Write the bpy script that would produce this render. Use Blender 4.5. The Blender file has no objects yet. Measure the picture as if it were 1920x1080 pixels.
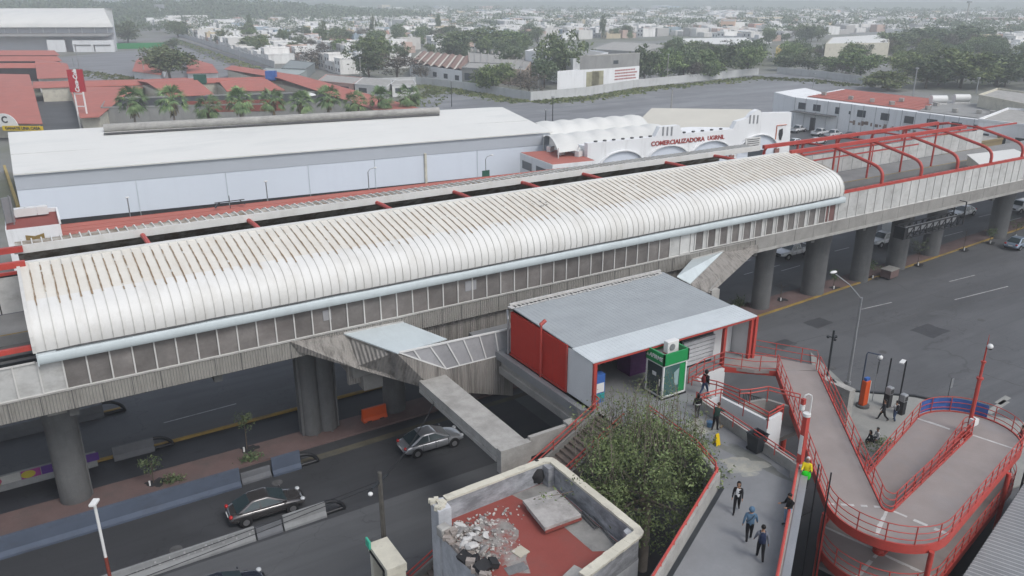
import bpy, bmesh, math, random
from mathutils import Vector, Matrix, noise
R = math.radians
rnd = random.Random(7)
sc = bpy.context.scene
C = sc.collection

# ---------------------------------------------------------------- camera geometry (metres; X along the viaduct, Y across it, away)
CAM_F, CAM_HY, CAM_YAW, CAM_H = 1500.0, -10.0, R(32.0), 30.0
TH = math.atan((540 - CAM_HY) / CAM_F)
CT, ST, CY, SY = math.cos(TH), math.sin(TH), math.cos(CAM_YAW), math.sin(CAM_YAW)
def ray(px, py):
    u = (px - 960) / CAM_F; v = (py - 540) / CAM_F
    x, y, z = u, CT - v * ST, -(v * CT + ST)
    return Vector((x * CY + y * SY, -x * SY + y * CY, z))
O = Vector((0, 0, CAM_H))
def P(px, py, z=0.0):
    r = ray(px, py); return O + r * ((z - CAM_H) / r.z)
def onY(px, py, Y):
    r = ray(px, py); return O + r * (Y / r.y)
def onX(px, py, X):
    r = ray(px, py); return O + r * (X / r.x)
def top_z(foot, px, py):
    r = ray(px, py); d = math.hypot(foot[0], foot[1]); return CAM_H + r.z * d / math.hypot(r.x, r.y)
def onplane(px, py, p0, n):
    r = ray(px, py); return O + r * ((p0 - O).dot(n) / r.dot(n))

# ---------------------------------------------------------------- objects
def tag(o, label=None, cat=None, group=None, kind=None):
    if label: o['label'] = label
    if cat: o['category'] = cat
    if group: o['group'] = group
    if kind: o['kind'] = kind
    return o
def thing(name, label, cat, loc=(0, 0, 0), group=None, rz=0):
    o = bpy.data.objects.new(name, None); C.objects.link(o)
    o.empty_display_size = 0.3; o.location = loc; o.rotation_euler = (0, 0, rz)
    return tag(o, label, cat, group)
def clone(o, parent=None, loc=None, rz=None, label=None, scale=None):
    c = o.copy(); C.objects.link(c)
    if parent is not None: c.parent = parent
    for ch in list(o.children): clone(ch, c)
    if loc is not None: c.location = loc
    if rz is not None: c.rotation_euler = (0, 0, rz)
    if scale is not None: c.scale = scale if hasattr(scale, '__len__') else (scale,) * 3
    if label: c['label'] = label
    return c

class MB:
    def __init__(s): s.v = []; s.f = []; s.m = []; s.mi = 0
    def add(s, vs, fs, mi=None):
        b = len(s.v); s.v += [tuple(v) for v in vs]
        k = s.mi if mi is None else mi
        for f in fs: s.f.append(tuple(i + b for i in f)); s.m.append(k)
        return s
    def box(s, x0, x1, y0, y1, z0, z1, mi=None):
        vs = [(x, y, z) for z in (z0, z1) for y in (y0, y1) for x in (x0, x1)]
        return s.add(vs, [(0, 2, 3, 1), (4, 5, 7, 6), (0, 1, 5, 4), (2, 6, 7, 3), (0, 4, 6, 2), (1, 3, 7, 5)], mi)
    def obox(s, c, d, rz=0, mi=None, M=None):
        M = M or (Matrix.Translation(c) @ Matrix.Rotation(rz, 4, 'Z'))
        hx, hy, hz = d[0] / 2, d[1] / 2, d[2] / 2
        vs = [M @ Vector((x, y, z)) for z in (-hz, hz) for y in (-hy, hy) for x in (-hx, hx)]
        return s.add(vs, [(0, 2, 3, 1), (4, 5, 7, 6), (0, 1, 5, 4), (2, 6, 7, 3), (0, 4, 6, 2), (1, 3, 7, 5)], mi)
    def face(s, *pts, mi=None): return s.add(pts, [tuple(range(len(pts)))], mi)
    def slab(s, pts, vec, mi=None):
        """polygon pts extruded by vec"""
        n = len(pts); vec = Vector(vec); q = [Vector(p) for p in pts]
        vs = q + [p + vec for p in q]
        fs = [tuple(range(n))[::-1], tuple(range(n, 2 * n))] + [(i, (i + 1) % n, n + (i + 1) % n, n + i) for i in range(n)]
        nm = Vector((0, 0, 0))
        for i in range(n): nm += q[i].cross(q[(i + 1) % n])
        if nm.dot(vec) < 0: fs = [f[::-1] for f in fs]
        return s.add(vs, fs, mi)
    def prism(s, poly, z0, z1, mi=None): return s.slab([(p[0], p[1], z0) for p in poly], (0, 0, z1 - z0), mi)
    def wall(s, path, t, z0, z1, mi=None):
        """vertical wall strips along a 2-D path, thickness t to the left of the direction"""
        for a, b in zip(path[:-1], path[1:]):
            a = Vector(a[:2]); b = Vector(b[:2]); d = (b - a).normalized(); n = Vector((-d.y, d.x)) * t
            s.prism([a, b, b + n, a + n], z0, z1, mi)
        return s
    def bar(s, a, b, w, h=None, mi=None, up=(0, 0, 1)):
        a = Vector(a); b = Vector(b); h = h or w; d = (b - a)
        if d.length < 1e-6: return s
        d.normalize(); up = Vector(up)
        if abs(d.dot(up)) > .99: up = Vector((1, 0, 0))
        sx = d.cross(up).normalized() * (w / 2); sz = d.cross(sx).normalized() * (h / 2)
        vs = [p + i * sx + j * sz for p in (a, b) for i, j in ((-1, -1), (1, -1), (1, 1), (-1, 1))]
        return s.add(vs, [(3, 2, 1, 0), (4, 5, 6, 7), (0, 1, 5, 4), (1, 2, 6, 5), (2, 3, 7, 6), (3, 0, 4, 7)], mi)
    def tube(s, pts, r, n=8, mi=None, caps=True):
        pts = [Vector(p) for p in pts]; rs = r if hasattr(r, '__len__') else [r] * len(pts)
        rings = []; prev = None
        for i, p in enumerate(pts):
            d = (pts[min(i + 1, len(pts) - 1)] - pts[max(i - 1, 0)]).normalized()
            if prev is None: u = d.orthogonal().normalized()
            else:
                u = prev - d * prev.dot(d)
                u = u.normalized() if u.length > 1e-6 else d.orthogonal().normalized()
            prev = u; w = d.cross(u)
            rings.append([p + (u * math.cos(2 * math.pi * k / n) + w * math.sin(2 * math.pi * k / n)) * rs[i] for k in range(n)])
        vs = [v for rg in rings for v in rg]; fs = []
        for i in range(len(pts) - 1):
            for k in range(n): fs.append((i * n + k, i * n + (k + 1) % n, (i + 1) * n + (k + 1) % n, (i + 1) * n + k))
        if caps: fs += [tuple(range(n))[::-1], tuple((len(pts) - 1) * n + k for k in range(n))]
        return s.add(vs, fs, mi)
    def cyl(s, c, r, h, n=16, mi=None, r2=None):
        c = Vector(c); return s.tube([c, c + Vector((0, 0, h))], [r, r if r2 is None else r2], n, mi)
    def loft(s, secs, closed=False, mi=None, caps=False):
        n = len(secs[0]); vs = [p for q in secs for p in q]; fs = []
        for i in range(len(secs) - 1):
            for k in range(n if closed else n - 1):
                fs.append((i * n + k, i * n + (k + 1) % n, (i + 1) * n + (k + 1) % n, (i + 1) * n + k))
        if caps: fs += [tuple(range(n))[::-1], tuple((len(secs) - 1) * n + k for k in range(n))]
        return s.add(vs, fs, mi)
    def ball(s, c, r, mi=None, nu=12, nv=8, sx=1, sy=1, sz=1):
        c = Vector(c); secs = []
        for j in range(nv + 1):
            t = math.pi * j / nv
            secs.append([c + Vector((sx * r * math.sin(t) * math.cos(2 * math.pi * k / nu), sy * r * math.sin(t) * math.sin(2 * math.pi * k / nu), -sz * r * math.cos(t))) for k in range(nu)])
        return s.loft(secs, True, mi)
    def islands(s):
        par = list(range(len(s.v)))
        def find(i):
            while par[i] != i: par[i] = par[par[i]]; i = par[i]
            return i
        for f in s.f:
            for k in f[1:]: par[find(k)] = find(f[0])
        out = {}
        for f, m in zip(s.f, s.m): out.setdefault(find(f[0]), []).append((f, m))
        res = []
        for fs in out.values():
            q = MB(); ix = {}
            for f, m in fs:
                for i in f:
                    if i not in ix: ix[i] = len(q.v); q.v.append(s.v[i])
                q.f.append(tuple(ix[i] for i in f)); q.m.append(m)
            res.append(q)
        return res
    def each(s, name, mats, parent=None, **k):
        return [q.build(name, mats, parent, **k) for q in s.islands()]
    def build(s, name, mats, parent=None, smooth=None, bevel=0):
        me = bpy.data.meshes.new(name); me.from_pydata(s.v, [], s.f)
        mats = mats if isinstance(mats, (list, tuple)) else [mats]
        for m in mats: me.materials.append(m)
        me.polygons.foreach_set('material_index', s.m)
        me.update()
        if smooth is not None:
            me.polygons.foreach_set('use_smooth', [True] * len(me.polygons))
            if smooth < 179:
                bm = bmesh.new(); bm.from_mesh(me)
                for e in bm.edges:
                    if len(e.link_faces) == 2 and e.calc_face_angle(0) > R(smooth): e.smooth = False
                bm.to_mesh(me); bm.free()
        o = bpy.data.objects.new(name, me); C.objects.link(o)
        if parent is not None:
            o.parent = parent
            if parent.parent is None: o.matrix_parent_inverse = Matrix.Translation(-parent.location)
            else: o.matrix_parent_inverse = Matrix.Identity(4)
        if bevel:
            b = o.modifiers.new('bevel', 'BEVEL'); b.width = bevel; b.segments = 1; b.limit_method = 'ANGLE'
        return o
def struct(mb, name, mat, **k): return tag(mb.build(name, mat, **k), kind='structure')
def sub(mb, name, mat, parent, **k):
    """sub-part: child of a part (the part itself sits at its thing's origin offset)"""
    o = mb.build(name, mat, None, **k); o.parent = parent; return o

# ---------------------------------------------------------------- materials
ALB = .86   # one scale on the surface colours, set together with the exposure
def newmat(name):
    m = bpy.data.materials.new(name); m.use_nodes = True
    nt = m.node_tree; b = nt.nodes['Principled BSDF']; return m, nt, b
def nd(nt, t, **k):
    n = nt.nodes.new(t)
    for a, v in k.items(): setattr(n, a, v)
    return n
def coords(nt, mode, scale):
    if mode == 'world': s = nd(nt, 'ShaderNodeNewGeometry').outputs['Position']
    else: s = nd(nt, 'ShaderNodeTexCoord').outputs['Object']
    mp = nd(nt, 'ShaderNodeMapping'); mp.inputs['Scale'].default_value = scale
    nt.links.new(s, mp.inputs['Vector']); return mp.outputs[0]
def nz(nt, vec, scale, detail=4, rough=.6, lo=0.3, hi=0.7):
    n = nd(nt, 'ShaderNodeTexNoise'); n.inputs['Scale'].default_value = scale; n.inputs['Detail'].default_value = detail; n.inputs['Roughness'].default_value = rough
    nt.links.new(vec, n.inputs['Vector'])
    r = nd(nt, 'ShaderNodeMapRange'); r.inputs[1].default_value = lo; r.inputs[2].default_value = hi
    nt.links.new(n.outputs['Fac'], r.inputs[0]); return r.outputs[0]
def mix(nt, fac, a, b, blend='MIX'):
    n = nd(nt, 'ShaderNodeMix', data_type='RGBA', blend_type=blend)
    for i, v in ((0, fac), (6, a), (7, b)):
        if hasattr(v, 'is_linked'): nt.links.new(v, n.inputs[i])
        elif i == 0: n.inputs[0].default_value = v
        else: n.inputs[i].default_value = (*v[:3], 1)
    return n.outputs[2]
def math_(nt, op, a, b=None, clamp=False):
    n = nd(nt, 'ShaderNodeMath', operation=op); n.use_clamp = clamp
    for i, v in enumerate((a, b)):
        if v is None: continue
        if hasattr(v, 'is_linked'): nt.links.new(v, n.inputs[i])
        else: n.inputs[i].default_value = v
    return n.outputs[0]
def mul(c, k): return tuple(min(1, x * k) for x in c[:3])
def mat(name, col, rough=.8, var=.18, scale=1.5, fine=12, metal=0, mode='world', dirt=None, dirt_scale=(.4, .4, .4), dirt_lo=.5, dirt_hi=.75, dirt_amt=.8,
        streak=None, streak_scale=(2.5, 2.5, .18), streak_amt=.7, streak_lo=.5, bump=0, bump_scale=20, objvar=0, spec=.3, coat=0, wave=None, islandvar=0):
    m, nt, b = newmat(name); col = mul(col, ALB); dirt = mul(dirt, ALB) if dirt else None; streak = mul(streak, ALB) if streak else None
    v1 = coords(nt, mode, (1, 1, 1))
    f1 = nz(nt, v1, scale, 5, .65); f2 = nz(nt, v1, fine, 3, .6)
    c = mix(nt, f1, mul(col, 1 - var), mul(col, 1 + var))
    c = mix(nt, math_(nt, 'MULTIPLY', f2, .35), c, mul(col, 1 - 1.2 * var))
    if dirt is not None:
        f = nz(nt, coords(nt, mode, dirt_scale), 1, 6, .7, dirt_lo, dirt_hi)
        c = mix(nt, math_(nt, 'MULTIPLY', f, dirt_amt, True), c, dirt)
    if streak is not None:
        f = nz(nt, coords(nt, mode, streak_scale), 1, 5, .75, streak_lo, streak_lo + .25)
        c = mix(nt, math_(nt, 'MULTIPLY', f, streak_amt, True), c, streak)
    if wave is not None:   # (axis scale per metre, dark amount): vertical fluting cut in the surface
        sx = nd(nt, 'ShaderNodeSeparateXYZ'); nt.links.new(v1, sx.inputs[0])
        w = math_(nt, 'SINE', math_(nt, 'MULTIPLY', math_(nt, 'ADD', sx.outputs[wave[2] if len(wave) > 2 else 0], 0), wave[0] * 2 * math.pi))
        bw = nd(nt, 'ShaderNodeBump'); bw.inputs['Strength'].default_value = wave[1]; bw.inputs['Distance'].default_value = .05
        nt.links.new(w, bw.inputs['Height']); nt.links.new(bw.outputs[0], b.inputs['Normal'])
    if objvar:
        oi = nd(nt, 'ShaderNodeObjectInfo')
        k = nd(nt, 'ShaderNodeMapRange'); k.inputs[3].default_value = 1 - objvar; k.inputs[4].default_value = 1 + objvar
        nt.links.new(oi.outputs['Random'], k.inputs[0])
        hs = nd(nt, 'ShaderNodeHueSaturation'); nt.links.new(k.outputs[0], hs.inputs['Value']); nt.links.new(c, hs.inputs['Color']); c = hs.outputs[0]
    if islandvar:
        gi = nd(nt, 'ShaderNodeNewGeometry')
        k = nd(nt, 'ShaderNodeMapRange'); k.inputs[3].default_value = 1 - islandvar; k.inputs[4].default_value = 1 + islandvar
        nt.links.new(gi.outputs['Random Per Island'], k.inputs[0])
        hs = nd(nt, 'ShaderNodeHueSaturation'); nt.links.new(k.outputs[0], hs.inputs['Value']); nt.links.new(c, hs.inputs['Color']); c = hs.outputs[0]
    nt.links.new(c, b.inputs['Base Color'])
    b.inputs['Roughness'].default_value = rough; b.inputs['Metallic'].default_value = metal
    b.inputs['Specular IOR Level'].default_value = spec; b.inputs['Coat Weight'].default_value = coat
    if bump and wave is None:
        bp = nd(nt, 'ShaderNodeBump'); bp.inputs['Strength'].default_value = bump; bp.inputs['Distance'].default_value = .05
        n = nd(nt, 'ShaderNodeTexNoise'); n.inputs['Scale'].default_value = bump_scale; n.inputs['Detail'].default_value = 4
        nt.links.new(v1, n.inputs['Vector']); nt.links.new(n.outputs['Fac'], bp.inputs['Height']); nt.links.new(bp.outputs[0], b.inputs['Normal'])
    return m
M = {}
M['red'] = mat('red_paint', (.47, .062, .048), .5, .15, .8, 9, dirt=(.22, .05, .035), dirt_scale=(.7, .7, .7), dirt_amt=.5, spec=.4)
M['redwall'] = mat('red_wall', (.47, .03, .018), .65, .12, .5, 8, streak=(.2, .035, .03), streak_amt=.35)
M['conc'] = mat('concrete', (.30, .29, .27), .9, .16, .7, 9, dirt=(.13, .125, .115), dirt_scale=(.5, .5, .5), dirt_amt=.55, bump=.2, bump_scale=15)
M['conc_light'] = mat('pale_concrete', (.39, .38, .355), .9, .22, 1.3, 14, dirt=(.2, .19, .17), dirt_scale=(.45, .45, .45), dirt_amt=.6, bump=.15)
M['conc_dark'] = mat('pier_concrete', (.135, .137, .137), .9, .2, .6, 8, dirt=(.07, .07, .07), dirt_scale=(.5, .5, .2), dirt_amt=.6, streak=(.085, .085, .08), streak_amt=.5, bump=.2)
M['flute'] = mat('fluted_concrete', (.31, .29, .265), .92, .12, .6, 8, streak=(.06, .055, .05), streak_scale=(2.2, 1.2, .14), streak_lo=.47, streak_amt=.85, wave=(5.5, .55))
M['flute2'] = mat('fluted_parapet', (.33, .315, .285), .92, .12, .6, 8, streak=(.12, .11, .10), streak_scale=(2.2, 1.2, .2), streak_lo=.52, streak_amt=.6, wave=(6.0, .8))
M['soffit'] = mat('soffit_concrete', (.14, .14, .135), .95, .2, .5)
M['roofwhite'] = mat('white_sheet_roof', (.70, .695, .665), .55, .05, .35, 5, dirt=(.50, .48, .43), dirt_scale=(.6, .25, .4), dirt_lo=.48, dirt_hi=.8, dirt_amt=.7)
M['rust'] = mat('rust_stain', (.28, .20, .125), .95, .4, 2.5, 10, dirt=(.56, .51, .43), dirt_scale=(2.0, 1.1, 1.2), dirt_lo=.50, dirt_hi=.68, dirt_amt=.95)
M['roofworn'] = mat('weathered_cream_sheet', (.70, .672, .605), .65, .07, .5, 5, dirt=(.58, .52, .43), dirt_scale=(1.2, .3, .5), dirt_lo=.46, dirt_hi=.78, dirt_amt=.6)
M['seam'] = mat('roof_seam', (.52, .51, .48), .6, .12, 1, 6)
M['fascia'] = mat('pale_blue_fascia', (.56, .62, .63), .5, .07, .5, 6, dirt=(.42, .46, .47), dirt_scale=(1.2, .5, .5), dirt_amt=.5)
M['frame'] = mat('white_frame', (.62, .61, .58), .55, .12, 1, 8)
M['gutter'] = mat('gutter_dark', (.10, .10, .10), .8, .3, 2)
M['panel'] = mat('grimy_screen', (.205, .19, .178), .65, .3, .55, 5, dirt=(.11, .092, .085), dirt_scale=(.5, .5, 1.1), dirt_lo=.42, dirt_hi=.75, dirt_amt=.75, objvar=.22, spec=.35)
M['panel_clean'] = mat('pale_screen', (.54, .54, .52), .6, .16, .7, 6, dirt=(.25, .23, .21), dirt_scale=(.6, .6, 1.2), dirt_amt=.6, objvar=.12)
M['panel_red'] = mat('reddish_screen', (.19, .10, .09), .6, .25, .7, 6)
M['panel_grey'] = mat('grey_screen', (.36, .36, .37), .6, .14, .9, 12, dirt=(.26, .26, .26), dirt_scale=(.8, .8, .8), objvar=.08)
M['platform'] = mat('platform_floor', (.25, .25, .245), .85, .12, .8)
M['platform_light'] = mat('pale_blue_floor', (.46, .50, .53), .8, .1, .8)
M['black'] = mat('black_void', (.012, .012, .013), .9, .2)
M['hallroof'] = mat('grey_sheet_roof', (.35, .375, .385), .6, .08, .5, 7, dirt=(.28, .30, .31), dirt_scale=(.3, .9, .5), dirt_amt=.6)
M['hallroof_lite'] = mat('pale_sheet_roof', (.58, .62, .63), .5, .06, .5, 7, dirt=(.40, .43, .45), dirt_scale=(.3, .9, .5), dirt_amt=.5)
M['whitewall'] = mat('white_wall', (.66, .67, .67), .8, .06, .4, 5, streak=(.40, .40, .39), streak_amt=.35, streak_lo=.55)
M['cream'] = mat('cream_cap', (.62, .59, .49), .85, .12, .8, 7, dirt=(.30, .28, .25), dirt_scale=(.9, .9, .9), dirt_lo=.55, dirt_amt=.7)
M['plaza'] = mat('plaza_screed', (.235, .24, .245), .55, .14, .45, 6, dirt=(.175, .18, .185), dirt_scale=(.35, .35, .35), dirt_amt=.6, streak=None, spec=.45)
M['ramp'] = mat('ramp_screed', (.30, .262, .245), .85, .12, .5, 8, dirt=(.25, .25, .26), dirt_scale=(.3, .3, .3), dirt_amt=.6)
M['joint'] = mat('white_mortar_joint', (.52, .51, .49), .85, .2, 3)
M['whitepaint'] = mat('white_paint', (.72, .72, .70), .5, .06, .8)
M['blackpaint'] = mat('black_paint', (.022, .023, .026), .45, .2)
M['greymetal'] = mat('galvanised_steel', (.36, .37, .38), .45, .1, .8, metal=.5)
M['darkmetal'] = mat('dark_steel', (.05, .055, .06), .5, .2, metal=.3)
M['green'] = mat('green_cladding', (.01, .27, .075), .4, .06, .6, spec=.5)
M['blue'] = mat('blue_sheet', (.045, .13, .40), .55, .15, .8)
M['orange'] = mat('orange_plastic', (.62, .085, .012), .5, .12, 1, dirt=(.35, .07, .03), dirt_scale=(1, 1, 1), dirt_amt=.5)
M['yellowplastic'] = mat('yellow_plastic', (.72, .50, .01), .45, .06)
M['bin'] = mat('charcoal_plastic', (.032, .036, .042), .5, .2, 2)
def glass(name, col=(.03, .045, .05), rough=.08, spec=.6):
    m, nt, b = newmat(name); b.inputs['Base Color'].default_value = (*col, 1); b.inputs['Roughness'].default_value = rough; b.inputs['Specular IOR Level'].default_value = spec
    n = nd(nt, 'ShaderNodeTexNoise'); n.inputs['Scale'].default_value = 2
    r = nd(nt, 'ShaderNodeMapRange'); r.inputs[3].default_value = rough * .7; r.inputs[4].default_value = rough * 1.6; nt.links.new(n.outputs[0], r.inputs[0]); nt.links.new(r.outputs[0], b.inputs['Roughness'])
    return m
M['glass'] = glass('dark_glass')
M['glass_booth'] = glass('booth_glass', (.05, .11, .105))
M['lens'] = glass('black_lens', (.01, .01, .012), .15)
def road_mat(name, col, speck=.12, lane=None):
    m, nt, b = newmat(name); col = mul(col, ALB)
    v = coords(nt, 'world', (1, 1, 1))
    big = nz(nt, coords(nt, 'world', (.02, .12, 1)), 1, 4, .6, .35, .65)         # worn along the travel direction
    mid = nz(nt, coords(nt, 'world', (.12, .5, 1)), 1, 5, .7, .4, .7)
    fine = nz(nt, v, 9, 3, .7, .3, .75)
    patch = nz(nt, coords(nt, 'world', (.09, .13, 1)), 1, 3, .5, .56, .60)
    c = mix(nt, big, mul(col, .74), mul(col, 1.28)); skid = nz(nt, coords(nt, 'world', (.012, 1.6, 1)), 1, 3, .6, .5, .75); c = mix(nt, math_(nt, 'MULTIPLY', skid, .45), c, mul(col, .6)); oil = nz(nt, coords(nt, 'world', (.35, .6, 1)), 1, 4, .6, .66, .74); c = mix(nt, math_(nt, 'MULTIPLY', oil, .6), c, mul(col, .45)); c = mix(nt, math_(nt, 'MULTIPLY', mid, .5), c, mul(col, .62))
    c = mix(nt, math_(nt, 'MULTIPLY', patch, .35), c, mul(col, 1.35))
    c = mix(nt, math_(nt, 'MULTIPLY', fine, .4), c, mul(col, .75))
    vo = nd(nt, 'ShaderNodeTexVoronoi', feature='DISTANCE_TO_EDGE'); vo.inputs['Scale'].default_value = .11
    wv = nd(nt, 'ShaderNodeTexNoise'); wv.inputs['Scale'].default_value = .35; wv.inputs['Detail'].default_value = 5
    nt.links.new(v, wv.inputs['Vector'])
    va = nd(nt, 'ShaderNodeVectorMath', operation='MULTIPLY_ADD'); va.inputs[1].default_value = (9, 9, 0)
    nt.links.new(wv.outputs['Color'], va.inputs[0]); nt.links.new(v, va.inputs[2]); nt.links.new(va.outputs[0], vo.inputs['Vector'])
    cr = nd(nt, 'ShaderNodeMapRange'); cr.inputs[1].default_value = .0; cr.inputs[2].default_value = .007; cr.inputs[3].default_value = .55; cr.inputs[4].default_value = 0
    nt.links.new(vo.outputs['Distance'], cr.inputs[0])
    c = mix(nt, cr.outputs[0], c, mul(col, .45))
    nt.links.new(c, b.inputs['Base Color']); b.inputs['Roughness'].default_value = .72; b.inputs['Specular IOR Level'].default_value = .35
    bp = nd(nt, 'ShaderNodeBump'); bp.inputs['Strength'].default_value = .2; bp.inputs['Distance'].default_value = .02
    n = nd(nt, 'ShaderNodeTexNoise'); n.inputs['Scale'].default_value = 30; nt.links.new(v, n.inputs['Vector']); nt.links.new(n.outputs[0], bp.inputs['Height']); nt.links.new(bp.outputs[0], b.inputs['Normal'])
    return m
M['asphalt'] = road_mat('asphalt', (.054, .056, .061))
M['asphalt_lane'] = road_mat('dark_lane_asphalt', (.031, .033, .040))
M['asphalt_old'] = road_mat('old_pale_asphalt', (.105, .108, .113))
M['lot'] = road_mat('parking_lot_asphalt', (.225, .23, .238))
M['asphalt_far'] = road_mat('grey_avenue_asphalt', (.105, .108, .113))
def ground_mat():
    m, nt, b = newmat('town_ground')
    f = nz(nt, coords(nt, 'world', (.012, .012, 1)), 1, 6, .7, .42, .6); g = nz(nt, coords(nt, 'world', (.15, .15, 1)), 1, 4, .7)
    c = mix(nt, f, (.21, .21, .205), (.13, .14, .09)); c = mix(nt, math_(nt, 'MULTIPLY', g, .5), c, (.10, .10, .095))
    nt.links.new(c, b.inputs['Base Color']); b.inputs['Roughness'].default_value = .95; return m
M['ground'] = ground_mat()
M['grass'] = mat('dry_grass', (.085, .095, .035), .95, .35, .3, 3, dirt=(.16, .145, .075), dirt_scale=(.12, .12, 1), dirt_amt=.8)
M['paver'] = mat('reddish_pavers', (.155, .105, .098), .9, .18, .6, 7, dirt=(.10, .088, .082), dirt_scale=(.4, .4, .4), dirt_amt=.8)
M['yellow'] = mat('worn_yellow_paint', (.33, .215, .05), .8, .25, .8, 8, dirt=(.12, .10, .07), dirt_scale=(.5, .9, 1), dirt_lo=.42, dirt_amt=.8)
M['yellowband'] = mat('faded_yellow_dust', (.12, .108, .075), .85, .3, .7, 8, dirt=(.07, .07, .07), dirt_scale=(.3, .9, 1), dirt_lo=.4, dirt_amt=.8)
M['lane_white'] = mat('lane_paint', (.42, .42, .42), .7, .2, 1, 10, dirt=(.1, .1, .1), dirt_scale=(1.3, 1.3, 1), dirt_lo=.5, dirt_amt=.8)
M['bluewall'] = mat('bluish_barrier', (.085, .105, .145), .8, .15, .5, 8, dirt=(.06, .066, .08), dirt_scale=(.4, .4, 1), dirt_amt=.7, bump=.1)
M['apron'] = mat('apron_concrete', (.30, .30, .28), .9, .12, .35, 6, dirt=(.17, .17, .165), dirt_scale=(.3, .3, .3), dirt_lo=.52, dirt_amt=.7)
M['redroof'] = mat('red_roof_sheet', (.44, .145, .112), .75, .12, .35, 4, dirt=(.34, .15, .125), dirt_scale=(.25, .25, .25), dirt_amt=.7)
M['redroof2'] = mat('red_membrane', (.27, .068, .055), .8, .1, .5, 6, dirt=(.20, .075, .062), dirt_scale=(.5, .5, .5), dirt_amt=.7)
M['whitebldg'] = mat('white_facade', (.82, .83, .83), .8, .05, .1, 2, streak=(.45, .44, .42), streak_scale=(.7, .7, .1), streak_amt=.5, streak_lo=.52)
M['whbig'] = mat('blue_white_sheet_wall', (.70, .75, .82), .55, .03, .06, 1.5, streak=(.64, .68, .75), streak_scale=(.5, .5, .02), streak_amt=.5)
M['whroof'] = mat('white_membrane_roof', (.72, .715, .675), .6, .04, .08, 1.5, dirt=(.60, .61, .58), dirt_scale=(.05, .25, .1), dirt_amt=.9)
M['beigeroof'] = mat('beige_sheet_roof', (.60, .575, .50), .7, .05, .2, 3)
M['tan'] = mat('tan_wall', (.30, .235, .13), .85, .1, .3)
M['greywall'] = mat('rough_grey_wall', (.30, .30, .29), .9, .15, .3, 4, streak=(.19, .19, .18), streak_scale=(.8, .8, .08), streak_amt=.6)
M['window'] = glass('window_glass', (.05, .06, .07), .2, .5)
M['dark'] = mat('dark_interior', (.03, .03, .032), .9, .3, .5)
def leaf_mat(name, col, col2, rough=.65, vlo=.72, vhi=1.25):
    m, nt, b = newmat(name)
    gi = nd(nt, 'ShaderNodeNewGeometry'); oi = nd(nt, 'ShaderNodeObjectInfo')
    c = mix(nt, gi.outputs['Random Per Island'], col, col2)
    k = nd(nt, 'ShaderNodeMapRange'); k.inputs[3].default_value = .75; k.inputs[4].default_value = 1.25; nt.links.new(oi.outputs['Random'], k.inputs[0])
    f = nz(nt, coords(nt, 'world', (1, 1, 1)), .7, 2, .5, .3, .7)
    k2 = nd(nt, 'ShaderNodeMapRange'); k2.inputs[3].default_value = vlo; k2.inputs[4].default_value = vhi; nt.links.new(f, k2.inputs[0])
    hs = nd(nt, 'ShaderNodeHueSaturation'); nt.links.new(math_(nt, 'MULTIPLY', k.outputs[0], k2.outputs[0]), hs.inputs['Value'])
    h2 = nd(nt, 'ShaderNodeMapRange'); h2.inputs[3].default_value = .485; h2.inputs[4].default_value = .515; nt.links.new(math_(nt, 'FRACT', math_(nt, 'MULTIPLY', oi.outputs['Random'], 7.3)), h2.inputs[0]); nt.links.new(h2.outputs[0], hs.inputs['Hue'])
    nt.links.new(c, hs.inputs['Color']); nt.links.new(hs.outputs[0], b.inputs['Base Color'])
    b.inputs['Roughness'].default_value = rough; b.inputs['Specular IOR Level'].default_value = .2
    return m
M['leaf'] = leaf_mat('leaf_green', (.08, .125, .05), (.20, .25, .10))
M['leaf_near'] = leaf_mat('leaf_near', (.078, .112, .048), (.18, .225, .095), vlo=.5, vhi=1.45)
M['leaf_dark'] = leaf_mat('leaf_dark', (.06, .092, .048), (.15, .185, .09))
M['leaf_brown'] = leaf_mat('leaf_brownish', (.075, .068, .055), (.15, .135, .10))
M['leaf_palm'] = leaf_mat('leaf_palm', (.085, .14, .06), (.22, .30, .13))
M['leaf_dry'] = leaf_mat('leaf_dry', (.10, .075, .04), (.17, .13, .075))
M['bark'] = mat('bark', (.11, .085, .065), .95, .25, 2, mode='object')
M['bark_pale'] = mat('pale_bark', (.20, .17, .14), .95, .25, 2, mode='object')
def cloth(name, col, rough=.85, var=.15): return mat(name, col, rough, var, 6, 30, mode='object', spec=.2)

# text as mesh
def text_mesh(name, s, size, mat_, parent, M4, ext=.02, shear=0, align='CENTER', bold=0):
    cu = bpy.data.curves.new('lettering', 'FONT'); cu.body = s; cu.size = size; cu.extrude = ext; cu.shear = shear; cu.align_x = align; cu.align_y = 'CENTER'; cu.offset = bold; cu.resolution_u = 3
    t = bpy.data.objects.new('tmp', cu); C.objects.link(t)
    dg = bpy.context.evaluated_depsgraph_get(); me = bpy.data.meshes.new_from_object(t.evaluated_get(dg))
    bpy.data.objects.remove(t); bpy.data.curves.remove(cu)
    me.name = name; me.transform(M4); me.materials.clear(); me.materials.append(mat_)
    o = bpy.data.objects.new(name, me); C.objects.link(o)
    if parent is not None:
        o.parent = parent
        if parent.parent is None: o.matrix_parent_inverse = Matrix.Translation(-parent.location)
    return o
def face_frame(p, right, up):
    right = Vector(right).normalized(); up = Vector(up).normalized(); n = right.cross(up)
    m = Matrix((right, up, n)).transposed().to_4x4(); m.translation = Vector(p); return m

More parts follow.
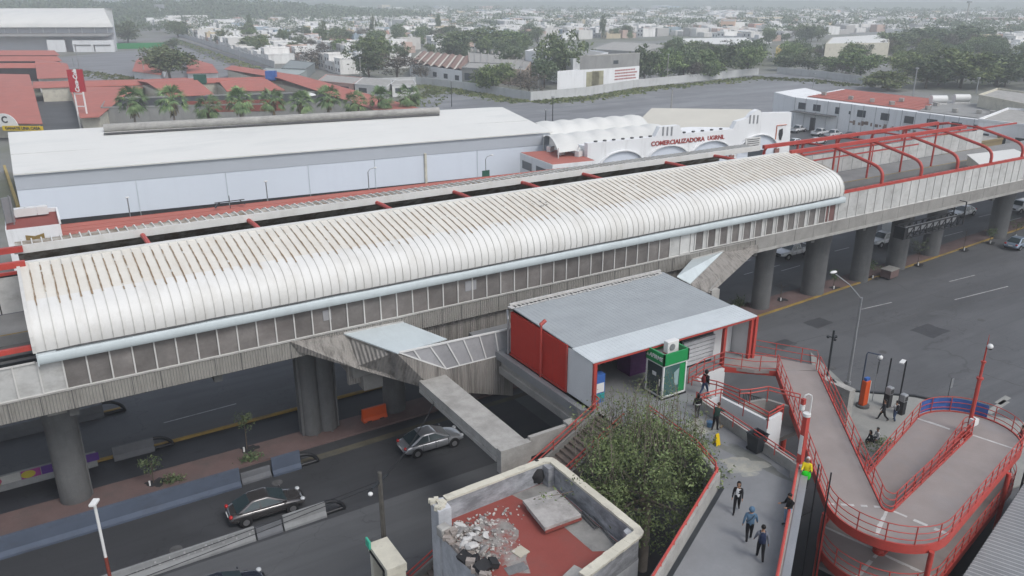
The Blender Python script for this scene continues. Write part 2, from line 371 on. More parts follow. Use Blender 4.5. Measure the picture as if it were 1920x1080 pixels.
# railing along a 3-D path
def railing(mb, path, h=1.0, rails=(1.0, .55, .12), r=.028, step=1.25, pr=.032, start=True, end=True, offset=0):
    pts = [Vector(p) for p in path]
    for f in rails: mb.tube([p + Vector((0, 0, h * f)) for p in pts], r, 6)
    L = [0]
    for a, b in zip(pts[:-1], pts[1:]): L.append(L[-1] + (b - a).length)
    n = max(1, round(L[-1] / step))
    for i in range(n + 1):
        if (i == 0 and not start) or (i == n and not end): continue
        d = L[-1] * i / n; k = 0
        while k < len(L) - 2 and L[k + 1] < d: k += 1
        t = (d - L[k]) / max(1e-6, L[k + 1] - L[k]); p = pts[k].lerp(pts[k + 1], t)
        mb.tube([p - Vector((0, 0, .04)), p + Vector((0, 0, h))], pr, 6)
HAZE, EXPO = .0006, 0.58
# ================================================================ SETTING
def sheet(name, poly, z, mat_, kind='structure'):
    mb = MB(); mb.face(*[(p[0], p[1], z) for p in poly]); return tag(mb.build(name, mat_), kind=kind)
mb = MB(); mb.face((-2500, -300, -.05), (4200, -300, -.05), (4200, 4200, -.05), (-2500, 4200, -.05)); struct(mb, 'ground', M['ground'])
sheet('road', [(-150, -20), (600, -20), (600, 92), (-150, 92)], 0, M['asphalt'])
sheet('far_lanes', [(-150, 55.0), (60, 55.0), (60, 52.0), (88, 52.6), (118, 54.9), (600, 84), (600, 92), (-150, 92)], .003, M['asphalt_far'])
sheet('avenue', [(30, 36), (60, 30), (600, 30), (600, 84), (220, 60), (114, 52.6), (58, 49.5), (30, 49.3)], .002, M['asphalt_far'])
sheet('bus_lane', [(-150, 51.6), (52, 51.6), (60, 52.2), (60, 55.0), (-150, 55.0)], .004, M['asphalt_lane'])
sheet('side_street', [(-60, 24), (13, 24), (26, 34), (26, 40.6), (-60, 40.6)], .004, M['asphalt_old'])
sheet('forecourt', [(44, 5), (190, 5), (190, 26), (120, 36), (56, 36.5)], .004, M['asphalt_old'])
MED_N = [(-150, 49.0), (14, 49.1), (40, 49.2), (58, 49.4), (81, 50.6), (114, 52.5), (220, 59.5)]
MED_F = [(-150, 51.6), (20, 51.5), (60, 52.3), (88, 52.9), (118, 55.1), (220, 62)]
mb = MB(); mb.prism(MED_N + MED_F[::-1], 0, .15); struct(mb, 'median_pavement', M['paver'])
mb = MB()
pts = MED_N[2:]
mb.wall([(a, b - .18) for a, b in pts], .17, 0, .17); struct(mb, 'kerb', M['yellow'])
mb = MB()
for y0, x0, x1 in ((55.0, -150, 22), (62.2, -150, 3.4)): mb.box(x0, x1, y0, y0 + .25, .0, .16)
struct(mb, 'yellow_kerb', M['yellow'])
sheet('yellow_line', [(-80, 46.2), (14, 47.3), (40, 47.9), (40, 48.35), (14, 48.0), (-80, 47.0)], .006, M['yellowband'])
mb = MB()
for px in ((307, 793, 443, 757), (1615, 580, 1672, 567), (1790, 562, 1890, 537), (1780, 528, 1828, 516), (1395, 515, 1412, 510), (1450, 500, 1462, 497),
           (1565, 471, 1592, 464), (1655, 459, 1660, 457), (1735, 435, 1760, 428), (1770, 443, 1805, 434), (1835, 407, 1873, 398), (1880, 417, 1915, 408), (1465, 508, 1500, 498), (1390, 492, 1408, 487)):
    a = P(px[0], px[1]); b = P(px[2], px[3]); d = (b - a).normalized(); n = Vector((-d.y, d.x, 0)) * .07
    for q in (1,): mb.face(a - n + Vector((0, 0, .008)), b - n + Vector((0, 0, .008)), b + n + Vector((0, 0, .008)), a + n + Vector((0, 0, .008)))
struct(mb, 'lane_marking', M['lane_white'])
# gas station apron with a real step
ap = [P(1520, 660, .12), P(1600, 735, .12), P(1715, 745, .12), P(1790, 764, .12), P(1960, 800, .12), P(2000, 880, .12), P(1700, 980, .12), P(1560, 900, .12), P(1530, 780, .12)]
mb = MB(); mb.prism([(p.x, p.y) for p in ap], 0, .12); struct(mb, 'concrete_apron', M['apron'])
mb = MB(); ed = [P(1600, 733), P(1712, 742), P(1765, 752), P(1800, 764)]
mb.wall([(p.x, p.y) for p in ed][::-1], .22, 0, .14); struct(mb, 'apron_kerb', M['darkmetal'])
mb = MB()
for q in (((1845, 668), (2000, 712), (2000, 780), (1905, 750), (1790, 700)), ):
    mb.face(*[P(x, y, .009) for x, y in q])
struct(mb, 'concrete_slab', M['asphalt_old'])
mb = MB()
for a, b, w in (((1845, 668), (1960, 703), .16), ((1812, 692), (1960, 738), .14), ((1500, 640), (1920, 545), .10), ((1340, 705), (1500, 640), .12)):
    A = P(*a); B = P(*b); d = (B - A).normalized(); n = Vector((-d.y, d.x, 0)) * w / 2; k = 12; z = Vector((0, 0, .012))
    for i in range(k):
        p, q = A.lerp(B, i / k), A.lerp(B, (i + 1) / k)
        j0 = n.normalized() * .12 * math.sin(i * 2.3); j1 = n.normalized() * .12 * math.sin((i + 1) * 2.3)
        mb.face(p - n + j0 + z, q - n + j1 + z, q + n + j1 + z, p + n + j0 + z)
struct(mb, 'road_joint', M['gutter'])
mb = MB()
for cx, cy, w, h in ((1535, 605, 2.6, 1.8), (1745, 620, 3.0, 2.4), (1470, 645, 2.2, 1.5)):
    c = P(cx, cy); pts = []; q_ = [(-1, -1), (1, -.85), (.9, 1), (-1.05, .9)]
    for k in range(4):
        a, b = q_[k], q_[(k + 1) % 4]
        for t in range(5): f = t / 5; pts.append((c.x + (a[0] + (b[0] - a[0]) * f + rnd.uniform(-.06, .06)) * w / 2, c.y + (a[1] + (b[1] - a[1]) * f + rnd.uniform(-.06, .06)) * h / 2, .007))
    mb.face(*pts)
mb.each('road_patch', M['asphalt'], None)
for o_ in C.objects:
    if o_.name.startswith('road_patch'): o_['kind'] = 'structure'
for cx, cy in ((1655, 660), (1560, 690), (520, 905), (330, 1030), (1840, 600)):
    c = P(cx, cy); mb = MB(); mb.tube([(c.x, c.y, .004), (c.x, c.y, .012)], .36, 18); tag(mb.build('manhole_cover', M['gutter']), kind='structure')
def crosswalk():
    mb = MB()
    for x, y in ((1885, 745), (1868, 762), (1900, 728)):
        c = P(x, y); mb.face(*[(c.x + a, c.y + b, .008) for a, b in ((-1.6, -.5), (1.6, -.2), (1.6, .3), (-1.6, 0))])
    struct(mb, 'faded_road_marking', M['apron'])
crosswalk()

# ================================================================ ELEVATED STATION
X0, X1 = -1.0, 66.6          # canopy extent
XA, XB = -45.0, 150.0        # viaduct extent
st = thing('elevated_station', 'long elevated metro station with white ribbed canopy on round concrete piers above the avenue', 'metro station', (33, 51, 0))
mb = MB()
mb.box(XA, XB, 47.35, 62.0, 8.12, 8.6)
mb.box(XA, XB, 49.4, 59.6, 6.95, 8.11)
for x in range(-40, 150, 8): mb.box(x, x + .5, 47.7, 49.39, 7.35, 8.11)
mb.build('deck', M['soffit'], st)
# platforms and track bed
mb = MB(); mb.box(XA, XB, 47.36, 51.2, 8.61, 9.3); mb.box(XA, XB, 57.6, 61.8, 8.61, 9.3); mb.build('platform', M['platform'], st)
mb = MB(); mb.box(-20, X1, 51.0, 51.15, 9.304, 9.315); mb.box(-20, 110, 57.65, 57.8, 9.304, 9.315); mb.build('platform_edge_line', M['yellow'], st)
mb = MB(); mb.box(67.5, 130, 47.4, 50.6, 9.31, 9.36); mb.build('floor_covering', M['platform_light'], st)
mb = MB()
for y in (52.6, 54.0, 55.0, 56.4): mb.box(XA, XB, y - .05, y + .05, 8.62, 8.8)
mb.build('rail', M['darkmetal'], st)
# parapet
mb = MB(); mb.box(XA, 55.2, 47.0, 47.34, 8.1, 9.32); mb.build('parapet', M['flute2'], st)
mb = MB()
x = 55.25
while x < XB:
    mb.box(x, x + 2.62, 46.97, 47.34, 8.05, 9.45); x += 2.65
mb.build('parapet', M['conc'], st)
mb = MB()
x = -40.0
while x < 55: mb.box(x, x + .035, 46.985, 47.01, 8.12, 9.26); x += 1.55
mb.build('parapet_joint', M['gutter'], st)
mb = MB(); mb.box(55.25, XB, 46.95, 47.02, 8.0, 8.28); mb.box(XA, 55.2, 46.94, 47.05, 9.27, 9.37); mb.build('parapet_ledge', M['conc_light'], st)
# piers
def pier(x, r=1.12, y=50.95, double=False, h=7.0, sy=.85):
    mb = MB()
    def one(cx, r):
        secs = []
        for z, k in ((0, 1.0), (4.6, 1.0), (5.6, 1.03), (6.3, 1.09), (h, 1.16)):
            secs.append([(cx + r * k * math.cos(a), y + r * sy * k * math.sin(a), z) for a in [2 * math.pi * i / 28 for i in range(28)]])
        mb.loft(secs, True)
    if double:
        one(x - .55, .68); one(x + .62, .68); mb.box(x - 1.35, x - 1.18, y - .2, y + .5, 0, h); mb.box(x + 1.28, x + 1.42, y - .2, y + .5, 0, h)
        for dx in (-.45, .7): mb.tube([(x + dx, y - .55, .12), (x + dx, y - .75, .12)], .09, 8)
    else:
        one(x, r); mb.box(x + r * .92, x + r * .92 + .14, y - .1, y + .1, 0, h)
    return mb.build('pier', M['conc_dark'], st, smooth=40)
for x, r, d in ((-16.5, .9, 0), (-.6, .9, 0), (15.3, 1.1, 1), (21.2, .85, 0), (61.6, 1.0, 0), (69.6, 1.3, 0), (77.5, 1.08, 0), (85.0, 1.2, 0), (93.0, 1.15, 0), (108, 1.3, 0), (123, 1.3, 0)):
    pier(x, r, y=50.95 if x < 80 else 51.5 if x < 90 else 52.2, double=bool(d))
mb = MB()
for x in (-.6, 15.3, 21.2): mb.box(x - .5, x + .5, 48.2, 48.59, 7.4, 8.05)
mb.each('pier_bracket', M['conc'], st)
# side screens: each pane a part
def screen(x0, x1, z0, z1, m, y=47.02):
    mb = MB(); mb.box(x0 + .03, x1 - .03, y, y + .03, z0, z1); return mb.build('screen_panel', m, st)
fr = MB(); r9 = random.Random(2)
x = -9.23
while x < 46:
    m = M['panel_clean'] if x < -1.0 or (x > 42 and r9.random() < .5) else M['panel']
    screen(x, x + 1.175, 9.37, 11.3, m)
    fr.box(x - .04, x + .04, 46.94, 47.06, 9.37, 11.3); x += 1.175
fr.box(-9.23, x, 46.95, 47.07, 9.33, 9.41); fr.box(-9.23, -1.1, 46.95, 47.07, 11.26, 11.34)
k = 0; r2 = random.Random(3)
while x < X1 - .3:
    w = .95 if k % 2 else .5
    m = M['panel_red'] if x > 64.3 and x < 66 else (M['panel'] if k % 2 else M['panel_clean'])
    screen(x, x + w, 9.5, 11.35, m); fr.box(x - .05, x + .05, 46.94, 47.06, 9.45, 11.35); x += w; k += 1
fr.box(46, x, 46.95, 47.07, 9.45, 9.53)
farp = MB(); x2 = x; fr.box(x - .05, x + .05, 46.94, 47.06, 9.45, 12.0)
while x < 118:
    (screen(x, x + 1.42, 9.5, 12.0, M['panel_clean']) if x < 88 else farp.box(x + .03, x + 1.39, 47.02, 47.05, 9.5, 12.0)); x += 1.42; fr.box(x - .03, x + .03, 46.95, 47.06, 9.48, 12.02)
fr.box(x2, x, 46.95, 47.07, 9.45, 9.53)
fr.build('screen_frame', M['frame'], st); tag(farp.build('screen_panel', M['panel_clean'], st), kind='stuff')
mb = MB(); mb.box(15.0, 15.0 + .55, 46.985, 47.015, 10.2, 10.9); mb.obox((25.9, 46.99, 10.55), (.9, .02, .75)); mb.each('repair_patch', M['panel_grey'], st)
# far wall of the platform
mb = MB(); mb.box(-30, X1, 61.95, 62.05, 9.3, 12.2); mb.build('far_wall', M['dark'], st)  # gloom under the canopy painted into the wall colour
mb = MB()
x = -30
while x < 118:
    if x < X0 - 1 or x > X1 - 1:
        mb.box(x + .03, x + 1.9, 61.85, 61.9, 9.35, 11.9); 
    x += 1.95
mb.each('far_screen', M['panel_clean'], st)
mb = MB()
for i in range(74): mb.box(X0 + i * .91, X0 + i * .91 + .86, 61.85, 61.93, 9.3, 9.36)
for j in range(9): mb.box(X0, X1, 61.78, 61.84, 9.7 + j * .5, 9.88 + j * .5)
mb.build('louvre', M['gutter'], st)
# canopy
prof = [(46.78, 11.92), (46.72, 12.35), (46.80, 12.85), (47.02, 13.3), (47.42, 13.7), (48.0, 14.0), (48.8, 14.24), (50.2, 14.55), (52.4, 14.98), (53.15, 15.1)]
def pt(x, q, off=0):
    return (x, q[0], q[1] + off)
def prof_n(i):
    a = prof[max(0, i - 1)]; b = prof[min(len(prof) - 1, i + 1)]; t = Vector((b[0] - a[0], b[1] - a[1])).normalized(); return Vector((-t.y, t.x))
mb = MB()
secs = [[pt(x, q) for q in prof] for x in (X0, X1)]
mb.loft([q[:7] for q in secs], mi=0); mb.loft([q[6:] for q in secs], mi=3)
inner = [(q[0] - prof_n(i).x * .08, q[1] - prof_n(i).y * .08) for i, q in enumerate(prof)]
mb.loft([[pt(x, q) for q in inner] for x in (X1, X0)], mi=0)
for x in (X0, X1): mb.loft([[pt(x, q) for q in (prof if x == X1 else inner)], [pt(x, q) for q in (inner if x == X1 else prof)]], mi=0)
pitch = (X1 - X0) / 122
r3 = random.Random(11)
for i in range(123):
    x = X0 + i * pitch
    for k in range(len(prof) - 1):
        n0, n1 = prof_n(k) * .035, prof_n(k + 1) * .035; a, b = prof[k], prof[k + 1]; w = .022
        A = (a[0] + n0.x, a[1] + n0.y); B = (b[0] + n1.x, b[1] + n1.y)
        mb.face((x - w, *A), (x + w, *A), (x + w, *B), (x - w, *B), mi=1)
        mb.face((x - w, *a), (x - w, *A), (x - w, *B), (x - w, *b), mi=1); mb.face((x + w, *A), (x + w, *a), (x + w, *b), (x + w, *B), mi=1)
    # rust streak on the flat upper part only, ragged along its length
    y0 = 48.15 + r3.uniform(-.2, .35); y1 = 52.7 - r3.uniform(0, .5)
    if r3.random() < .12: y0 += r3.uniform(.5, 1.8)
    seg = 14; wl = [r3.uniform(.004, .036) * (1.3 if t < 4 else .85) for t in range(seg + 1)]; wr = [r3.uniform(.004, .036) for t in range(seg + 1)]
    def zr(y):
        for a, b in zip(prof[:-1], prof[1:]):
            if a[0] <= y <= b[0] and b[0] > a[0]: return a[1] + (b[1] - a[1]) * (y - a[0]) / (b[0] - a[0])
        return 15.1
    for t in range(seg):
        ya = y0 + (y1 - y0) * t / seg; yb = y0 + (y1 - y0) * (t + 1) / seg
        if r3.random() < .03: continue
        mb.face((x - wl[t] - .02, ya, zr(ya) + .042), (x + wr[t] + .02, ya, zr(ya) + .042), (x + wr[t + 1] + .02, yb, zr(yb) + .042), (x - wl[t + 1] - .02, yb, zr(yb) + .042), mi=2)
canopy = mb.build('canopy', [M['roofwhite'], M['seam'], M['rust'], M['roofworn']], st, smooth=50)
mb = MB(); mb.box(X0, X1, 53.1, 53.45, 15.06, 15.2); mb.box(X0 - .06, X0, 53.0, 53.45, 15.0, 15.2); sub(mb, 'ridge_flashing', M['roofwhite'], canopy)
mb = MB(); mb.loft([[pt(x, (q[0] + n.x * .06, q[1] + n.y * .06)) for q, n in [(prof[i], prof_n(i)) for i in range(len(prof))]] for x in (X0 - .08, X0 + .1)]); mb.loft([[pt(X0 - .08, (q[0] + n.x * s, q[1] + n.y * s)) for q, n in [(prof[i], prof_n(i)) for i in range(len(prof))]] for s in (-.12, .06)]); sub(mb, 'verge_trim', M['frame'], canopy)
# torn sheet / bird mess on the roof
mb = MB()
for k in range(14):
    a = r3.uniform(0, 6.28); rr = r3.uniform(.1, .7); cx, cy = 34.2 + rr * math.cos(a) * 1.1, 50.6 + rr * math.sin(a); z = zr(cy) + .06
    s = r3.uniform(.05, .16); mb.face((cx - s, cy, z), (cx, cy - s * .6, z + .02), (cx + s, cy + .02, z + .01), (cx, cy + s * .6, z + .03))
sub(mb, 'roof_debris', M['gutter'], canopy)
# eave fascia and gutter
fa = [(46.95, 11.84), (46.62, 11.80), (46.56, 11.70), (46.56, 11.36), (46.64, 11.24), (46.95, 11.22)]
mb = MB(); mb.loft([[(x, *q) for q in fa] for x in (X0 + .1, 8, 8.06, 31, 31.06, 52, 52.06, X1 + .2)][0:8], mi=0)
mb.box(X0 + .04, X0 + .1, 46.5, 47, 11.2, 11.88); mb.box(X1 + .2, X1 + .26, 46.58, 47, 11.22, 11.84)
fas = mb.build('eave_fascia', M['fascia'], st, smooth=40)
mb = MB(); mb.tube([(x, 46.7 + .02 * math.sin(x * 1.7), 11.9 + .03 * math.sin(x * .9)) for x in range(0, 67, 1)], .045, 6); sub(mb, 'drain_pipe', M['gutter'], fas)
mb = MB()
for i in range(60):
    x = r3.uniform(0, 66); w = r3.uniform(.15, .8); mb.box(x, x + w, 46.69, 46.74, 11.845, 11.88 + r3.uniform(0, .04))
sub(mb, 'grime_clump', M['gutter'], fas) if False else None
# far canopy
M['roofdirty'] = mat('dirty_white_roof', (.55, .52, .46), .8, .2, .8, 6, dirt=(.22, .17, .115), dirt_scale=(.9, .9, .9), dirt_lo=.40, dirt_hi=.58, dirt_amt=.9)
pf = [(56.65, 15.28), (58.1, 15.24), (58.9, 14.98), (60.3, 14.3), (61.4, 13.6), (62.2, 12.9), (62.45, 12.2)]
mb = MB(); mb.loft([[(x, *q) for q in pf] for x in (X1 - 1.2, X0)], mi=0)
mb.loft([[(x, q[0] - .02, q[1] - .1) for q in pf] for x in (X0, X1 - 1.2)], mi=0)
i = 0; x = X0 + .4
while x < X1 - 1.4:
    for a, b in zip(pf[:4], pf[1:5]):
        mb.bar((x, a[0] + .05, a[1] + .05), (x, b[0], b[1] + .05), .07, .1, mi=1)
    x += pitch; i += 1
far = mb.build('far_canopy', [M['roofdirty'], M['roofwhite']], st, smooth=45)
mb = MB(); mb.box(X0 - .1, X1 - 1.0, 56.5, 56.64, 14.85, 15.36); sub(mb, 'inner_fascia', M['roofwhite'], far)
mb = MB()
for px in (275, 478, 722, 868, 997, 1112, 1268, 1360):
    X = onY(px, {275: 455, 478: 430, 722: 397, 868: 376, 997: 357, 1112: 342, 1268: 318, 1360: 303}[px], 55.0).x
    mb.tube([(X, 53.3, 14.98), (X, 55.2, 15.0), (X, 56.52, 14.95)], .16, 8)
mb.each('cross_tie', M['red'], st, smooth=40)
# open red frames past the canopy ends
fb = MB()
for xa, xb in ((X1 - .6, 97), (-30, X0 + .4)):
    for y in (53.0, 56.45): fb.box(xa, xb, y - .16, y + .16, 15.0, 15.36)
    fb.box(xa + 1.0, xb + (30 if xb > 0 else 0), 47.0, 47.26, 12.02, 12.28)
    fb.box(xa, xb + (30 if xb > 0 else 0), 61.9, 62.1, 12.02, 12.22)
for i in range(8):
    x = 68 + i * 1.4; 
for i in range(36): fb.box(67.5 + i * 1.42, 67.5 + i * 1.42 + .12, 47.05, 47.2, 12.23, 12.32)
for o_ in fb.islands()[:8]: o_.build('long_beam', M['red'], st)
fb2 = MB()
for o_ in fb.islands()[8:]: fb2.add(o_.v, o_.f)
fb2.build('rail_stub', M['red'], st)
for i in list(range(1, 6)) + [-3, -2, -1.0]:
    x = 66.4 + 6.6 * i if i > 0 else X0 + 7.0 * i
    a = [(47.15, 12.1), (47.15, 12.9), (47.22, 13.25), (47.45, 13.6), (47.85, 13.85), (48.5, 14.05), (50.5, 14.48), (53.0, 15.0)]
    mb = MB(); mb.tube([(x, *q) for q in a], .17, 8); mb.tube([(x, 109.45 - q[0], q[1]) for q in a], .16, 8)
    mb.tube([(x, 53, 14.95), (x, 56.45, 14.95)], .1, 8); mb.tube([(x, 61.9, 9.3), (x, 61.9, 12.1)], .13, 8); mb.tube([(x + .2, 57.9, 9.3), (x + .2, 57.9, 14.6)], .12, 8)
    mb.build('arch_frame', M['red'], st, smooth=45)
mb = MB(); mb.box(70.2, 96, 57.82, 57.98, 12.4, 12.55); mb.build('tie_rail', M['red'], st)
# truss hung under the right end of the deck (sign gantry walkway)
g = thing('gantry_truss', 'black steel lattice gantry hung below the viaduct at its right end', 'gantry', (88, 48, 6))
mb = MB(); a = onY(1705, 415, 46.2); b = onY(1800, 415, 46.2); x0, x1 = a.x, b.x + .6; zt, zb = 7.25, 6.1
for z in (zb, zt):
    for y in (46.2, 47.4): mb.bar((x0, y, z), (x1, y, z), .12)
n = 9
for i in range(n):
    xa, xb = x0 + (x1 - x0) * i / n, x0 + (x1 - x0) * (i + 1) / n
    for y in (46.2, 47.4): mb.bar((xa, y, zb), (xb, y, zt), .07); mb.bar((xa, y, zt), (xa, y, zb), .08)
    mb.bar((xa, 46.2, zb), (xa, 47.4, zb), .06)
mb.bar((x1, 46.2, zb), (x1, 46.2, zt + 1.4), .1); mb.bar((x1, 47.4, zb), (x1, 47.4, zt + 1.4), .1); mb.bar((x1, 46.2, zt + 1.4), (x1, 47.4, zt + 1.4), .08)
mb.box(x0 - .5, x0 - .05, 46.2, 47.4, zb - .1, zt)
mb.build('lattice', M['blackpaint'], g)
mb = MB(); mb.box(x0 + .2, x1 - .2, 46.9, 46.96, zb + .25, zt - .2); mb.build('sign_board_back', M['greymetal'], g)

# ---------------------------------------------------------------- covered stairways under the viaduct
core = MB(); core.box(16.5, 49.0, 47.36, 47.7, 5.0, 8.11); core.build('core_wall', M['flute'], st)
def stairway(name, label, S, A, D, E, F, G, H, I, B, Cc, right=False):
    t = thing(name, label, 'stairway', (20 if not right else 46, 45, 5))
    y1, y2 = 46.9, 43.0
    top = [onY(*S, y1), onY(*A, y1), onY(*D, y2), onY(*E, y2)]
    bot = [onY(*I, y1), onY(*H, y2)]
    mb = MB()
    if not right:
        Fp, Gp = onY(*F, y2), onY(*G, y2); T = Vector((0, .3, 0))
        Hp = bot[1]; Ip = bot[0]
        # upper sloping wall: triangles strip from S/I to H/E
        M1 = Ip.lerp(Hp, .42)
        for q in ((top[0], Ip, M1, top[1]), (top[1], M1, Ip.lerp(Hp, .72), top[2]), (top[2], Ip.lerp(Hp, .72), Hp, top[3]), (top[3], Hp, Gp, Fp)): mb.slab(q, T)
    else:
        Hp, Ip = bot[1], bot[0]; M1 = Ip.lerp(Hp, .5)
        for q in ((top[0], Ip, M1, top[1]), (top[1], M1, Hp, top[2]), (top[2], Hp, top[3], top[3] + Vector((.02, 0, .02)))): mb.slab(q, Vector((0, .3, 0)))
    mb.build('side_wall', M['flute'], t)
    Bp, Cp = onY(*B, 47.0), onY(*Cc, 43.3 if not right else 43.3)
    mb = MB(); Ar = Vector((top[1].x, 46.98, top[1].z)); Dr = top[2]
    Cp = Vector((Cp.x, y2 + .05, Cp.z)) if right else onY(*Cc, y2 + .35)
    mb.slab((Ar, Bp, Cp, Dr), (0, 0, .07))
    rf = mb.build('stair_roof', M['fascia'], t)
    mb = MB(); mb.bar(Ar + Vector((0, -.04, .1)), Bp + Vector((0, -.04, .1)), .12, .1); sub(mb, 'roof_flashing', M['joint'], rf)
    mb = MB()
    if not right: mb.box(21.0, 26.0, y2 + .3, 47.3, 5.3, 5.5)
    else: mb.box(38.5, 43.5, y2 + .3, 47.3, 5.3, 5.5)
    mb.build('landing', M['soffit'], t)
    return t, top
sw, top = stairway('covered_stairway', 'fluted concrete stair enclosure with pale roof left of the red walled hall', (545, 641), (645, 628), (745, 664), (838, 693), (960, 662), (962, 742), (816, 733), (560, 660), (755, 605), (838, 637))
E_ = top[3]; F_ = onY(960, 662, 43.0); D_ = top[2]; F2 = onY(958, 617, 43.0)
mb = MB(); fr2 = MB(); n = 5
def lp(a, b, t): return Vector(a).lerp(Vector(b), t)
tl = D_ + Vector((.15, -.02, .05)); 
# landing screen: top edge from the roof corner to the hall, bottom edge along the parapet
topl = [lp(tl, F2, t) for t in [0, .12, .26] + [.26 + .74 * (i + 1) / 5 for i in range(5)]]
botl = [lp(tl, E_, .02), lp(tl, E_, .45), lp(tl, E_, 1)] + [lp(E_, F_, (i + 1) / 5) for i in range(5)]
for i in range(7):
    a, b, c, d = botl[i], botl[i + 1], topl[i + 1], topl[i]
    p = MB(); y = Vector((0, .1, 0)); p.slab([a + y, b + y, c + y, d + y], (0, .03, 0)); p.build('screen_panel', M['panel_grey'], sw)
    fr2.bar(b + y * .8, c + y * .8, .09, .09); fr2.bar(a + y * .8, b + y * .8, .09, .09); fr2.bar(d + y * .8, c + y * .8, .11, .11)
fr2.build('screen_frame', M['whitepaint'], sw)
mb = MB(); a = onY(645, 700, 46); mb.box(16.7, 19.3, 47.0, 49.5, 5.6, 7.2); mb.box(17.4, 18.8, 46.95, 48, 4.5, 5.59); mb.build('support_block', M['conc'], sw)
sr, _ = stairway('covered_stairway', 'fluted concrete stair enclosure with pale roof sloping behind the right end of the hall roof', (1420, 459), (1357, 473), (1294, 533), (1300, 545), None, None, (1334, 550), (1424, 466), (1297, 488), (1265, 518), right=True)
mb = MB(); mb.tube([onY(1330, 545, 42.9), onY(1350, 522, 42.9)], .06, 6); mb.obox(onY(1337, 555, 43.2), (.9, .5, 1.2)); mb.build('stair_foot_block', M['conc_light'], sr)
# ================================================================ ELEVATED PLAZA, HALL, STAIRS, RAMP
ZP = 7.0
def P2(x, y, z=ZP):
    p = P(x, y, z); return (p.x, p.y)
pl = thing('elevated_plaza', 'raised grey concrete plaza and footway with red handrails in front of the ticket hall', 'plaza', (28, 27, ZP))
wl = [(27.05, 23.75), (27.75, 25.9), (28.15, 30.3)]          # wall beside the tree opening
LW = [(12.5, 15.9), (26.75, 23.35)]; RW = [(16.6, 12.25), (24.1, 17.3), (30.75, 21.85)]
floor = [(25.6, 46.9), (40.3, 46.9), (40.3, 33.3), (34.6, 33.2), (33.6, 31.0), (31.6, 29.9), (30.8, 21.9), (16.6, 12.2), (12.4, 16.0)] + [(26.75, 23.4)] + wl + [(27.0, 30.35), (26.3, 30.3), (26.3, 32.7), (25.6, 33.3)]
mb = MB(); mb.prism(floor, ZP - .55, ZP); mb.build('floor_slab', M['plaza'], pl)
mb = MB()   # pale washed patch and damp stain on the screed
def blob(cx, cy, rx, ry, z, seed, n=26, rz=0):
    rr = random.Random(seed); ph = [rr.uniform(0, 6.28) for _ in range(4)]; out = []
    for k in range(n):
        a = 2 * math.pi * k / n; q = 1 + .18 * math.sin(3 * a + ph[0]) + .12 * math.sin(5 * a + ph[1]) + .08 * math.sin(9 * a + ph[2]) + rr.uniform(-.05, .05)
        x, y = rx * q * math.cos(a), ry * q * math.sin(a); out.append((cx + x * math.cos(rz) - y * math.sin(rz), cy + x * math.sin(rz) + y * math.cos(rz), z))
    return out
b0 = P(1395, 872, ZP); mb.face(*blob(b0.x, b0.y, 1.15, .75, ZP + .004, 4, rz=-.6)); b1 = P(1403, 888, ZP); mb.face(*blob(b1.x, b1.y, .5, .28, ZP + .006, 8, rz=-.6)); b2 = P(1318, 800, ZP); mb.face(*blob(b2.x, b2.y, 1.1, .8, ZP + .005, 9))
mb.each('washed_patch', mat('washed_screed', (.37, .36, .31), .6, .16, 1.4, 6, dirt=(.27, .28, .27), dirt_scale=(1.2, 1.2, 1), dirt_lo=.45, dirt_hi=.6, dirt_amt=.8), pl)
mb = MB(); b0 = P(1445, 880, ZP); mb.face(*blob(b0.x - .1, b0.y + 1.3, .5, 2.1, ZP + .003, 14, rz=.1)); mb.build('damp_stain', mat('damp_screed', (.17, .175, .16), .45, .2, 1.2, 6, dirt=(.25, .26, .255), dirt_scale=(1, 1, 1), dirt_lo=.5, dirt_amt=.8), pl)
# walls of the plaza
mb = MB(); mb.wall([(30.8, 21.9), (31.6, 29.85)], -.28, ZP - .55, ZP + .62); w1 = mb.build('parapet_wall', M['conc_light'], pl)
mb = MB(); mb.wall(LW, .24, ZP - .9, ZP + .85); mb.wall([(26.7, 23.4)] + wl, .24, ZP - .9, ZP + .6); mb.build('parapet_wall', M['conc_light'], pl)
mb = MB(); mb.wall(RW, -.26, ZP - .9, ZP + .78); mb.build('parapet_wall', M['conc_light'], pl)
mb = MB(); mb.wall([(16.6, 12.15), (24.12, 17.2), (30.8, 21.7)], -.34, ZP + .785, ZP + .83); mb.build('wall_coping', M['greymetal'], pl)
mb = MB(); mb.wall([(12.5, 15.9), (26.75, 23.3)], -.22, ZP + .0, ZP + .02); mb.build('drain_strip', M['darkmetal'], pl)
mb = MB(); mb.box(26.3, 26.6, 30.3, 32.7, ZP - .54, ZP + .01); mb.build('stair_head', M['conc'], pl)
mb = MB()
def rails(path, zs, r=.032, post=1.6, h=None):
    p3 = [Vector((a[0], a[1], ZP)) for a in path]
    for z in zs: mb.tube([p + Vector((0, 0, z)) for p in p3], r, 6)
    for a, b in zip(p3[:-1], p3[1:]):
        n = max(1, round((b - a).length / post))
        for i in range(n + 1): q = a.lerp(b, i / n); mb.tube([q + Vector((0, 0, min(zs) - .45)), q + Vector((0, 0, max(zs)))], r * .9, 6)
rails([(30.68, 21.9), (31.48, 29.9)], (.85, 1.08))
rails([(12.5, 15.95), (26.6, 23.42)], (1.0, 1.12), .04)
rails([(26.62, 23.5), (26.95, 23.9), (27.62, 25.9), (28.02, 30.2)], (.85, 1.06), .035)
rails([(16.6, 12.3), (24.1, 17.38), (30.7, 21.9)], (.87, .93), .07)
mb.build('handrail', M['red'], pl, smooth=50)
mb = MB()   # railings round the stair opening right of the plaza
z = ZP
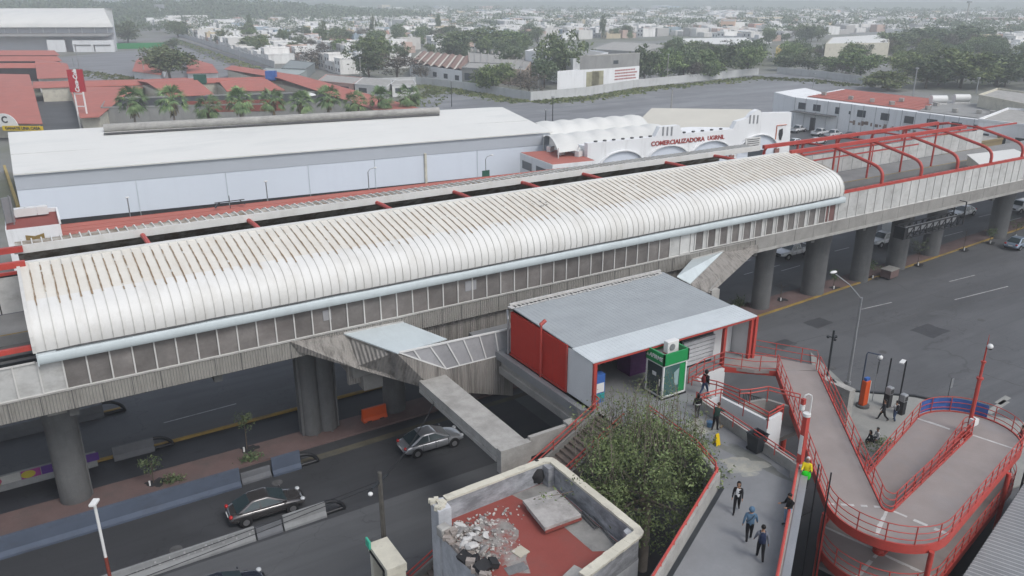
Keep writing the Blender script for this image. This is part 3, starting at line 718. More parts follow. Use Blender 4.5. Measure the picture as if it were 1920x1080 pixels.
def r3(path, hs=(1.02, .78)):
    for h in hs: mb.tube([Vector(p) + Vector((0, 0, h)) for p in path], .04, 6)
    for p in path: mb.tube([Vector(p), Vector(p) + Vector((0, 0, hs[0]))], .035, 6)
W0, W1, W2, W3 = [P(x, y, 7.45) - Vector((0, 0, .5)) for x, y in ((1320, 752), (1351, 744), (1440, 789), (1468, 773))]
r3([(31.55, 29.9, 6.7), W0, W1, (W1 + W2) / 2, W2, W3]); r3([(33.4, 32.2, 6.6), (34.2, 30.9, 6.6), (34.4, 29.2, 6.7)])
r3([(35.0, 28.9, 6.7), (36.2, 28.6, 6.7), (37.0, 26.9, 6.7)]); r3([(34.4, 29.2, 6.7), (35.0, 28.9, 6.7)])
railing(mb, [(33.4, 32.5, ZP), (35.2, 33.0, ZP), (37.1, 33.1, ZP)], 1.05, (1, .66, .33, .05), step=.95)
mb.build('handrail', M['red'], pl, smooth=50)
mb = MB(); mb.wall([(W1.x, W1.y), (W2.x, W2.y), (W3.x, W3.y)], .2, 3.6, 7.42); mb.wall([(W0.x, W0.y), (W1.x - .02, W1.y)], .2, 5, 7.42); mb.wall([(33.4, 32.9), (37.2, 33.0)], .2, 4.2, ZP - .1); mb.each('stairwell_wall', M['whitewall'], pl)
mb = MB(); mb.wall([(34.6, 29.4), (36.5, 28.9), (37.2, 26.9)], .2, 5.2, 6.6); mb.box(34.0, 37.5, 26.8, 29.4, 5.0, 5.3); mb.build('stairwell_ledge', M['conc'], pl)
mb = MB()
for i in range(14): mb.box(37.3 - i * .3, 37.6 - i * .3, 30.2, 32.6, 3.2, 6.9 - (13 - i) * .24 - .1)
mb.build('steps', M['conc'], pl)
mb = MB()
for i in range(12): mb.bar((36.0 + i * .16, 30.25, 5.6 - i * .08), (36.0 + i * .16, 30.25, 6.6 - i * .08), .03)
mb.bar((36, 30.25, 6.6), (37.8, 30.25, 5.7), .05); mb.build('stair_bars', M['darkmetal'], pl)
mb = MB(); mb.box(31.9, 33.5, 22.6, 29.6, 3.4, 3.5); mb.build('light_well_floor', M['gutter'], pl)
# long stair to the street, left of the plaza
sx = thing('street_stair', 'long concrete stair with red handrails down to the street behind the ruined building', 'stairway', (26, 31.4, ZP))
mb = MB(); n = 40
for i in range(n):
    x1 = 26.3 - i * .31; z = ZP - .17 * (i + 1)
    mb.box(x1 - .31, x1, 30.45, 32.45, max(0, z - .55), z)
mb.build('steps', mat('stair_tread', (.20, .165, .14), .9, .2, 1.2, 8, dirt=(.13, .115, .10), dirt_amt=.7, dirt_scale=(.8, .8, .8)), sx)
mb = MB()
for y in (30.3, 32.45): mb.slab([(26.3, y, ZP - .6), (26.3, y, ZP + .25), (13.9, y, .6), (13.9, y, .0)], (0, .14, 0))
mb.build('stringer', M['conc'], sx)
mb = MB()
for y in (30.37, 32.5):
    for h in (.9, .55): mb.tube([(26.3, y, ZP + h), (13.6, y, .05 + h)], .045, 6)
    for i in range(9): x = 26.2 - i * 1.55; zz = ZP - (26.3 - x) * .547; mb.tube([(x, y, zz), (x, y, zz + .9)], .035, 6)
    mb.tube([(26.3, y, ZP + .9), (26.4, 33.1 if y > 31 else y, ZP + .9)], .045, 6)
mb.tube([(20.3, 32.5, 3.6), (20.3, 32.5, 4.9)], .07, 8)
mb.build('handrail', M['red'], sx, smooth=50)
# concrete bridge arm and parapet round the void
arm = thing('concrete_walkway_beam', 'flat grey concrete beam reaching from the stair enclosure over the road to a short pier', 'beam', (20.6, 37, 6))
mb = MB(); mb.box(19.75, 21.65, 33.2, 43.1, 5.75, 6.3); mb.box(19.7, 21.7, 33.2, 43.0, 5.5, 5.74); mb.build('beam', M['conc_light'], arm)
mb = MB(); mb.box(19.75, 21.75, 32.75, 33.19, 4.9, 6.38); mb.build('end_block', M['conc_light'], arm)
mb = MB(); mb.box(20.2, 21.9, 32.85, 33.1, 0, 4.88); 
for i in range(9): mb.box(20.3 + i * .18, 20.38 + i * .18, 32.79, 32.84, 0, 4.7)
mb.build('end_pier', M['conc'], arm)
mb = MB(); mb.box(21.76, 25.6, 32.9, 33.15, 5.3, 6.55); mb.box(24.3, 24.9, 32.75, 33.3, 6.56, 6.7); mb.build('parapet', M['conc_light'], arm)
# ------------------------------------------------------------- ticket hall
h = thing('ticket_hall', 'low ticket hall with red end wall and wide grey sheet metal roof beside the viaduct', 'ticket hall', (33, 38, ZP))
mb = MB(); zb, zf = 10.38, 10.02
def hz_(y): return zf + (zb - zf) * (y - 33.0) / 9.2
mb.slab([(26.25, 35.0, hz_(35)), (39.55, 35.0, hz_(35)), (39.75, 42.2, zb), (26.25, 42.2, zb)], (0, 0, .06))
for i in range(45):
    x = 26.3 + i * .3; mb.bar((x, 35.0, hz_(35) + .06), (x, 42.15, zb + .06), .03, .016)
roof = mb.build('roof', M['hallroof'], h)
mb = MB(); mb.slab([(26.1, 32.95, zf + .005), (39.7, 32.95, zf + .005), (39.65, 35.03, hz_(35) + .03), (26.1, 35.03, hz_(35) + .03)], (0, 0, .07))
for i in range(46):
    x = 26.2 + i * .295; mb.bar((x, 33.0, zf + .078), (x, 35, hz_(35) + .102), .025, .014)
sub(mb, 'front_roof_strip', M['hallroof_lite'], roof)
mb = MB(); mb.box(26.2, 39.5, 42.15, 42.3, zb, zb + .28)
rr = random.Random(5)
for i in range(40): x = 26.3 + i * .33; mb.obox((x, 42.05, zb + .09), (.5, .25 + rr.uniform(0, .25), .06), rr.uniform(-.3, .3))
sub(mb, 'roof_flashing', M['joint'], roof)
mb = MB(); mb.box(26.25, 39.7, 42.3, 47.3, 7.0, 10.6); mb.build('back_wall', M['flute'], h) if False else None
mb = MB(); mb.box(26.2, 26.38, 35.6, 42.1, 7.1, hz_(36) - .02); mb.build('end_wall', M['redwall'], h)
mb = MB(); mb.box(26.22, 26.36, 33.15, 35.58, 7.02, hz_(33.2) - .02); mb.build('end_panel', M['whitewall'], h)
mb = MB(); mb.box(26.12, 26.19, 35.55, 35.66, 7.0, 10.2); mb.box(26.12, 26.19, 35.6, 42.1, 6.98, 7.08); mb.build('wall_trim', M['red'], h)
mb = MB(); mb.box(25.7, 26.55, 33.0, 42.5, 6.1, 6.45); mb.box(25.5, 26.5, 33.0, 42.5, 5.6, 6.09); mb.box(26.0, 26.5, 33.0, 42.5, 6.46, 7.0); mb.build('base_ledge', M['conc'], h)
mb = MB()
for x, y in ((26.35, 33.1), (37.2, 33.35), (39.45, 33.15), (39.75, 33.05)): mb.box(x - .11, x + .11, y - .11, y + .11, 7.0, zf)
mb.box(26.2, 39.7, 33.0, 33.12, zf - .16, zf - .01)
mb.build('front_frame', M['red'], h)
mb = MB(); mb.box(37.3, 39.3, 34.6, 34.7, 7, 9.98); mb.box(39.4, 39.5, 33.3, 42.2, 7, 10.0); mb.build('side_wall', M['whitewall'], h)
mb = MB(); mb.box(26.4, 39.3, 41.9, 42.1, 7, 10.3); mb.build('back_wall', M['dark'], h)  # dark colour stands in for the shade deep inside the hall
mb = MB()
for i in range(6): mb.box(34.3, 37.1, 34.1 - i * .02, 34.2, 7.2 + i * .3, 7.44 + i * .3)
mb.build('shutter', mat('white_shutter', (.52, .53, .54), .7, .12, 2), h)
mb = MB(); mb.box(34.3, 37.1, 34.2, 34.3, 7.0, 9.1); mb.build('shutter_back', M['darkmetal'], h)
mb = MB()
for i in range(12): x = 28.2 + i * .5; mb.bar((x, 37.5, 7), (x, 37.5, 9.6), .06)
mb.bar((28, 37.5, 9.3), (34, 37.5, 9.3), .08); mb.build('gate_bars', M['greymetal'], h)
mb = MB(); mb.box(30.9, 32.6, 35.2, 36.5, 7.0, 9.0); mb.build('kiosk_front', mat('purple_kiosk', (.10, .03, .12), .6, .3, 2), h)
mb = MB(); mb.tube([(26.02, 38.2, 6.4), (26.02, 38.2, 10.6)], .07, 8); mb.tube([(25.95, 38.2, 10.6), (26.35, 38.2, 10.85)], .12, 6)
mb.build('vent_mast', M['red'], h, smooth=40)
mb = MB(); mb.tube([(26.1, 42.25, 6.2), (26.1, 42.25, 9.6), (26.25, 42.6, 10.1)], .08, 8); mb.build('conduit', M['greymetal'], h)
# blue vending display by the red column
k = thing('vending_display', 'tall blue vending display standing beside the front red column of the hall', 'display stand', (27.1, 33.7, ZP))
mb = MB(); mb.box(26.75, 27.45, 33.45, 33.95, ZP, ZP + 1.85); mb.build('cabinet', M['blue'], k)
mb = MB(); mb.box(26.82, 27.38, 33.43, 33.447, ZP + .7, ZP + 1.3); mb.build('poster', M['whitepaint'], k)
mb = MB(); mb.box(26.78, 27.42, 33.41, 33.448, ZP + .25, ZP + .62); mb.build('lower_poster', mat('teal_poster', (.03, .32, .33), .5, .35, 4), k)
# ------------------------------------------------------------- cash machine booth
b = thing('cash_machine_booth', 'glass cash machine booth with bright green sign box standing on the plaza', 'cash machine booth', (31.4, 32.5, ZP))
bx0, bx1, by0, by1 = 30.5, 32.3, 31.75, 33.2
mb = MB(); mb.box(bx0 - .1, bx1 + .1, by0 - .1, by1 + .1, ZP, ZP + .1); mb.build('dark_base', M['blackpaint'], b)
mb = MB()
for x, y in ((bx0, by0), (bx1, by0), (bx0, by1), (bx1, by1)): mb.box(x - .05, x + .05, y - .05, y + .05, ZP + .1, ZP + 2.25)
for z in (ZP + .1, ZP + 2.15): mb.box(bx0 + .05, bx1 - .05, by0 - .04, by0 + .04, z, z + .1); mb.box(bx0 - .04, bx0 + .04, by0 + .05, by1 - .05, z, z + .1)
mb.build('white_frame', M['whitepaint'], b)
mb = MB(); mb.box(bx0 + .05, bx1 - .05, by0 - .012, by0 + .012, ZP + .2, ZP + 2.15); mb.build('window', M['glass_booth'], b)
mb = MB(); mb.box(bx0 - .012, bx0 + .012, by0 + .05, by1 - .05, ZP + .2, ZP + 2.15); dr = mb.build('door', M['glass'], b)
mb = MB(); mb.tube([(bx0 - .07, by0 + .22, ZP + .85), (bx0 - .07, by0 + .22, ZP + 1.3)], .025, 6); sub(mb, 'handle', M['whitepaint'], dr)
mb = MB(); mb.box(bx0 - .022, bx0 - .013, by0 + .6, by0 + .95, ZP + 1.35, ZP + 1.6); sub(mb, 'notice', M['whitepaint'], dr)
mb = MB(); mb.box(bx1 - .5, bx1 - .06, by0 - .02, by0 - .013, ZP + .25, ZP + 2.1); mb.box(bx1 - .012, bx1 + .012, by0 + .05, by1 - .05, ZP + .2, ZP + 2.15); mb.box(bx0 + .05, bx1 - .05, by1 - .01, by1 + .01, ZP + .1, ZP + 2.15); mb.build('green_panel', M['green'], b)
mb = MB(); mb.slab([(bx0 + .95, by0 - .017, ZP + .75), (bx0 + 1.2, by0 - .017, ZP + .72), (bx0 + 1.26, by0 - .017, ZP + 1.85), (bx0 + .85, by0 - .017, ZP + 1.6)], (0, -.006, 0)); mb.build('machine_decal', mat('pale_decal', (.30, .42, .42), .4, .15, 3), b)
gz0, gz1 = ZP + 2.26, ZP + 3.0
mb = MB()
mb.wall([(bx0 - .1, by0 - .1), (bx1 + .1, by0 - .1), (bx1 + .1, by1 + .1), (bx0 - .1, by1 + .1), (bx0 - .1, by0 - .1)], .1, gz0, gz1); mb.box(bx0, bx1, by0, by1, gz0 + .02, gz0 + .3)
sg = mb.build('sign_box', M['green'], b)
text_mesh('sign_lettering', 'AFIRME', .36, M['whitepaint'], sg, face_frame((bx0 - .115, (by0 + by1) / 2 - .1, ZP + 2.63), (0, -1, 0), (0, 0, 1)), .01, .15, bold=.008)
mb = MB(); mb.face((bx0 - .108, by1 + .02, ZP + 2.5), (bx0 - .108, by1 - .2, ZP + 2.5), (bx0 - .108, by1 - .1, ZP + 2.72)); sub(mb, 'sign_triangle', M['whitepaint'], sg)
mb = MB(); mb.box(bx0, bx1, by0, by1, gz0 + .305, gz0 + .34); mb.build('booth_roof', M['conc_light'], b)
ac = thing('air_conditioner', 'white air conditioner unit sitting on the green booth roof', 'air conditioner', (31.6, 32.5, gz1))
mb = MB(); mb.box(31.2, 32.1, 32.25, 32.65, gz0 + .4, gz1 + .42); mb.build('casing', M['whitepaint'], ac, bevel=.03)
mb = MB(); mb.tube([(31.55, 32.245, gz1 + .05), (31.55, 32.22, gz1 + .05)], .22, 16); mb.build('fan_grille', M['greymetal'], ac)
mb = MB()
for x in (31.25, 32.0): mb.box(x - .03, x + .03, 32.22, 32.7, gz0 + .341, gz0 + .4)
mb.build('bracket', M['red'], ac)
# ------------------------------------------------------------- red looping ramp
rp = thing('looping_ramp', 'red railed pedestrian ramp looping twice down from the plaza beside the fuel islands', 'ramp', (40, 20, 0))
HA, HB = Vector((33.8, 18.7)), Vector((46.7, 21.8)); RC, HW = 1.6, 1.28
ax = math.atan2(HB.y - HA.y, HB.x - HA.x); S = Vector((40.75, 30.1))
dd = S - HA; ph = math.atan2(dd.y, dd.x) + math.acos(RC / dd.length)
path = []   # (x, y, z, left normal)
def seg_line(p, q, z0, z1, n):
    d = (q - p).normalized(); nl = Vector((-d.y, d.x))
    for i in range(n + 1): c_ = p.lerp(q, i / n); path.append((c_, z0 + (z1 - z0) * i / n, nl))
def seg_arc(c, a0, a1, z0, z1, n):
    for i in range(n + 1):
        a = a0 + (a1 - a0) * i / n; path.append((c + Vector((math.cos(a), math.sin(a))) * RC, z0 + (z1 - z0) * i / n, Vector((-math.cos(a), -math.sin(a)))))
def on(c, a): return c + Vector((math.cos(a), math.sin(a))) * RC
a2 = ax - math.pi / 2 + 2 * math.pi; a3 = a2 + math.pi
joints = []
seg_line(S, on(HA, ph), 7.0, 5.95, 14); joints.append(len(path) - 1)
seg_arc(HA, ph, a2, 5.95, 5.85, 16); joints.append(len(path) - 10); joints.append(len(path) - 1)
seg_line(on(HA, a2), on(HB, a2), 5.85, 4.6, 14); joints.append(len(path) - 1)
seg_arc(HB, a2, a3, 4.6, 4.5, 20); joints.append(len(path) - 1)
seg_line(on(HB, a3), on(HA, a3), 4.5, 3.3, 14); joints.append(len(path) - 1)
seg_arc(HA, a3, a3 + math.pi, 3.3, 3.2, 20); joints.append(len(path) - 1)
joints.append(len(path) - 11)
seg_line(on(HA, a2), on(HB, a2), 3.2, 2.0, 14)
seg_arc(HB, a2, a3, 2.0, 1.9, 20)
seg_line(on(HB, a3), on(HA, a3), 1.9, .75, 14)
def edge(i, s, dz=0): c_, z, nl = path[i]; q = c_ + nl * s; return Vector((q.x, q.y, z + dz))
mb = MB(); secs = []
for i in range(len(path)): secs.append([edge(i, HW), edge(i, -HW), edge(i, -HW, -.2), edge(i, HW, -.2)])
mb.loft(secs, True, caps=True); mb.build('deck', M['ramp'], rp, smooth=30)
for s, n_ in ((-HW, 'edge_beam'), (HW, 'edge_beam')):
    mb = MB(); k = 1 if s > 0 else -1
    mb.loft([[edge(i, s + k * .005, .07), edge(i, s + k * .09, .07), edge(i, s + k * .09, -.42), edge(i, s + k * .005, -.42)] for i in range(len(path))], True, caps=True)
    mb.build('edge_beam', M['red'], rp, smooth=30)
    rl = MB()
    railing(rl, [edge(i, s + k * .045, .05) for i in range(len(path))], 1.02, (1, .62, .26), .026, 1.3, .032)
    rl.build('railing', M['red'], rp, smooth=50)
for j in joints:
    mb = MB()
    c_, z, nl = path[j]; d = Vector((nl.y, -nl.x)); a = Vector((c_.x, c_.y, z + .005)); n3 = Vector((nl.x, nl.y, 0)); d3 = Vector((d.x, d.y, 0)) * .1
    for t in range(8):
        if rnd.random() < .12: continue
        p, q = a + n3 * (HW * (1 - t / 4)), a + n3 * (HW * (1 - (t + 1) / 4)); wv = d3 * rnd.uniform(.6, 1.3)
        mb.face(p - wv, q - wv, q + d3, p + d3)
    mb.build('mortar_joint', M['joint'], rp)
mb = MB(); mb.cyl((HA.x, HA.y, 0), .24, 5.75, 16); mb.build('hub_post', M['red'], rp, smooth=40)
for a in (2.6, 4.42): c_ = HA + Vector((math.cos(a), math.sin(a))) * (RC + HW + .22); mb = MB(); mb.cyl((c_.x, c_.y, 0), .13, 5.62, 12); mb.build('support_post', M['red'], rp, smooth=40)
for t in (.78,):
    c_ = on(HA, a2).lerp(on(HB, a2), t); nl = Vector((math.cos(a2), math.sin(a2))) * (HW + .2); mb = MB(); mb.cyl((c_.x + nl.x, c_.y + nl.y, 0), .13, 5.2 - t * .9, 12); mb.build('support_post', M['red'], rp, smooth=40)
for a in (.2, 1.4): c_ = HB + Vector((math.cos(a), math.sin(a))) * (RC + HW + .2); mb = MB(); mb.cyl((c_.x, c_.y, 0), .13, 4.3, 12); mb.build('support_post', M['red'], rp, smooth=40)
for px, py in ((1458, 790), (1480, 745)):
    c_ = P(px, py, 5.5); mb = MB(); mb.cyl((c_.x, c_.y, 0), .18, 6.5, 12); mb.build('support_post', M['red'], rp, smooth=40)
# landing beside the hall
Lp = [(37.1, 33.2), (40.32, 33.6), (42.3, 30.1), (41.85, 29.4), (S.x - 1.1, S.y + .65), (38.6, 31.3)]
LP = [(37.1, 33.2), (40.0, 33.75), (42.4, 30.0), (41.85, 29.45), (39.65, 30.75), (38.4, 31.6)]
mb = MB(); mb.prism(LP, ZP - .22, ZP + .003); mb.build('landing', M['ramp'], rp)
mb = MB(); railing(mb, [(40.15, 33.6, ZP), (42.4, 30.0, ZP), (41.85, 29.5, ZP)], 1.05, (1, .6, .15), step=1.5); railing(mb, [(37.1, 33.15, ZP), (38.4, 31.6, ZP), (39.65, 30.75, ZP)], 1.05, (1, .6, .15), step=1.3)
mb.bar((37.1, 33.1, ZP - .2), (39.65, 30.7, ZP - .2), .1, .35); mb.bar((40.2, 33.75, ZP - .2), (42.45, 30.0, ZP - .2), .1, .3)
mb.build('railing', M['red'], rp, smooth=50)
mb = MB()   # blue sheet fixed to the far turn's rail
for i in range(9):
    a0 = a2 + math.pi * (.47 + .052 * i); a1 = a0 + math.pi * .052; r_ = RC + HW + .13
    p, q = HB + Vector((math.cos(a0), math.sin(a0))) * r_, HB + Vector((math.cos(a1), math.sin(a1))) * r_
    mb.slab([(p.x, p.y, 4.6), (q.x, q.y, 4.6), (q.x, q.y, 5.45), (p.x, p.y, 5.45)], Vector((math.cos(a0), math.sin(a0), 0)) * .015)
mb.build('blue_sheet', M['blue'], rp)
# mast with dome camera in the ramp's far eye
ms = thing('camera_mast', 'tall red mast with white dome camera rising from the far turn of the ramp', 'camera mast', (47.0, 21.9, 0))
mb = MB(); mb.tube([(47, 21.9, 0), (47, 21.9, 8.3), (47, 21.9, 8.32), (47, 21.9, 9.4), (47, 21.9, 9.42), (47, 21.9, 10.3)], [.12, .12, .085, .085, .05, .05], 10); mb.cyl((47, 21.9, 8.2), .2, .12, 10); mb.cyl((47, 21.9, 9.3), .15, .1, 10)
mb.tube([(47, 21.9, 10.3), (47.02, 21.92, 11.1)], [.03, .012], 6); mb.build('mast', M['red'], ms, smooth=40)
mb = MB(); mb.ball((47.0, 21.72, 10.42), .17, nu=16, nv=10); mb.build('dome_housing', M['whitepaint'], ms, smooth=180)
mb = MB(); mb.ball((47.0, 21.70, 10.34), .135, nu=16, nv=10); mb.build('dome_lens', M['lens'], ms, smooth=180)
mb = MB(); mb.box(46.75, 47.2, 21.5, 21.85, 5.2, 5.6); mb.build('control_box', M['whitepaint'], ms)
# camera post on the plaza
cp = thing('camera_post', 'red square camera post with white curved arm at the corner of the plaza wall', 'camera post', (30.65, 21.75, ZP))
mb = MB(); mb.box(30.5, 30.76, 21.62, 21.88, ZP, ZP + 3.6); mb.build('post', M['red'], cp)
mb = MB(); mb.box(30.36, 30.9, 21.5, 22.05, ZP, ZP + .95); mb.build('base_plinth', M['conc_light'], cp)
mb = MB(); mb.cyl((30.63, 21.75, ZP + 3.6), .19, .16, 14); mb.tube([(30.75, 21.68, ZP + 3.7), (30.75, 21.68, ZP + 4.55), (30.72, 21.7, ZP + 4.72), (30.6, 21.78, ZP + 4.8), (30.46, 21.86, ZP + 4.74), (30.42, 21.88, ZP + 4.6)], .035, 8); mb.build('curved_arm', M['whitepaint'], cp, smooth=40)
mb = MB(); mb.ball((30.4, 21.9, ZP + 4.0), .13); mb.cyl((30.4, 21.9, ZP + 4.02), .13, .2, 12); mb.build('camera_head', M['whitepaint'], cp, smooth=40)
mb = MB(); mb.box(30.32, 30.5, 21.8, 21.98, ZP + 4.25, ZP + 4.55); mb.build('control_box', M['red'], cp)
mb = MB(); mb.box(30.47, 30.494, 21.65, 21.85, ZP + 1.5, ZP + 2.55); mb.build('notice', M['whitepaint'], cp)
for px, py in ((1527, 895), (1552, 905), (1565, 930)):
    pass
# black gate posts by the ramp
mb = None
for lab, x, y in (('thin black post between the plaza wall and the ramp, nearest the camera post', 31.55, 22.4), ('thin black post between the plaza wall and the ramp, middle of three', 31.1, 21.0), ('thin black post between the plaza wall and the ramp, nearest the near turn', 31.0, 20.2)):
    mb = MB(); mb.tube([(x, y, 0), (x, y, 8.1)], .04, 6); tag(mb.build('thin_post', M['blackpaint']), lab, 'post', 'thin black posts by the ramp')
# ------------------------------------------------------------- ruined building in front
rb = thing('ruined_building', 'partly demolished building with red flat roof and grimy cream topped parapet', 'building', (17.5, 26, 0))
ZR, ZT = 5.75, 7.0
M['ruin_in'] = mat('weathered_render', (.40, .41, .43), .9, .2, .9, 8, dirt=(.16, .165, .175), dirt_scale=(.8, .8, 2.0), dirt_lo=.38, dirt_hi=.64, dirt_amt=.9)
M['ruin_out'] = mat('weathered_white_wall', (.53, .54, .56), .9, .16, .9, 6, dirt=(.26, .265, .28), dirt_scale=(1.1, 1.1, .9), dirt_lo=.45, dirt_amt=.75)
A_, B_, C_, D_, E2 = (14.05, 29.9), (21.25, 30.2), (21.3, 22.9), (20.8, 22.45), (14.2, 20.9)
mb = MB(); mb.prism([(14.1, 20.9), (20.9, 22.5), (21.2, 23), (21.2, 30.1), (14.1, 29.9)], 0, ZR - .05); mb.build('wall', M['ruin_out'], rb)
mb = MB(); mb.prism([(14.15, 21.1), (20.85, 22.7), (20.85, 29.85), (14.15, 29.6)], ZR - .05, ZR); mb.build('roof', M['redroof2'], rb)
t = .34
mb = MB(); mb.wall([(14.6, 29.95), (21.1, 30.2)], -t, ZR, ZT - .12); mb.wall([(21.25, 30.1), (21.3, 23.0), (20.8, 22.45), (17.3, 21.65)], -t, ZR, ZT - .12); mb.build('parapet', M['ruin_in'], rb)
mb = MB(); mb.wall([(21.26, 30.0), (21.32, 22.98), (20.82, 22.4), (17.2, 21.58)], -.03, 0, ZT - .12) if False else None
mb = MB()
def cap(path, w, z0, z1, ragged=0):
    for a, b_ in zip(path[:-1], path[1:]):
        a = Vector(a); b_ = Vector(b_); d = (b_ - a).normalized(); n = Vector((d.y, -d.x)); k = 14
        for i in range(k):
            p, q = a.lerp(b_, i / k), a.lerp(b_, (i + 1) / k); j = rnd.uniform(-.015, .015)
            mb.prism([p - n * (.05 + j), q - n * (.05 + j), q + n * (w + j), p + n * (w + j)], z0, z1 + rnd.uniform(-.008, .008))
cap([(14.75, 29.95), (20.7, 30.18)], t + .03, ZT - .12, ZT); cap([(21.27, 29.7), (21.32, 23.0)], t + .03, ZT - .12, ZT); cap([(20.95, 22.5), (17.2, 21.6)], t + .1, ZT - .12, ZT)
mb.prism([(20.69, 30.2), (21.0, 30.15), (21.24, 29.98), (21.3, 29.69), (20.9, 29.69), (20.69, 29.8)], ZT - .12, ZT + .004); mb.prism([(21.35, 23.01), (21.25, 22.65), (20.94, 22.44), (20.85, 22.9), (20.95, 23.01)], ZT - .12, ZT + .004)
mb.build('parapet_cap', M['cream'], rb)
mb = MB(); mb.box(20.55, 20.92, 29.3, 29.85, ZR, ZT - .13); mb.prism([(20.5, 22.7), (20.92, 22.8), (20.92, 23.4), (20.6, 23.3)], ZR, ZT - .13); mb.each('corner_pilaster', M['ruin_in'], rb)
mb = MB(); mb.prism([(13.98, 28.95), (14.68, 28.98), (14.72, 29.92), (14.4, 30.02), (14.02, 29.85)], 0, ZT - .05); mb.build('corner_pier', M['ruin_out'], rb)
mb = MB()
for k in range(10): mb.obox((14.35 + rnd.uniform(-.3, .3), 29.5 + rnd.uniform(-.45, .4), ZT - .05 + rnd.uniform(0, .12)), (rnd.uniform(.15, .4), rnd.uniform(.15, .35), .2), rnd.uniform(0, 3))
mb.build('broken_pier_top', M['cream'], rb)
mb = MB(); mb.box(14.02, 14.25, 22.4, 28.9, ZR - .05, ZR + .12)
for k in range(60):
    y = rnd.uniform(21.2, 28.7); mb.obox((14.15 + rnd.uniform(-.1, .3), y, ZR + .1 + rnd.uniform(0, .25)), (rnd.uniform(.1, .45), rnd.uniform(.1, .4), rnd.uniform(.1, .35)), rnd.uniform(0, 3))
mb.build('broken_wall_edge', mat('broken_masonry', (.34, .30, .27), .95, .35, 3, 10), rb)
mb = MB(); mb.face((18.6, 29.75, ZR + .004), (20.8, 29.8, ZR + .004), (20.8, 23.2, ZR + .004), (19.4, 24.0, ZR + .004), (19.3, 27.4, ZR + .004)); mb.build('bare_strip', mat('bare_screed', (.27, .265, .25), .9, .2, 1, 6, dirt=(.14, .135, .13), dirt_scale=(.9, .9, 1), dirt_amt=.8), rb)
sl_ = [P(980, 938, ZR + .45), P(1043, 918, ZR + .45), P(1090, 965, ZR + .45), P(1022, 990, ZR + .45)]
mb = MB(); mb.slab(sl_, (0, 0, -.16)); mb.slab([p + (Vector((19.4, 27, ZR + .45)) - p) * .12 - Vector((0, 0, .16)) for p in sl_], (0, 0, -.28)); mb.build('raised_slab', mat('stained_slab', (.42, .40, .38), .9, .2, 1.6, 7, dirt=(.15, .14, .13), dirt_scale=(.8, .8, 1), dirt_lo=.45, dirt_amt=.85), rb)
mb = MB(); a, b_ = sl_[3], sl_[2]; mb.bar(a + Vector((0, -.03, -.22)), b_ + Vector((0, -.03, -.22)), .04, .14); mb.build('slab_edge_band', M['redroof2'], rb)
mb = MB()
for o in (0, .16): a, b_ = P(1088, 962, ZR + .1), P(1118, 992, ZR + .1); v = Vector((o, .05, 0)); mb.tube([a + v, b_ + v], .04, 6)
a, b_ = P(1100, 965, ZR + .12), P(1165, 1040, ZR + .12); mb.tube([a + Vector((.3, .2, 0)), b_ + Vector((.15, .1, 0))], .045, 6); mb.build('rooftop_pipe', M['gutter'], rb, smooth=40)
mb = MB(); mb.bar(P(1120, 1062, ZR + .12), P(1160, 1045, ZR + .12), .12, .2); mb.build('roof_batten', M['greywall'], rb)
mb = MB(); q_ = P(885, 1030, ZR); mb.face(*blob(16.05, q_.y, 1.15, 1.9, ZR + .006, 31)); mb.face(*[P(x, y, ZR + .009) for x, y in ((905, 1000), (925, 1000), (985, 1045), (995, 1075), (960, 1075), (935, 1040))]); mb.each('dust_patch', mat('plaster_dust', (.30, .28, .26), .95, .25, 1.5, 7, dirt=(.25, .085, .07), dirt_scale=(1.6, 1.6, 1), dirt_lo=.45, dirt_hi=.6, dirt_amt=.9), rb)
# things lying on that roof
bag = P(1005, 905, ZR); mb = MB(); mb.ball((bag.x, bag.y, ZR + .5), .46, nu=18, nv=12, sz=1.15, sx=.9); mb.ball((bag.x + .12, bag.y + .14, ZR + 1.05), .17, sz=1.6)
for i, v in enumerate(mb.v): n_ = noise.noise(Vector(v) * 4) * .09; mb.v[i] = (v[0] + n_, v[1] + n_, max(ZR, v[2] + n_))
tag(mb.build('rubbish_bag', M['dark'], smooth=180), 'dark tied rubbish bag slumped in the back corner of the red roof', 'bag')
c0 = P(976, 1035, ZR + .01); mb = MB(); mb.obox((c0.x, c0.y, ZR + .03), (.62, .62, .05), .2); tag(mb.build('paving_tile', mat('cream_tile', (.50, .46, .37), .8, .08, 2)), 'square cream tile lying flat on the red roof', 'tile')
c0 = P(968, 1066, ZR + .01); mb = MB(); mb.obox((c0.x, c0.y, ZR + .008), (1.0, .55, .012), -.1); tag(mb.build('felt_sheet', mat('grey_felt', (.19, .19, .19), .9, .25, 2)), 'grey roofing felt sheet near the cream tile', 'sheet')
c0 = P(1075, 1075, ZR + .2); mb = MB(); mb.obox((c0.x, c0.y - .2, ZR + .16), (.9, .8, .3), .35); tag(mb.build('broken_slab', M['conc_light']), 'pale broken slab at the lower edge of the red roof', 'slab')
c0 = P(832, 995, ZR + .3); mb = MB(); mb.obox((c0.x, c0.y, ZR + .3), (.55, .5, .55), .15); tag(mb.build('concrete_block', M['conc_light'], bevel=.05), 'large pale concrete block beside the broken corner pier', 'block')
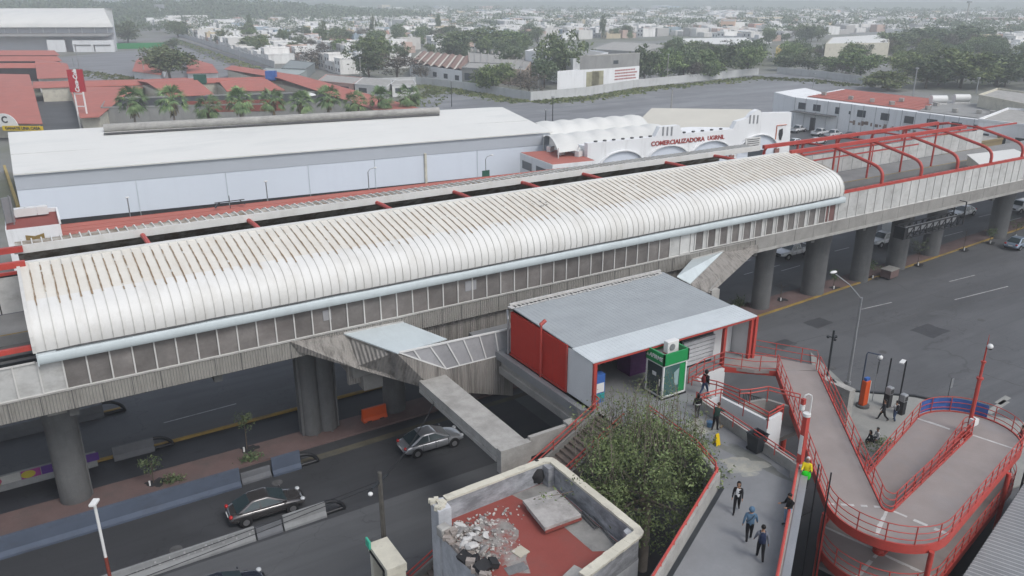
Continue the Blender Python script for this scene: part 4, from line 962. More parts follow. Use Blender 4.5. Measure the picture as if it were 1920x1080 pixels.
# rubble: the big lumps one by one, the grit as one mass
def lump(size, seed):
    rr = random.Random(seed); bm = bmesh.new(); bmesh.ops.create_icosphere(bm, subdivisions=2, radius=.5)
    cuts = [(Vector((rr.gauss(0, 1), rr.gauss(0, 1), rr.gauss(0, 1))).normalized(), rr.uniform(.2, .4)) for _ in range(8)]
    for v in bm.verts:
        for n_, d_ in cuts:
            k = v.co.dot(n_)
            if k > d_: v.co -= n_ * (k - d_)
        v.co.x *= 1.3; v.co.z *= .7
    me = bpy.data.meshes.new('chunk'); bm.to_mesh(me); bm.free(); return me
chunkm = [mat('pale_rubble', (.55, .54, .52), .95, .2, 2, 8, mode='object'), mat('grey_rubble', (.27, .26, .25), .95, .3, 2, 8, mode='object')]
lumps = []
for k in range(6):
    me = lump(1, k); me.materials.append(chunkm[0 if k < 4 else 1]); lumps.append(me)
r5 = random.Random(21); lump_lab = ['pale plaster lump in the rubble heap on the red roof', 'grey masonry lump in the rubble heap on the red roof']
for k in range(70):
    t = r5.random(); px = 880 + r5.gauss(0, 28) - (20 if t > .6 else 0); py = 1030 + r5.gauss(0, 28)
    if k < 14: px, py = r5.uniform(850, 960), r5.uniform(960, 1010)
    p = P(px, py, ZR + .1)
    if p.x < 14.4 or p.y > 29.2 or p.y < 21.6: continue
    i = r5.randrange(6); s = r5.uniform(.2, .62) if k >= 14 else r5.uniform(.1, .24)
    dens = math.exp(-((px - 880) / 40) ** 2 - ((py - 1035) / 40) ** 2)
    o = bpy.data.objects.new('rubble_chunk', lumps[i]); C.objects.link(o); o.location = (p.x, p.y, ZR + s * .22 + dens * r5.uniform(0, .4)); o.scale = (s, s * r5.uniform(.7, 1.1), s * r5.uniform(.6, 1)); o.rotation_euler = (r5.uniform(-.4, .4), r5.uniform(-.4, .4), r5.uniform(0, 6.3))
    tag(o, lump_lab[0 if i < 4 else 1], 'rubble', 'pale rubble lumps' if i < 4 else 'grey rubble lumps')
mb = MB()
for k in range(900):
    px, py = 880 + r5.gauss(0, 30), 1030 + r5.gauss(0, 32)
    if k < 130: px, py = r5.uniform(835, 985), r5.uniform(950, 1050)
    p = P(px, py, ZR)
    if p.x < 14.3 or p.y > 29.3 or p.y < 21.5: continue
    dens = math.exp(-((px - 880) / 35) ** 2 - ((py - 1035) / 38) ** 2); s = r5.uniform(.03, .13)
    mb.obox(None, (s, s * .8, s * .6), M=Matrix.Translation((p.x, p.y, ZR + s * .25 + dens * .35 * r5.random())) @ Matrix.Rotation(r5.uniform(0, 6), 4, 'Z') @ Matrix.Rotation(r5.uniform(-.6, .6), 4, 'X'))
tag(mb.build('rubble_grit', mat('grit', (.42, .40, .37), .95, .3, 3, islandvar=.5)), 'loose grit and plaster dust spread over the red roof', 'rubble', kind='stuff')
mb = MB()
for cx, cy, s in ((905, 1062, .55), (890, 1050, .4), (872, 1045, .5), (925, 1055, .4)):
    p = P(cx, cy, ZR + .3); mb.obox(None, (s * 1.3, s, .25), M=Matrix.Translation((p.x, p.y, ZR + .3)) @ Matrix.Rotation(cx, 4, 'Z') @ Matrix.Rotation(.35, 4, 'X'))
tag(mb.build('tar_sheet', M['dark']), 'torn black tar sheet folded in the rubble heap', 'sheet')
# gate portal at the foot of the stair
gp = thing('stair_portal', 'white concrete portal frame at the foot of the stair beside the ruined building', 'portal', (12.2, 31.2, 0))
zt = 3.7
mb = MB(); mb.box(11.7, 12.75, 30.2, 32.6, zt - .45, zt); mb.box(11.75, 12.7, 32.2, 32.55, 0, zt - .46); mb.box(11.75, 12.7, 30.25, 30.6, 0, zt - .46); mb.build('portal_frame', M['cream'], gp)
mb = MB(); mb.box(11.67, 11.69, 30.5, 32.4, zt - .4, zt - .2); mb.build('slot', M['black'], gp)
mb = MB(); mb.box(12.2, 12.3, 30.65, 32.15, 0, zt - .6); mb.build('gate_leaf', M['darkmetal'], gp)
mb = MB(); mb.obox((11.66, 32.45, zt + .12), (.12, .5, .5)); tag(mb.build('street_plate', mat('teal_plate', (.06, .45, .30), .5, .1, 2), bevel=.03), 'small teal plate fixed on top of the white stair portal', 'plate')
# corrugated shed roof at the lower right
sh = thing('shed', 'long pale corrugated metal shed roof running along the near side of the ramp', 'shed', (42, 14, 0))
a, b_ = Vector((49.5, 18.55, 3.9)), Vector((29.0, 13.6, 3.9)); dv = Vector((a.y - b_.y, -(a.x - b_.x), 0)).normalized() * 9 + Vector((0, 0, .9))
mb = MB(); n = 64
secs = []
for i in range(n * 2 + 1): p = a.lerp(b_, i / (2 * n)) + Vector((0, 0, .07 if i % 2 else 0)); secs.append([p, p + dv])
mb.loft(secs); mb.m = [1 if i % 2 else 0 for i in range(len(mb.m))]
gs_ = [mat('galvanised_sheet', c, .5, .1, .6, 6, dirt=mul(c, .68), dirt_scale=(.4, .4, .4), dirt_amt=.6, metal=.2) for c in ((.50, .51, .51), (.30, .31, .315))]  # pale and dark tone on alternate slopes: rib shading painted into the sheet
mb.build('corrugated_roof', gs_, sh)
mb = MB(); mb.bar(a - Vector((0, 0, .06)), b_ - Vector((0, 0, .06)), .08, .14); mb.build('eave_gutter', M['blackpaint'], sh)
mb = MB(); q = dv.normalized() * .5; mb.slab([a + q - Vector((0, 0, .2)), b_ + q - Vector((0, 0, .2)), (b_.x + q.x, b_.y + q.y, 0), (a.x + q.x, a.y + q.y, 0)], dv.normalized() * .15); mb.build('wall', M['whitewall'], sh)
mb = MB(); railing(mb, [(48.6, 18.9, 0), (47.2, 18.4, 0), (46.0, 17.95, 0)], 1.9 + 2.2, (1, .86, .72), .03, 1.4); tag(mb.build('black_fence', M['blackpaint']), 'short black pipe fence by the shed roof corner', 'fence')
# ================================================================ VEHICLES
def paint(name, col, rough=.25, metal=.0): return mat(name, col, rough, .05, .8, 4, metal=metal, mode='object', coat=1.0, spec=.5, dirt=mul(col, .75), dirt_scale=(1.2, 1.2, 1.2), dirt_amt=.25)
PT = {'silver': paint('silver_paint', (.34, .35, .37), .28, .5), 'black': paint('black_car_paint', (.075, .070, .070), .22, .4), 'white': paint('white_car_paint', (.70, .71, .72), .28), 'blue': paint('pale_blue_car_paint', (.26, .33, .42), .28, .4), 'navy': paint('navy_car_paint', (.02, .025, .04), .25), 'greyc': paint('grey_car_paint', (.17, .18, .18), .3, .3)}
M['tyre'] = mat('tyre_rubber', (.018, .018, .019), .9, .2, 5, mode='object'); M['rim'] = mat('alloy_rim', (.36, .36, .37), .35, .15, 6, metal=.7, mode='object')
M['redlight'] = mat('tail_lamp_red', (.42, .012, .012), .25, .1, 4, mode='object', spec=.6); M['headlight'] = mat('head_lamp_clear', (.55, .57, .58), .15, .1, 4, mode='object', spec=.7)
M['trim'] = mat('black_plastic_trim', (.02, .02, .022), .6, .2, 4, mode='object')
def car(name, label, cat, pnt, kind='sedan', group=None):
    t = thing(name, label, cat, (0, 0, 0), group)
    if kind == 'sedan': L2, W, prof = 2.3, .89, [(-2.3, .55, .62, .80), (-2.24, .42, .80, .90), (-2.05, .30, .93, .95), (-1.55, .27, .97, 1), (-.8, .25, .95, 1), (.2, .24, .93, 1), (.95, .25, .93, 1), (1.4, .27, .87, .98), (1.9, .30, .78, .93), (2.2, .36, .66, .83), (2.3, .42, .56, .72)]
    elif kind == 'suv': L2, W, prof = 2.25, .93, [(-2.25, .55, .8, .9), (-2.18, .45, 1.02, .95), (-1.6, .35, 1.06, 1), (-.6, .33, 1.05, 1), (.5, .33, 1.05, 1), (1.0, .34, 1.05, 1), (1.5, .36, 1.01, .98), (2.05, .4, .92, .93), (2.25, .48, .75, .82)]
    else: L2, W, prof = 2.65, .92, [(-2.65, .55, .95, .93), (-2.6, .5, 1.05, .97), (-1.6, .42, 1.06, 1), (-.6, .4, 1.06, 1), (.6, .4, 1.06, 1), (1.15, .4, 1.06, 1), (1.7, .42, 1.02, .98), (2.4, .46, .94, .94), (2.62, .52, .78, .86)]
    secs = []
    for x, zb, zt, k in prof:
        w = W * k; r = [(0, zt), (w * .55, zt - .005), (w * .82, zt - .03), (w * .95, zt - .10), (w, zt - .24), (w * .99, (zt + zb) / 2 - .05), (w * .96, zb + .12), (w * .88, zb), (0, zb)]
        secs.append([(x, y, z) for y, z in r] + [(x, -y, z) for y, z in r[-2:0:-1]])
    mb = MB(); mb.loft(secs, True, caps=True); body = mb.build('body', pnt, t, smooth=75); sb_ = body.modifiers.new('sub', 'SUBSURF'); sb_.levels = sb_.render_levels = 1
    # cabin
    if kind == 'sedan': base, roof, zb, zr = (-1.88, 1.22), (-.92, .12), .94, 1.46
    elif kind == 'suv': base, roof, zb, zr = (-2.12, 1.05), (-1.85, .35), 1.04, 1.66
    else: base, roof, zb, zr = (-.75, 1.2), (-.6, .45), 1.05, 1.68
    wb, wr = W * .93, W * .70
    def ring(x0, x1, w, z, n=5):
        m = []
        for sx, sy in ((1, 1), (-1, 1), (-1, -1), (1, -1)):
            cx = x1 - .12 if sx > 0 else x0 + .12; cy = sy * (w - .1)
            a0 = {(1, 1): 0, (-1, 1): 90, (-1, -1): 180, (1, -1): 270}[(sx, sy)]
            for i in range(3): a = R(a0 + 45 * i); m.append((cx + .12 * math.cos(a), cy + .1 * math.sin(a), z))
        return m
    def lerpr(k): return ring(base[0] + (roof[0] - base[0]) * k, base[1] + (roof[1] - base[1]) * k, wb + (wr - wb) * k, zb + (zr - zb) * k)
    top = ring(roof[0] + .14, roof[1] - .14, wr - .12, zr + .045)
    mb = MB(); mb.loft([ring(base[0] - .05, base[1] + .08, wb + .02, zb - .06), lerpr(0), lerpr(.9), lerpr(1), top], True, caps=True); cb_ = mb.build('cabin', pnt, t, smooth=75); sb_ = cb_.modifiers.new('sub', 'SUBSURF'); sb_.levels = sb_.render_levels = 1
    def pnt3(fx, side, k):  # a point on the cabin side: fx 0 rear .. 1 front
        x0, x1 = base[0] + (roof[0] - base[0]) * k, base[1] + (roof[1] - base[1]) * k; w = wb + (wr - wb) * k
        return Vector((x0 + .1 + (x1 - x0 - .2) * fx, side * (w + .008), zb + (zr - zb) * k))
    cuts = {'sedan': [(.07, .44), (.48, .93)], 'suv': [(.04, .27), (.30, .60), (.63, .95)], 'pickup': [(.06, .45), (.49, .95)]}[kind]
    for s in (1, -1):
        mb = MB()
        for a, b in cuts: mb.slab([pnt3(a, s, .1), pnt3(b, s, .1), pnt3(b if b < .9 else b - .02, s, .88), pnt3(a if a > .1 else a + .02, s, .88)], (0, -.006 * s, 0))
        mb.build('side_window', M['glass'], t)
        mb = MB(); mb.bar(pnt3(cuts[0][0], s, .06), pnt3(cuts[-1][1], s, .06), .03, .04); mb.build('belt_trim', M['rim'], t)
    def endq(front, k):
        x = (base[1] + (roof[1] - base[1]) * k + .006) if front else (base[0] + (roof[0] - base[0]) * k - .006); w = wb + (wr - wb) * k - .09
        z = zb + (zr - zb) * k; return Vector((x, w, z)), Vector((x, -w, z))
    for fr_, nm in ((True, 'windscreen'), (False, 'rear_window')):
        a, b = endq(fr_, .06); c, d = endq(fr_, .92); mb = MB(); mb.slab([a, b, d, c], ((-.004 if fr_ else .004), 0, -.003)); mb.build(nm, M['glass'], t)
    if kind == 'pickup':
        mb = MB(); mb.box(-2.5, -.85, -.74, .74, 1.065, 1.07); mb.build('load_bed', M['trim'], t)
        mb = MB()
        for y in (-.86, .78): mb.box(-2.6, -.8, y, y + .08, 1.0, 1.16)
        mb.box(-2.64, -2.56, -.78, .78, 1.0, 1.16); mb.build('bed_rail', pnt, t)
    mb = MB()   # door shut lines and handles
    for s in (1, -1):
        for x in {'sedan': (-.95, .02, .98), 'suv': (-.9, .1, 1.0), 'pickup': (-.72, .25, 1.15)}[kind]: mb.box(x - .008, x + .008, s * W * .985 - .02, s * W * .985 + .026, .38, .9)
        for x in {'sedan': (-.85, .12), 'suv': (-.8, .2), 'pickup': (-.6, .35)}[kind]: mb.box(x, x + .16, s * W * .99 - .01, s * W * .99 + .035, .78, .81)
    mb.build('door_line', M['trim'], t)
    # wheels
    wr_ = .32 if kind == 'sedan' else .36
    for x in (-L2 * .60, L2 * .62):
        for s in (1, -1):
            mb = MB(); mb.tube([(x, s * (W - .20), wr_), (x, s * (W + .012), wr_)], wr_, 18); wh = mb.build('wheel', M['tyre'], t, smooth=40)
            mb = MB(); mb.tube([(x, s * (W + .0), wr_), (x, s * (W + .022), wr_)], wr_ * .62, 12); sub(mb, 'rim', M['rim'], wh)
    mb = MB()
    for x in (-L2 * .60, L2 * .62):
        for s in (1, -1): mb.tube([(x, s * (W - .28), wr_ + .02), (x, s * (W + .004), wr_ + .02)], wr_ + .07, 18)
    mb.each('wheel_arch', M['trim'], t)
    zl = {'sedan': .70, 'suv': .84, 'pickup': .86}[kind]
    for s in (1, -1):
        mb = MB(); mb.ball((L2 - .17, s * W * .70, zl - .02), .16, sx=.9, sy=1.1, sz=.55); mb.build('headlight', M['headlight'], t, smooth=180)
        mb = MB(); mb.ball((-L2 + .12, s * W * .74, zl + .12), .16, sx=.7, sy=1.0, sz=.75); mb.build('tail_light', M['redlight'], t, smooth=180)
        mb = MB(); mb.ball((base[1] - .12, s * (W + .06), zb + .07), .09, sx=.6, sz=.7); mb.build('mirror', pnt, t, smooth=180)
    mb = MB(); mb.box(L2 - .045, L2 + .012, -.42, .42, .5, .62) if kind == 'sedan' else mb.box(L2 - .06, L2 + .012, -.5, .5, .58, .8); mb.build('grille', M['trim'], t)
    mb = MB(); mb.box(-L2 - .012, -L2 + .02, -.26, .26, .6, .72); mb.build('number_plate', M['whitepaint'], t)
    return t
def park(t, px, py, z=.0, rz=0, dx=0, dy=0):
    p = P(px, py, z); t.location = (p.x + dx, p.y + dy, z + .008); t.rotation_euler = (0, 0, R(rz)); return t
park(car('parked_car', 'silver sedan driving beside the orange barrier under the viaduct', 'car', PT['silver']), 808, 838, rz=-2)
park(car('parked_car', 'black sedan passing the concrete barriers at the lower left', 'car', PT['black']), 500, 961, rz=-2)
park(car('parked_car', 'dark navy car whose roof just shows at the bottom edge left of the portal', 'car', PT['navy']), 405, 1096, rz=0, dy=-1.5)
for o in [o for o in C.objects if o.name.startswith('parked_car')]: o.name = 'sedan'
park(car('pickup_truck', 'white double cab pickup between the first two piers right of the hall', 'pickup truck', PT['white'], 'pickup'), 1484, 480, rz=180)
tk = park(car('box_truck', 'white truck with dark bumper and white box between the middle right piers', 'truck', PT['white'], 'pickup'), 1655, 458, rz=180)
mb = MB(); mb.box(-2.7, -.8, -.98, .98, 1.1, 2.6); bx = mb.build('cargo_box', M['whitepaint'], None, bevel=.04); bx.parent = tk
park(car('sedan', 'white sedan seen past the lattice gantry right of the last pier', 'car', PT['white']), 1804, 404, rz=181)
park(car('hatchback', 'white hatchback at the far right edge of the far lanes', 'car', PT['white'], 'suv'), 1910, 396, rz=182)
park(car('sedan', 'pale blue sedan beside the yellow kerb at the right edge', 'car', PT['blue']), 1908, 464, rz=4)

# ================================================================ BARRIERS AND STREET FURNITURE
def barrier(label, x0, x1, y, hgt, m, w=.5, cap_=None):
    t = thing('road_barrier', label, 'barrier', ((x0 + x1) / 2, y, 0))
    mb = MB(); pr = [(y - w / 2, 0), (y - w / 2, .15), (y - w * .2, .4), (y - w * .16, hgt), (y + w * .16, hgt), (y + w * .2, .4), (y + w / 2, .15), (y + w / 2, 0)]
    mb.loft([[(x, *q) for q in pr] for x in (x0, x1)], True, caps=True); mb.build('body', m, t); return t
M['barrier'] = mat('grey_barrier', (.26, .265, .265), .9, .15, .9, 8, dirt=(.15, .15, .15), dirt_amt=.6, bump=.15)
M['barrier_dark'] = mat('dark_barrier', (.15, .155, .165), .9, .15, .9, 8)
def hoop(t, x, y, r=.75):
    mb = MB(); mb.tube([(x + r * 1.6 * math.sin(a), y, max(.05, r * 1.2 * math.cos(a))) for a in [i * math.pi / 2 / 10 for i in range(11)]], .13, 8); mb.tube([(x, y, .12), (x + r * 1.6, y, .12)], .13, 8); mb.build('end_hoop', M['blackpaint'], t, smooth=50)
t = barrier('long bluish painted concrete barrier along the near edge of the median', -60, 8.6, 47.1, 1.3, M['bluewall'], .6)
t = barrier('dark gap section of barrier beside the tree pit on the median', 8.7, 10.6, 47.25, .75, M['barrier_dark'])
t = barrier('short bluish barrier block with black hoop at the end of the long barrier', 10.7, 12.6, 47.15, 1.3, M['bluewall'], .55); hoop(t, 12.6, 47.15)
t = barrier('long pale concrete barrier with worn stencil at the near road edge', -8, 7.9, 41.1, .85, M['barrier'])
mb = MB()
for i in range(34):
    if rnd.random() < .7: mb.box(1.5 + i * .19, 1.5 + i * .19 + rnd.uniform(.05, .14), 40.985, 40.999, .45 + .2 * (i % 2), .58 + .2 * (i % 2))
mb.build('worn_stencil', M['lane_white'], t)
barrier('dark low barrier section between two pale barriers beside the black sedan', 8.0, 9.5, 41.1, .7, M['barrier_dark'])
t = barrier('pale barrier block with black hoop ahead of the black sedan', 9.6, 12.2, 41.1, .95, M['barrier']); hoop(t, 12.2, 41.1)
t = barrier('grey barrier with bright mural panels on the left beyond the first pier', -30, 1.0, 54.7, 1.05, M['barrier'], .4)
r6 = random.Random(9); cols = [(.30, .05, .22), (.42, .36, .04), (.10, .04, .22), (.40, .40, .38), (.35, .06, .12)]
mm = [mat('mural_colour', c, .7, .15, 1) for c in cols]
mb = MB()
for i in range(8):
    x = -8 + i * 1.15; mb.box(x, x + 1.1, 54.60, 54.612 + 0, .42, 1.0, mi=(0, 3, 1, 3, 0, 2, 0, 2)[i])
for i, (x, k) in enumerate(((-6.4, 1), (-4.9, 4), (-3.0, 1), (-1.2, 3))):
    c_ = [(x + .42 * math.cos(a), 54.597, .7 + .27 * math.sin(a)) for a in [j * 2 * math.pi / 14 for j in range(14)]]
    mb.face(*c_[::-1] if False else c_, mi=k)
mb.build('mural_panel', mm, t)
t = barrier('short grey barrier with black hoop right after the mural', 2.0, 4.6, 54.7, 1.0, M['barrier_dark'], .45); hoop(t, 4.6, 54.7)
t = barrier('dark barrier with black hoop on the far yellow kerb at the left', -30, 2.2, 61.9, 1.0, M['barrier_dark'], .45); hoop(t, 2.2, 61.9, .9)
c0 = P(702, 785, .15); ob = thing('plastic_barrier', 'bright orange plastic road barrier by the middle pier under the viaduct', 'barrier', (c0.x, c0.y, .15))
mb = MB(); pr = [(-.28, 0), (-.28, .12), (-.14, .3), (-.1, 1.0), (.1, 1.0), (.14, .3), (.28, .12), (.28, 0)]
mb.loft([[(c0.x + x, c0.y + q[0], .15 + q[1]) for q in pr] for x in (-.95, .95)], True, caps=True); mb.build('body', M['orange'], ob)
mb = MB()
for x in (-.5, .5): mb.box(c0.x + x - .18, c0.x + x + .18, c0.y - .3, c0.y - .27, .151, .24)
mb.build('fork_slot', M['dark'], ob)
# street lamps
lp = thing('street_lamp', 'tall grey street lamp with bent arm beside the ramp and wide avenue', 'street lamp', (54.6, 35.36, 0))
f0 = Vector((54.6, 35.36)); zt = top_z(f0, 1614, 557); e = onplane(1567, 514, Vector((54.6, 35.36, 0)), Vector((SY, CY, 0)))
mb = MB(); mb.tube([(54.6, 35.36, 0), (54.6, 35.36, zt)], [.12, .07], 10); mb.cyl((54.6, 35.36, 0), .22, .25, 10); mb.build('pole', M['greymetal'], lp, smooth=40)
mb = MB(); a = Vector((54.6, 35.36, zt)); mb.tube([a - Vector((0, 0, .15)), a.lerp(e, .5) + Vector((0, 0, .12)), e], .045, 8); mb.build('arm', M['greymetal'], lp, smooth=40)
mb = MB(); d = (e - a).normalized(); mb.ball(e + d * .25, .2, sx=1.9, sy=.8, sz=.55); mb.build('lamp_head', M['whitepaint'], lp, smooth=180)
ft = P(228, 1185); zt = top_z(ft, 178, 945)
lp = thing('lamp_post', 'slim white lamp post with red foot and square head at the lower left', 'lamp post', (ft.x, ft.y, 0))
mb = MB(); zr = top_z(ft, 197, 1045); mb.tube([(ft.x, ft.y, zr), (ft.x, ft.y, zt)], .07, 10); mb.build('pole', M['whitepaint'], lp, smooth=40)
mb = MB(); mb.tube([(ft.x, ft.y, 0), (ft.x, ft.y, zr)], .085, 10); mb.build('painted_foot', mat('rusty_red_paint', (.22, .05, .035), .7, .25, 1), lp, smooth=40)
mb = MB(); mb.obox((ft.x, ft.y, zt + .08), (.30, .55, .14), -.5); mb.tube([(ft.x, ft.y, zt), (ft.x, ft.y, zt + .05)], .1, 8); mb.build('lamp_head', M['whitepaint'], lp, bevel=.03)
sp_ = thing('short_pole', 'short dark pole with camera cluster between the street lamp and the hall', 'pole', (53.5, 36.6, 0))
mb = MB(); mb.tube([(53.5, 36.6, 0), (53.5, 36.6, 4.6)], .09, 8); mb.build('pole', M['darkmetal'], sp_, smooth=40)
mb = MB()
for a in (0, 2.1, 4.2): mb.tube([(53.5, 36.6, 3.95), (53.5 + .35 * math.cos(a), 36.6 + .35 * math.sin(a), 4.0)], .05, 6); mb.ball((53.5 + .38 * math.cos(a), 36.6 + .38 * math.sin(a), 3.95), .13)
mb.build('camera_cluster', M['darkmetal'], sp_, smooth=60)
# utility pole with wires
up = thing('utility_pole', 'weathered utility pole with crossarm and wires beside the white stair portal', 'utility pole', (13.0, 33.7, 0))
zt = top_z(Vector((13.0, 33.7)), 728, 884)
mb = MB(); mb.tube([(13, 33.7, 0), (13, 33.7, zt)], [.15, .11], 10); mb.tube([(12.87, 33.6, .5), (12.86, 33.6, zt - .7)], .04, 6); mb.build('pole', mat('old_timber', (.10, .095, .085), .95, .3, 2), up, smooth=40)
mb = MB(); mb.bar((12.4, 33.3, zt - .55), (13.6, 34.1, zt - .55), .09); mb.bar((12.2, 33.5, zt - .8), (13.0, 33.7, zt - .4), .05); mb.build('crossarm', M['darkmetal'], up)
mb = MB(); mb.ball((12.3, 33.35, zt - .85), .13, sz=.8); mb.build('lamp', M['whitepaint'], up, smooth=180)
mb = MB()
for dz, tgt in ((-.45, (40, 40.5, 7.2)), (-.55, (40, 40.2, 6.6)), (-.5, (-25, 34, 5.5)), (-.7, (-25, 33.5, 5.0))):
    a, b = Vector((13, 33.7, zt + dz)), Vector(tgt)
    if tgt[0] > 0: b = Vector((19.8, 41, 6.2 + dz))
    mb.tube([a.lerp(b, i / 14) - Vector((0, 0, 4 * .5 * (i / 14) * (1 - i / 14))) for i in range(15)], .018, 4)
mb.build('wire', M['blackpaint'], up)
# fuel / air service island
def dispenser(label, px, py, ptop, lamp):
    p = P(px, py, .12); t = thing('air_dispenser', label, 'dispenser', (p.x, p.y, .12), 'dispensers on the concrete apron')
    mb = MB(); mb.box(p.x - .21, p.x + .21, p.y - .2, p.y + .2, .12, 1.2); mb.build('lower_body', M['blackpaint'], t)
    mb = MB(); mb.box(p.x - .23, p.x + .23, p.y - .22, p.y + .22, 1.201, 1.8); mb.build('upper_body', M['greymetal'], t, bevel=.04)
    mb = MB(); mb.box(p.x - .18, p.x + .18, p.y - .235, p.y - .222, 1.3, 1.65); mb.build('display', M['lens'], t)
    z = top_z(p, *ptop); mb = MB(); mb.tube([(p.x, p.y + .32, .12), (p.x, p.y + .32, z)], .06, 8); mb.build('post', M['blackpaint'], t, smooth=40)
    if lamp: mb = MB(); mb.obox((p.x - .35, p.y + .4, z - .02), (.75, .3, .08), .3); mb.build('lamp_head', M['whitepaint'], t)
    return t
dispenser('grey and black air dispenser with bare black post on the apron', 1663, 762, (1671, 673), False)
dispenser('grey and black air dispenser whose black post carries a flat lamp', 1689, 776, (1700, 678), True)
p = P(1617, 762, .12); t = thing('service_totem', 'bright orange service totem on the concrete apron', 'totem', (p.x, p.y, .12))
mb = MB(); mb.box(p.x - .28, p.x + .28, p.y - .2, p.y + .2, .3, 2.35); mb.build('orange_body', M['orange'], t, bevel=.03)
mb = MB(); mb.box(p.x + .285, p.x + .33, p.y - .2, p.y + .2, .4, 2.3); mb.build('white_side', M['whitepaint'], t)
mb = MB(); mb.cyl((p.x, p.y, .12), .5, .17, 16); mb.build('foot', M['gutter'], t)
mb = MB(); mb.box(p.x - .2, p.x + .2, p.y - .12, p.y + .12, 2.36, 2.6); mb.build('blue_box', M['blue'], t)
c2 = thing('camera_pole', 'thin dark blue crook pole with white dome camera behind the orange totem', 'camera pole', (p.x, p.y + .35, .12))
q = Vector((p.x, p.y + .35)); zt = top_z(q, 1633, 662); mb = MB(); e = onplane(1651, 668, Vector((q.x, q.y, 0)), Vector((SY, CY, 0)))
mb.tube([(q.x, q.y, .12), (q.x, q.y, zt - .15), (q.x + .08, q.y - .03, zt)] + [e + Vector((0, 0, .1))], .05, 8); mb.build('crook', mat('navy_paint', (.025, .04, .075), .5, .1), c2, smooth=40)
mb = MB(); mb.ball(e - Vector((0, 0, .1)), .19, nu=14, nv=10); mb.build('dome', M['whitepaint'], c2, smooth=180)
mb = MB(); mb.ball(e - Vector((0, 0, .19)), .15, nu=14, nv=10); mb.build('dome_lens', M['lens'], c2, smooth=180)
p = P(1635, 752, .12); t = thing('road_sign', 'tilted grey backed road sign on a thin pole behind the dispensers', 'road sign', (p.x, p.y, .12)); zt = top_z(p, 1647, 688)
mb = MB(); mb.tube([(p.x, p.y, .12), (p.x, p.y, zt + .5)], .03, 6); mb.build('pole', M['greymetal'], t)
mb = MB(); mb.obox(None, (.62, .04, .95), M=Matrix.Translation((p.x, p.y - .05, zt)) @ Matrix.Rotation(.5, 4, 'Z') @ Matrix.Rotation(.22, 4, 'Y')); mb.build('sign_back', M['darkmetal'], t)
p = P(1777, 745); t = thing('small_sign', 'small white framed sign on a thin post beyond the blue sheet', 'sign', (p.x, p.y, 0)); zt = top_z(p, 1787, 710)
mb = MB(); mb.tube([(p.x, p.y, 0), (p.x, p.y, zt)], .025, 6); mb.build('post', M['darkmetal'], t)
mb = MB(); mb.wall([(p.x - .12, p.y - .1), (p.x + .2, p.y - .1)], .03, zt - .8, zt); mb.build('plate', M['greymetal'], t)
t = thing('concrete_portal', 'grey concrete portal wall standing between the ramp and the apron', 'portal', (48.4, 32, 0))
mb = MB(); mb.box(48.1, 48.75, 30.9, 34.6, 2.55, 3.1); mb.box(48.1, 48.75, 30.9, 31.5, 0, 2.54); mb.box(48.35, 48.5, 31.51, 34.6, 0, 2.54); mb.build('frame', M['conc_light'], t)
t = thing('birds', 'x y z w', 'x') if False else None
for k, (y, lab) in enumerate(((32.6, 'dark pigeon on the concrete portal nearer the ramp'), (33.6, 'dark pigeon on the concrete portal nearer the avenue'))):
    mb = MB(); mb.ball((48.4, y, 3.2), .11, sx=.8, sy=1.5, sz=.9); mb.ball((48.4, y + .17, 3.32), .06); mb.bar((48.4, y - .12, 3.18), (48.4, y - .32, 3.15), .09, .03); tag(mb.build('pigeon', M['darkmetal'], smooth=180), lab, 'bird')
p = P(1510, 640); 
t = thing('planter_bed', 'long dark green planted bed with low edge between ramp and apron', 'planter', P(1640, 850, 0))
mb = MB(); q = [P(1600, 845), P(1655, 826), P(1690, 845), P(1640, 885)]; mb.slab(q, (0, 0, .35)); mb.build('bed_edge', M['conc'], t)
mb = MB()
for k in range(260):
    a, b = rnd.random(), rnd.random(); c_ = q[0].lerp(q[1], a).lerp(q[3].lerp(q[2], a), b); s = rnd.uniform(.05, .14); mb.obox(None, (s, s, .01), M=Matrix.Translation((c_.x, c_.y, .36 + rnd.uniform(0, .25))) @ Matrix.Rotation(rnd.uniform(0, 6), 4, 'Z') @ Matrix.Rotation(rnd.uniform(-1, 1), 4, 'X'))
mb.build('ground_cover', M['leaf_dark'], t)
# bin, floor sign, bucket
p = P(1417, 846, ZP); t = thing('wheelie_bin', 'large charcoal plastic bin against the plaza wall', 'bin', (p.x, p.y, ZP))
mb = MB(); mb.loft([[(p.x + sx * w, p.y + sy * w, ZP + z) for sx, sy in ((-1, -1), (1, -1), (1, 1), (-1, 1))] for z, w in ((.08, .30), (1.05, .40), (1.08, .43), (1.12, .43))], True, caps=False); mb.face(*[(p.x + sx * .36, p.y + sy * .36, ZP + .8) for sx, sy in ((-1, -1), (1, -1), (1, 1), (-1, 1))]); mb.loft([[(p.x + sx * w, p.y + sy * w, ZP + z) for sx, sy in ((-1, -1), (1, -1), (1, 1), (-1, 1))] for z, w in ((1.12, .43), (1.1, .38), (.8, .36))], True); mb.build('tub', M['bin'], t)
mb = MB()
for sx in (-.25, .25): mb.tube([(p.x + sx, p.y + .38, ZP + .1), (p.x + sx + .06, p.y + .38, ZP + .1)], .1, 10)
mb.build('wheel', M['tyre'], t)
p = P(1343, 833, ZP); t = thing('wet_floor_sign', 'yellow folding wet floor sign standing on the plaza', 'floor sign', (p.x, p.y, ZP))
for s in (-1, 1):
    mb = MB(); mb.slab([(p.x - .16, p.y + s * .17, ZP), (p.x + .16, p.y + s * .17, ZP), (p.x + .11, p.y + s * .02, ZP + .66), (p.x - .11, p.y + s * .02, ZP + .66)], (0, -.02 * s, 0)); mb.build('board', M['yellowplastic'], t)
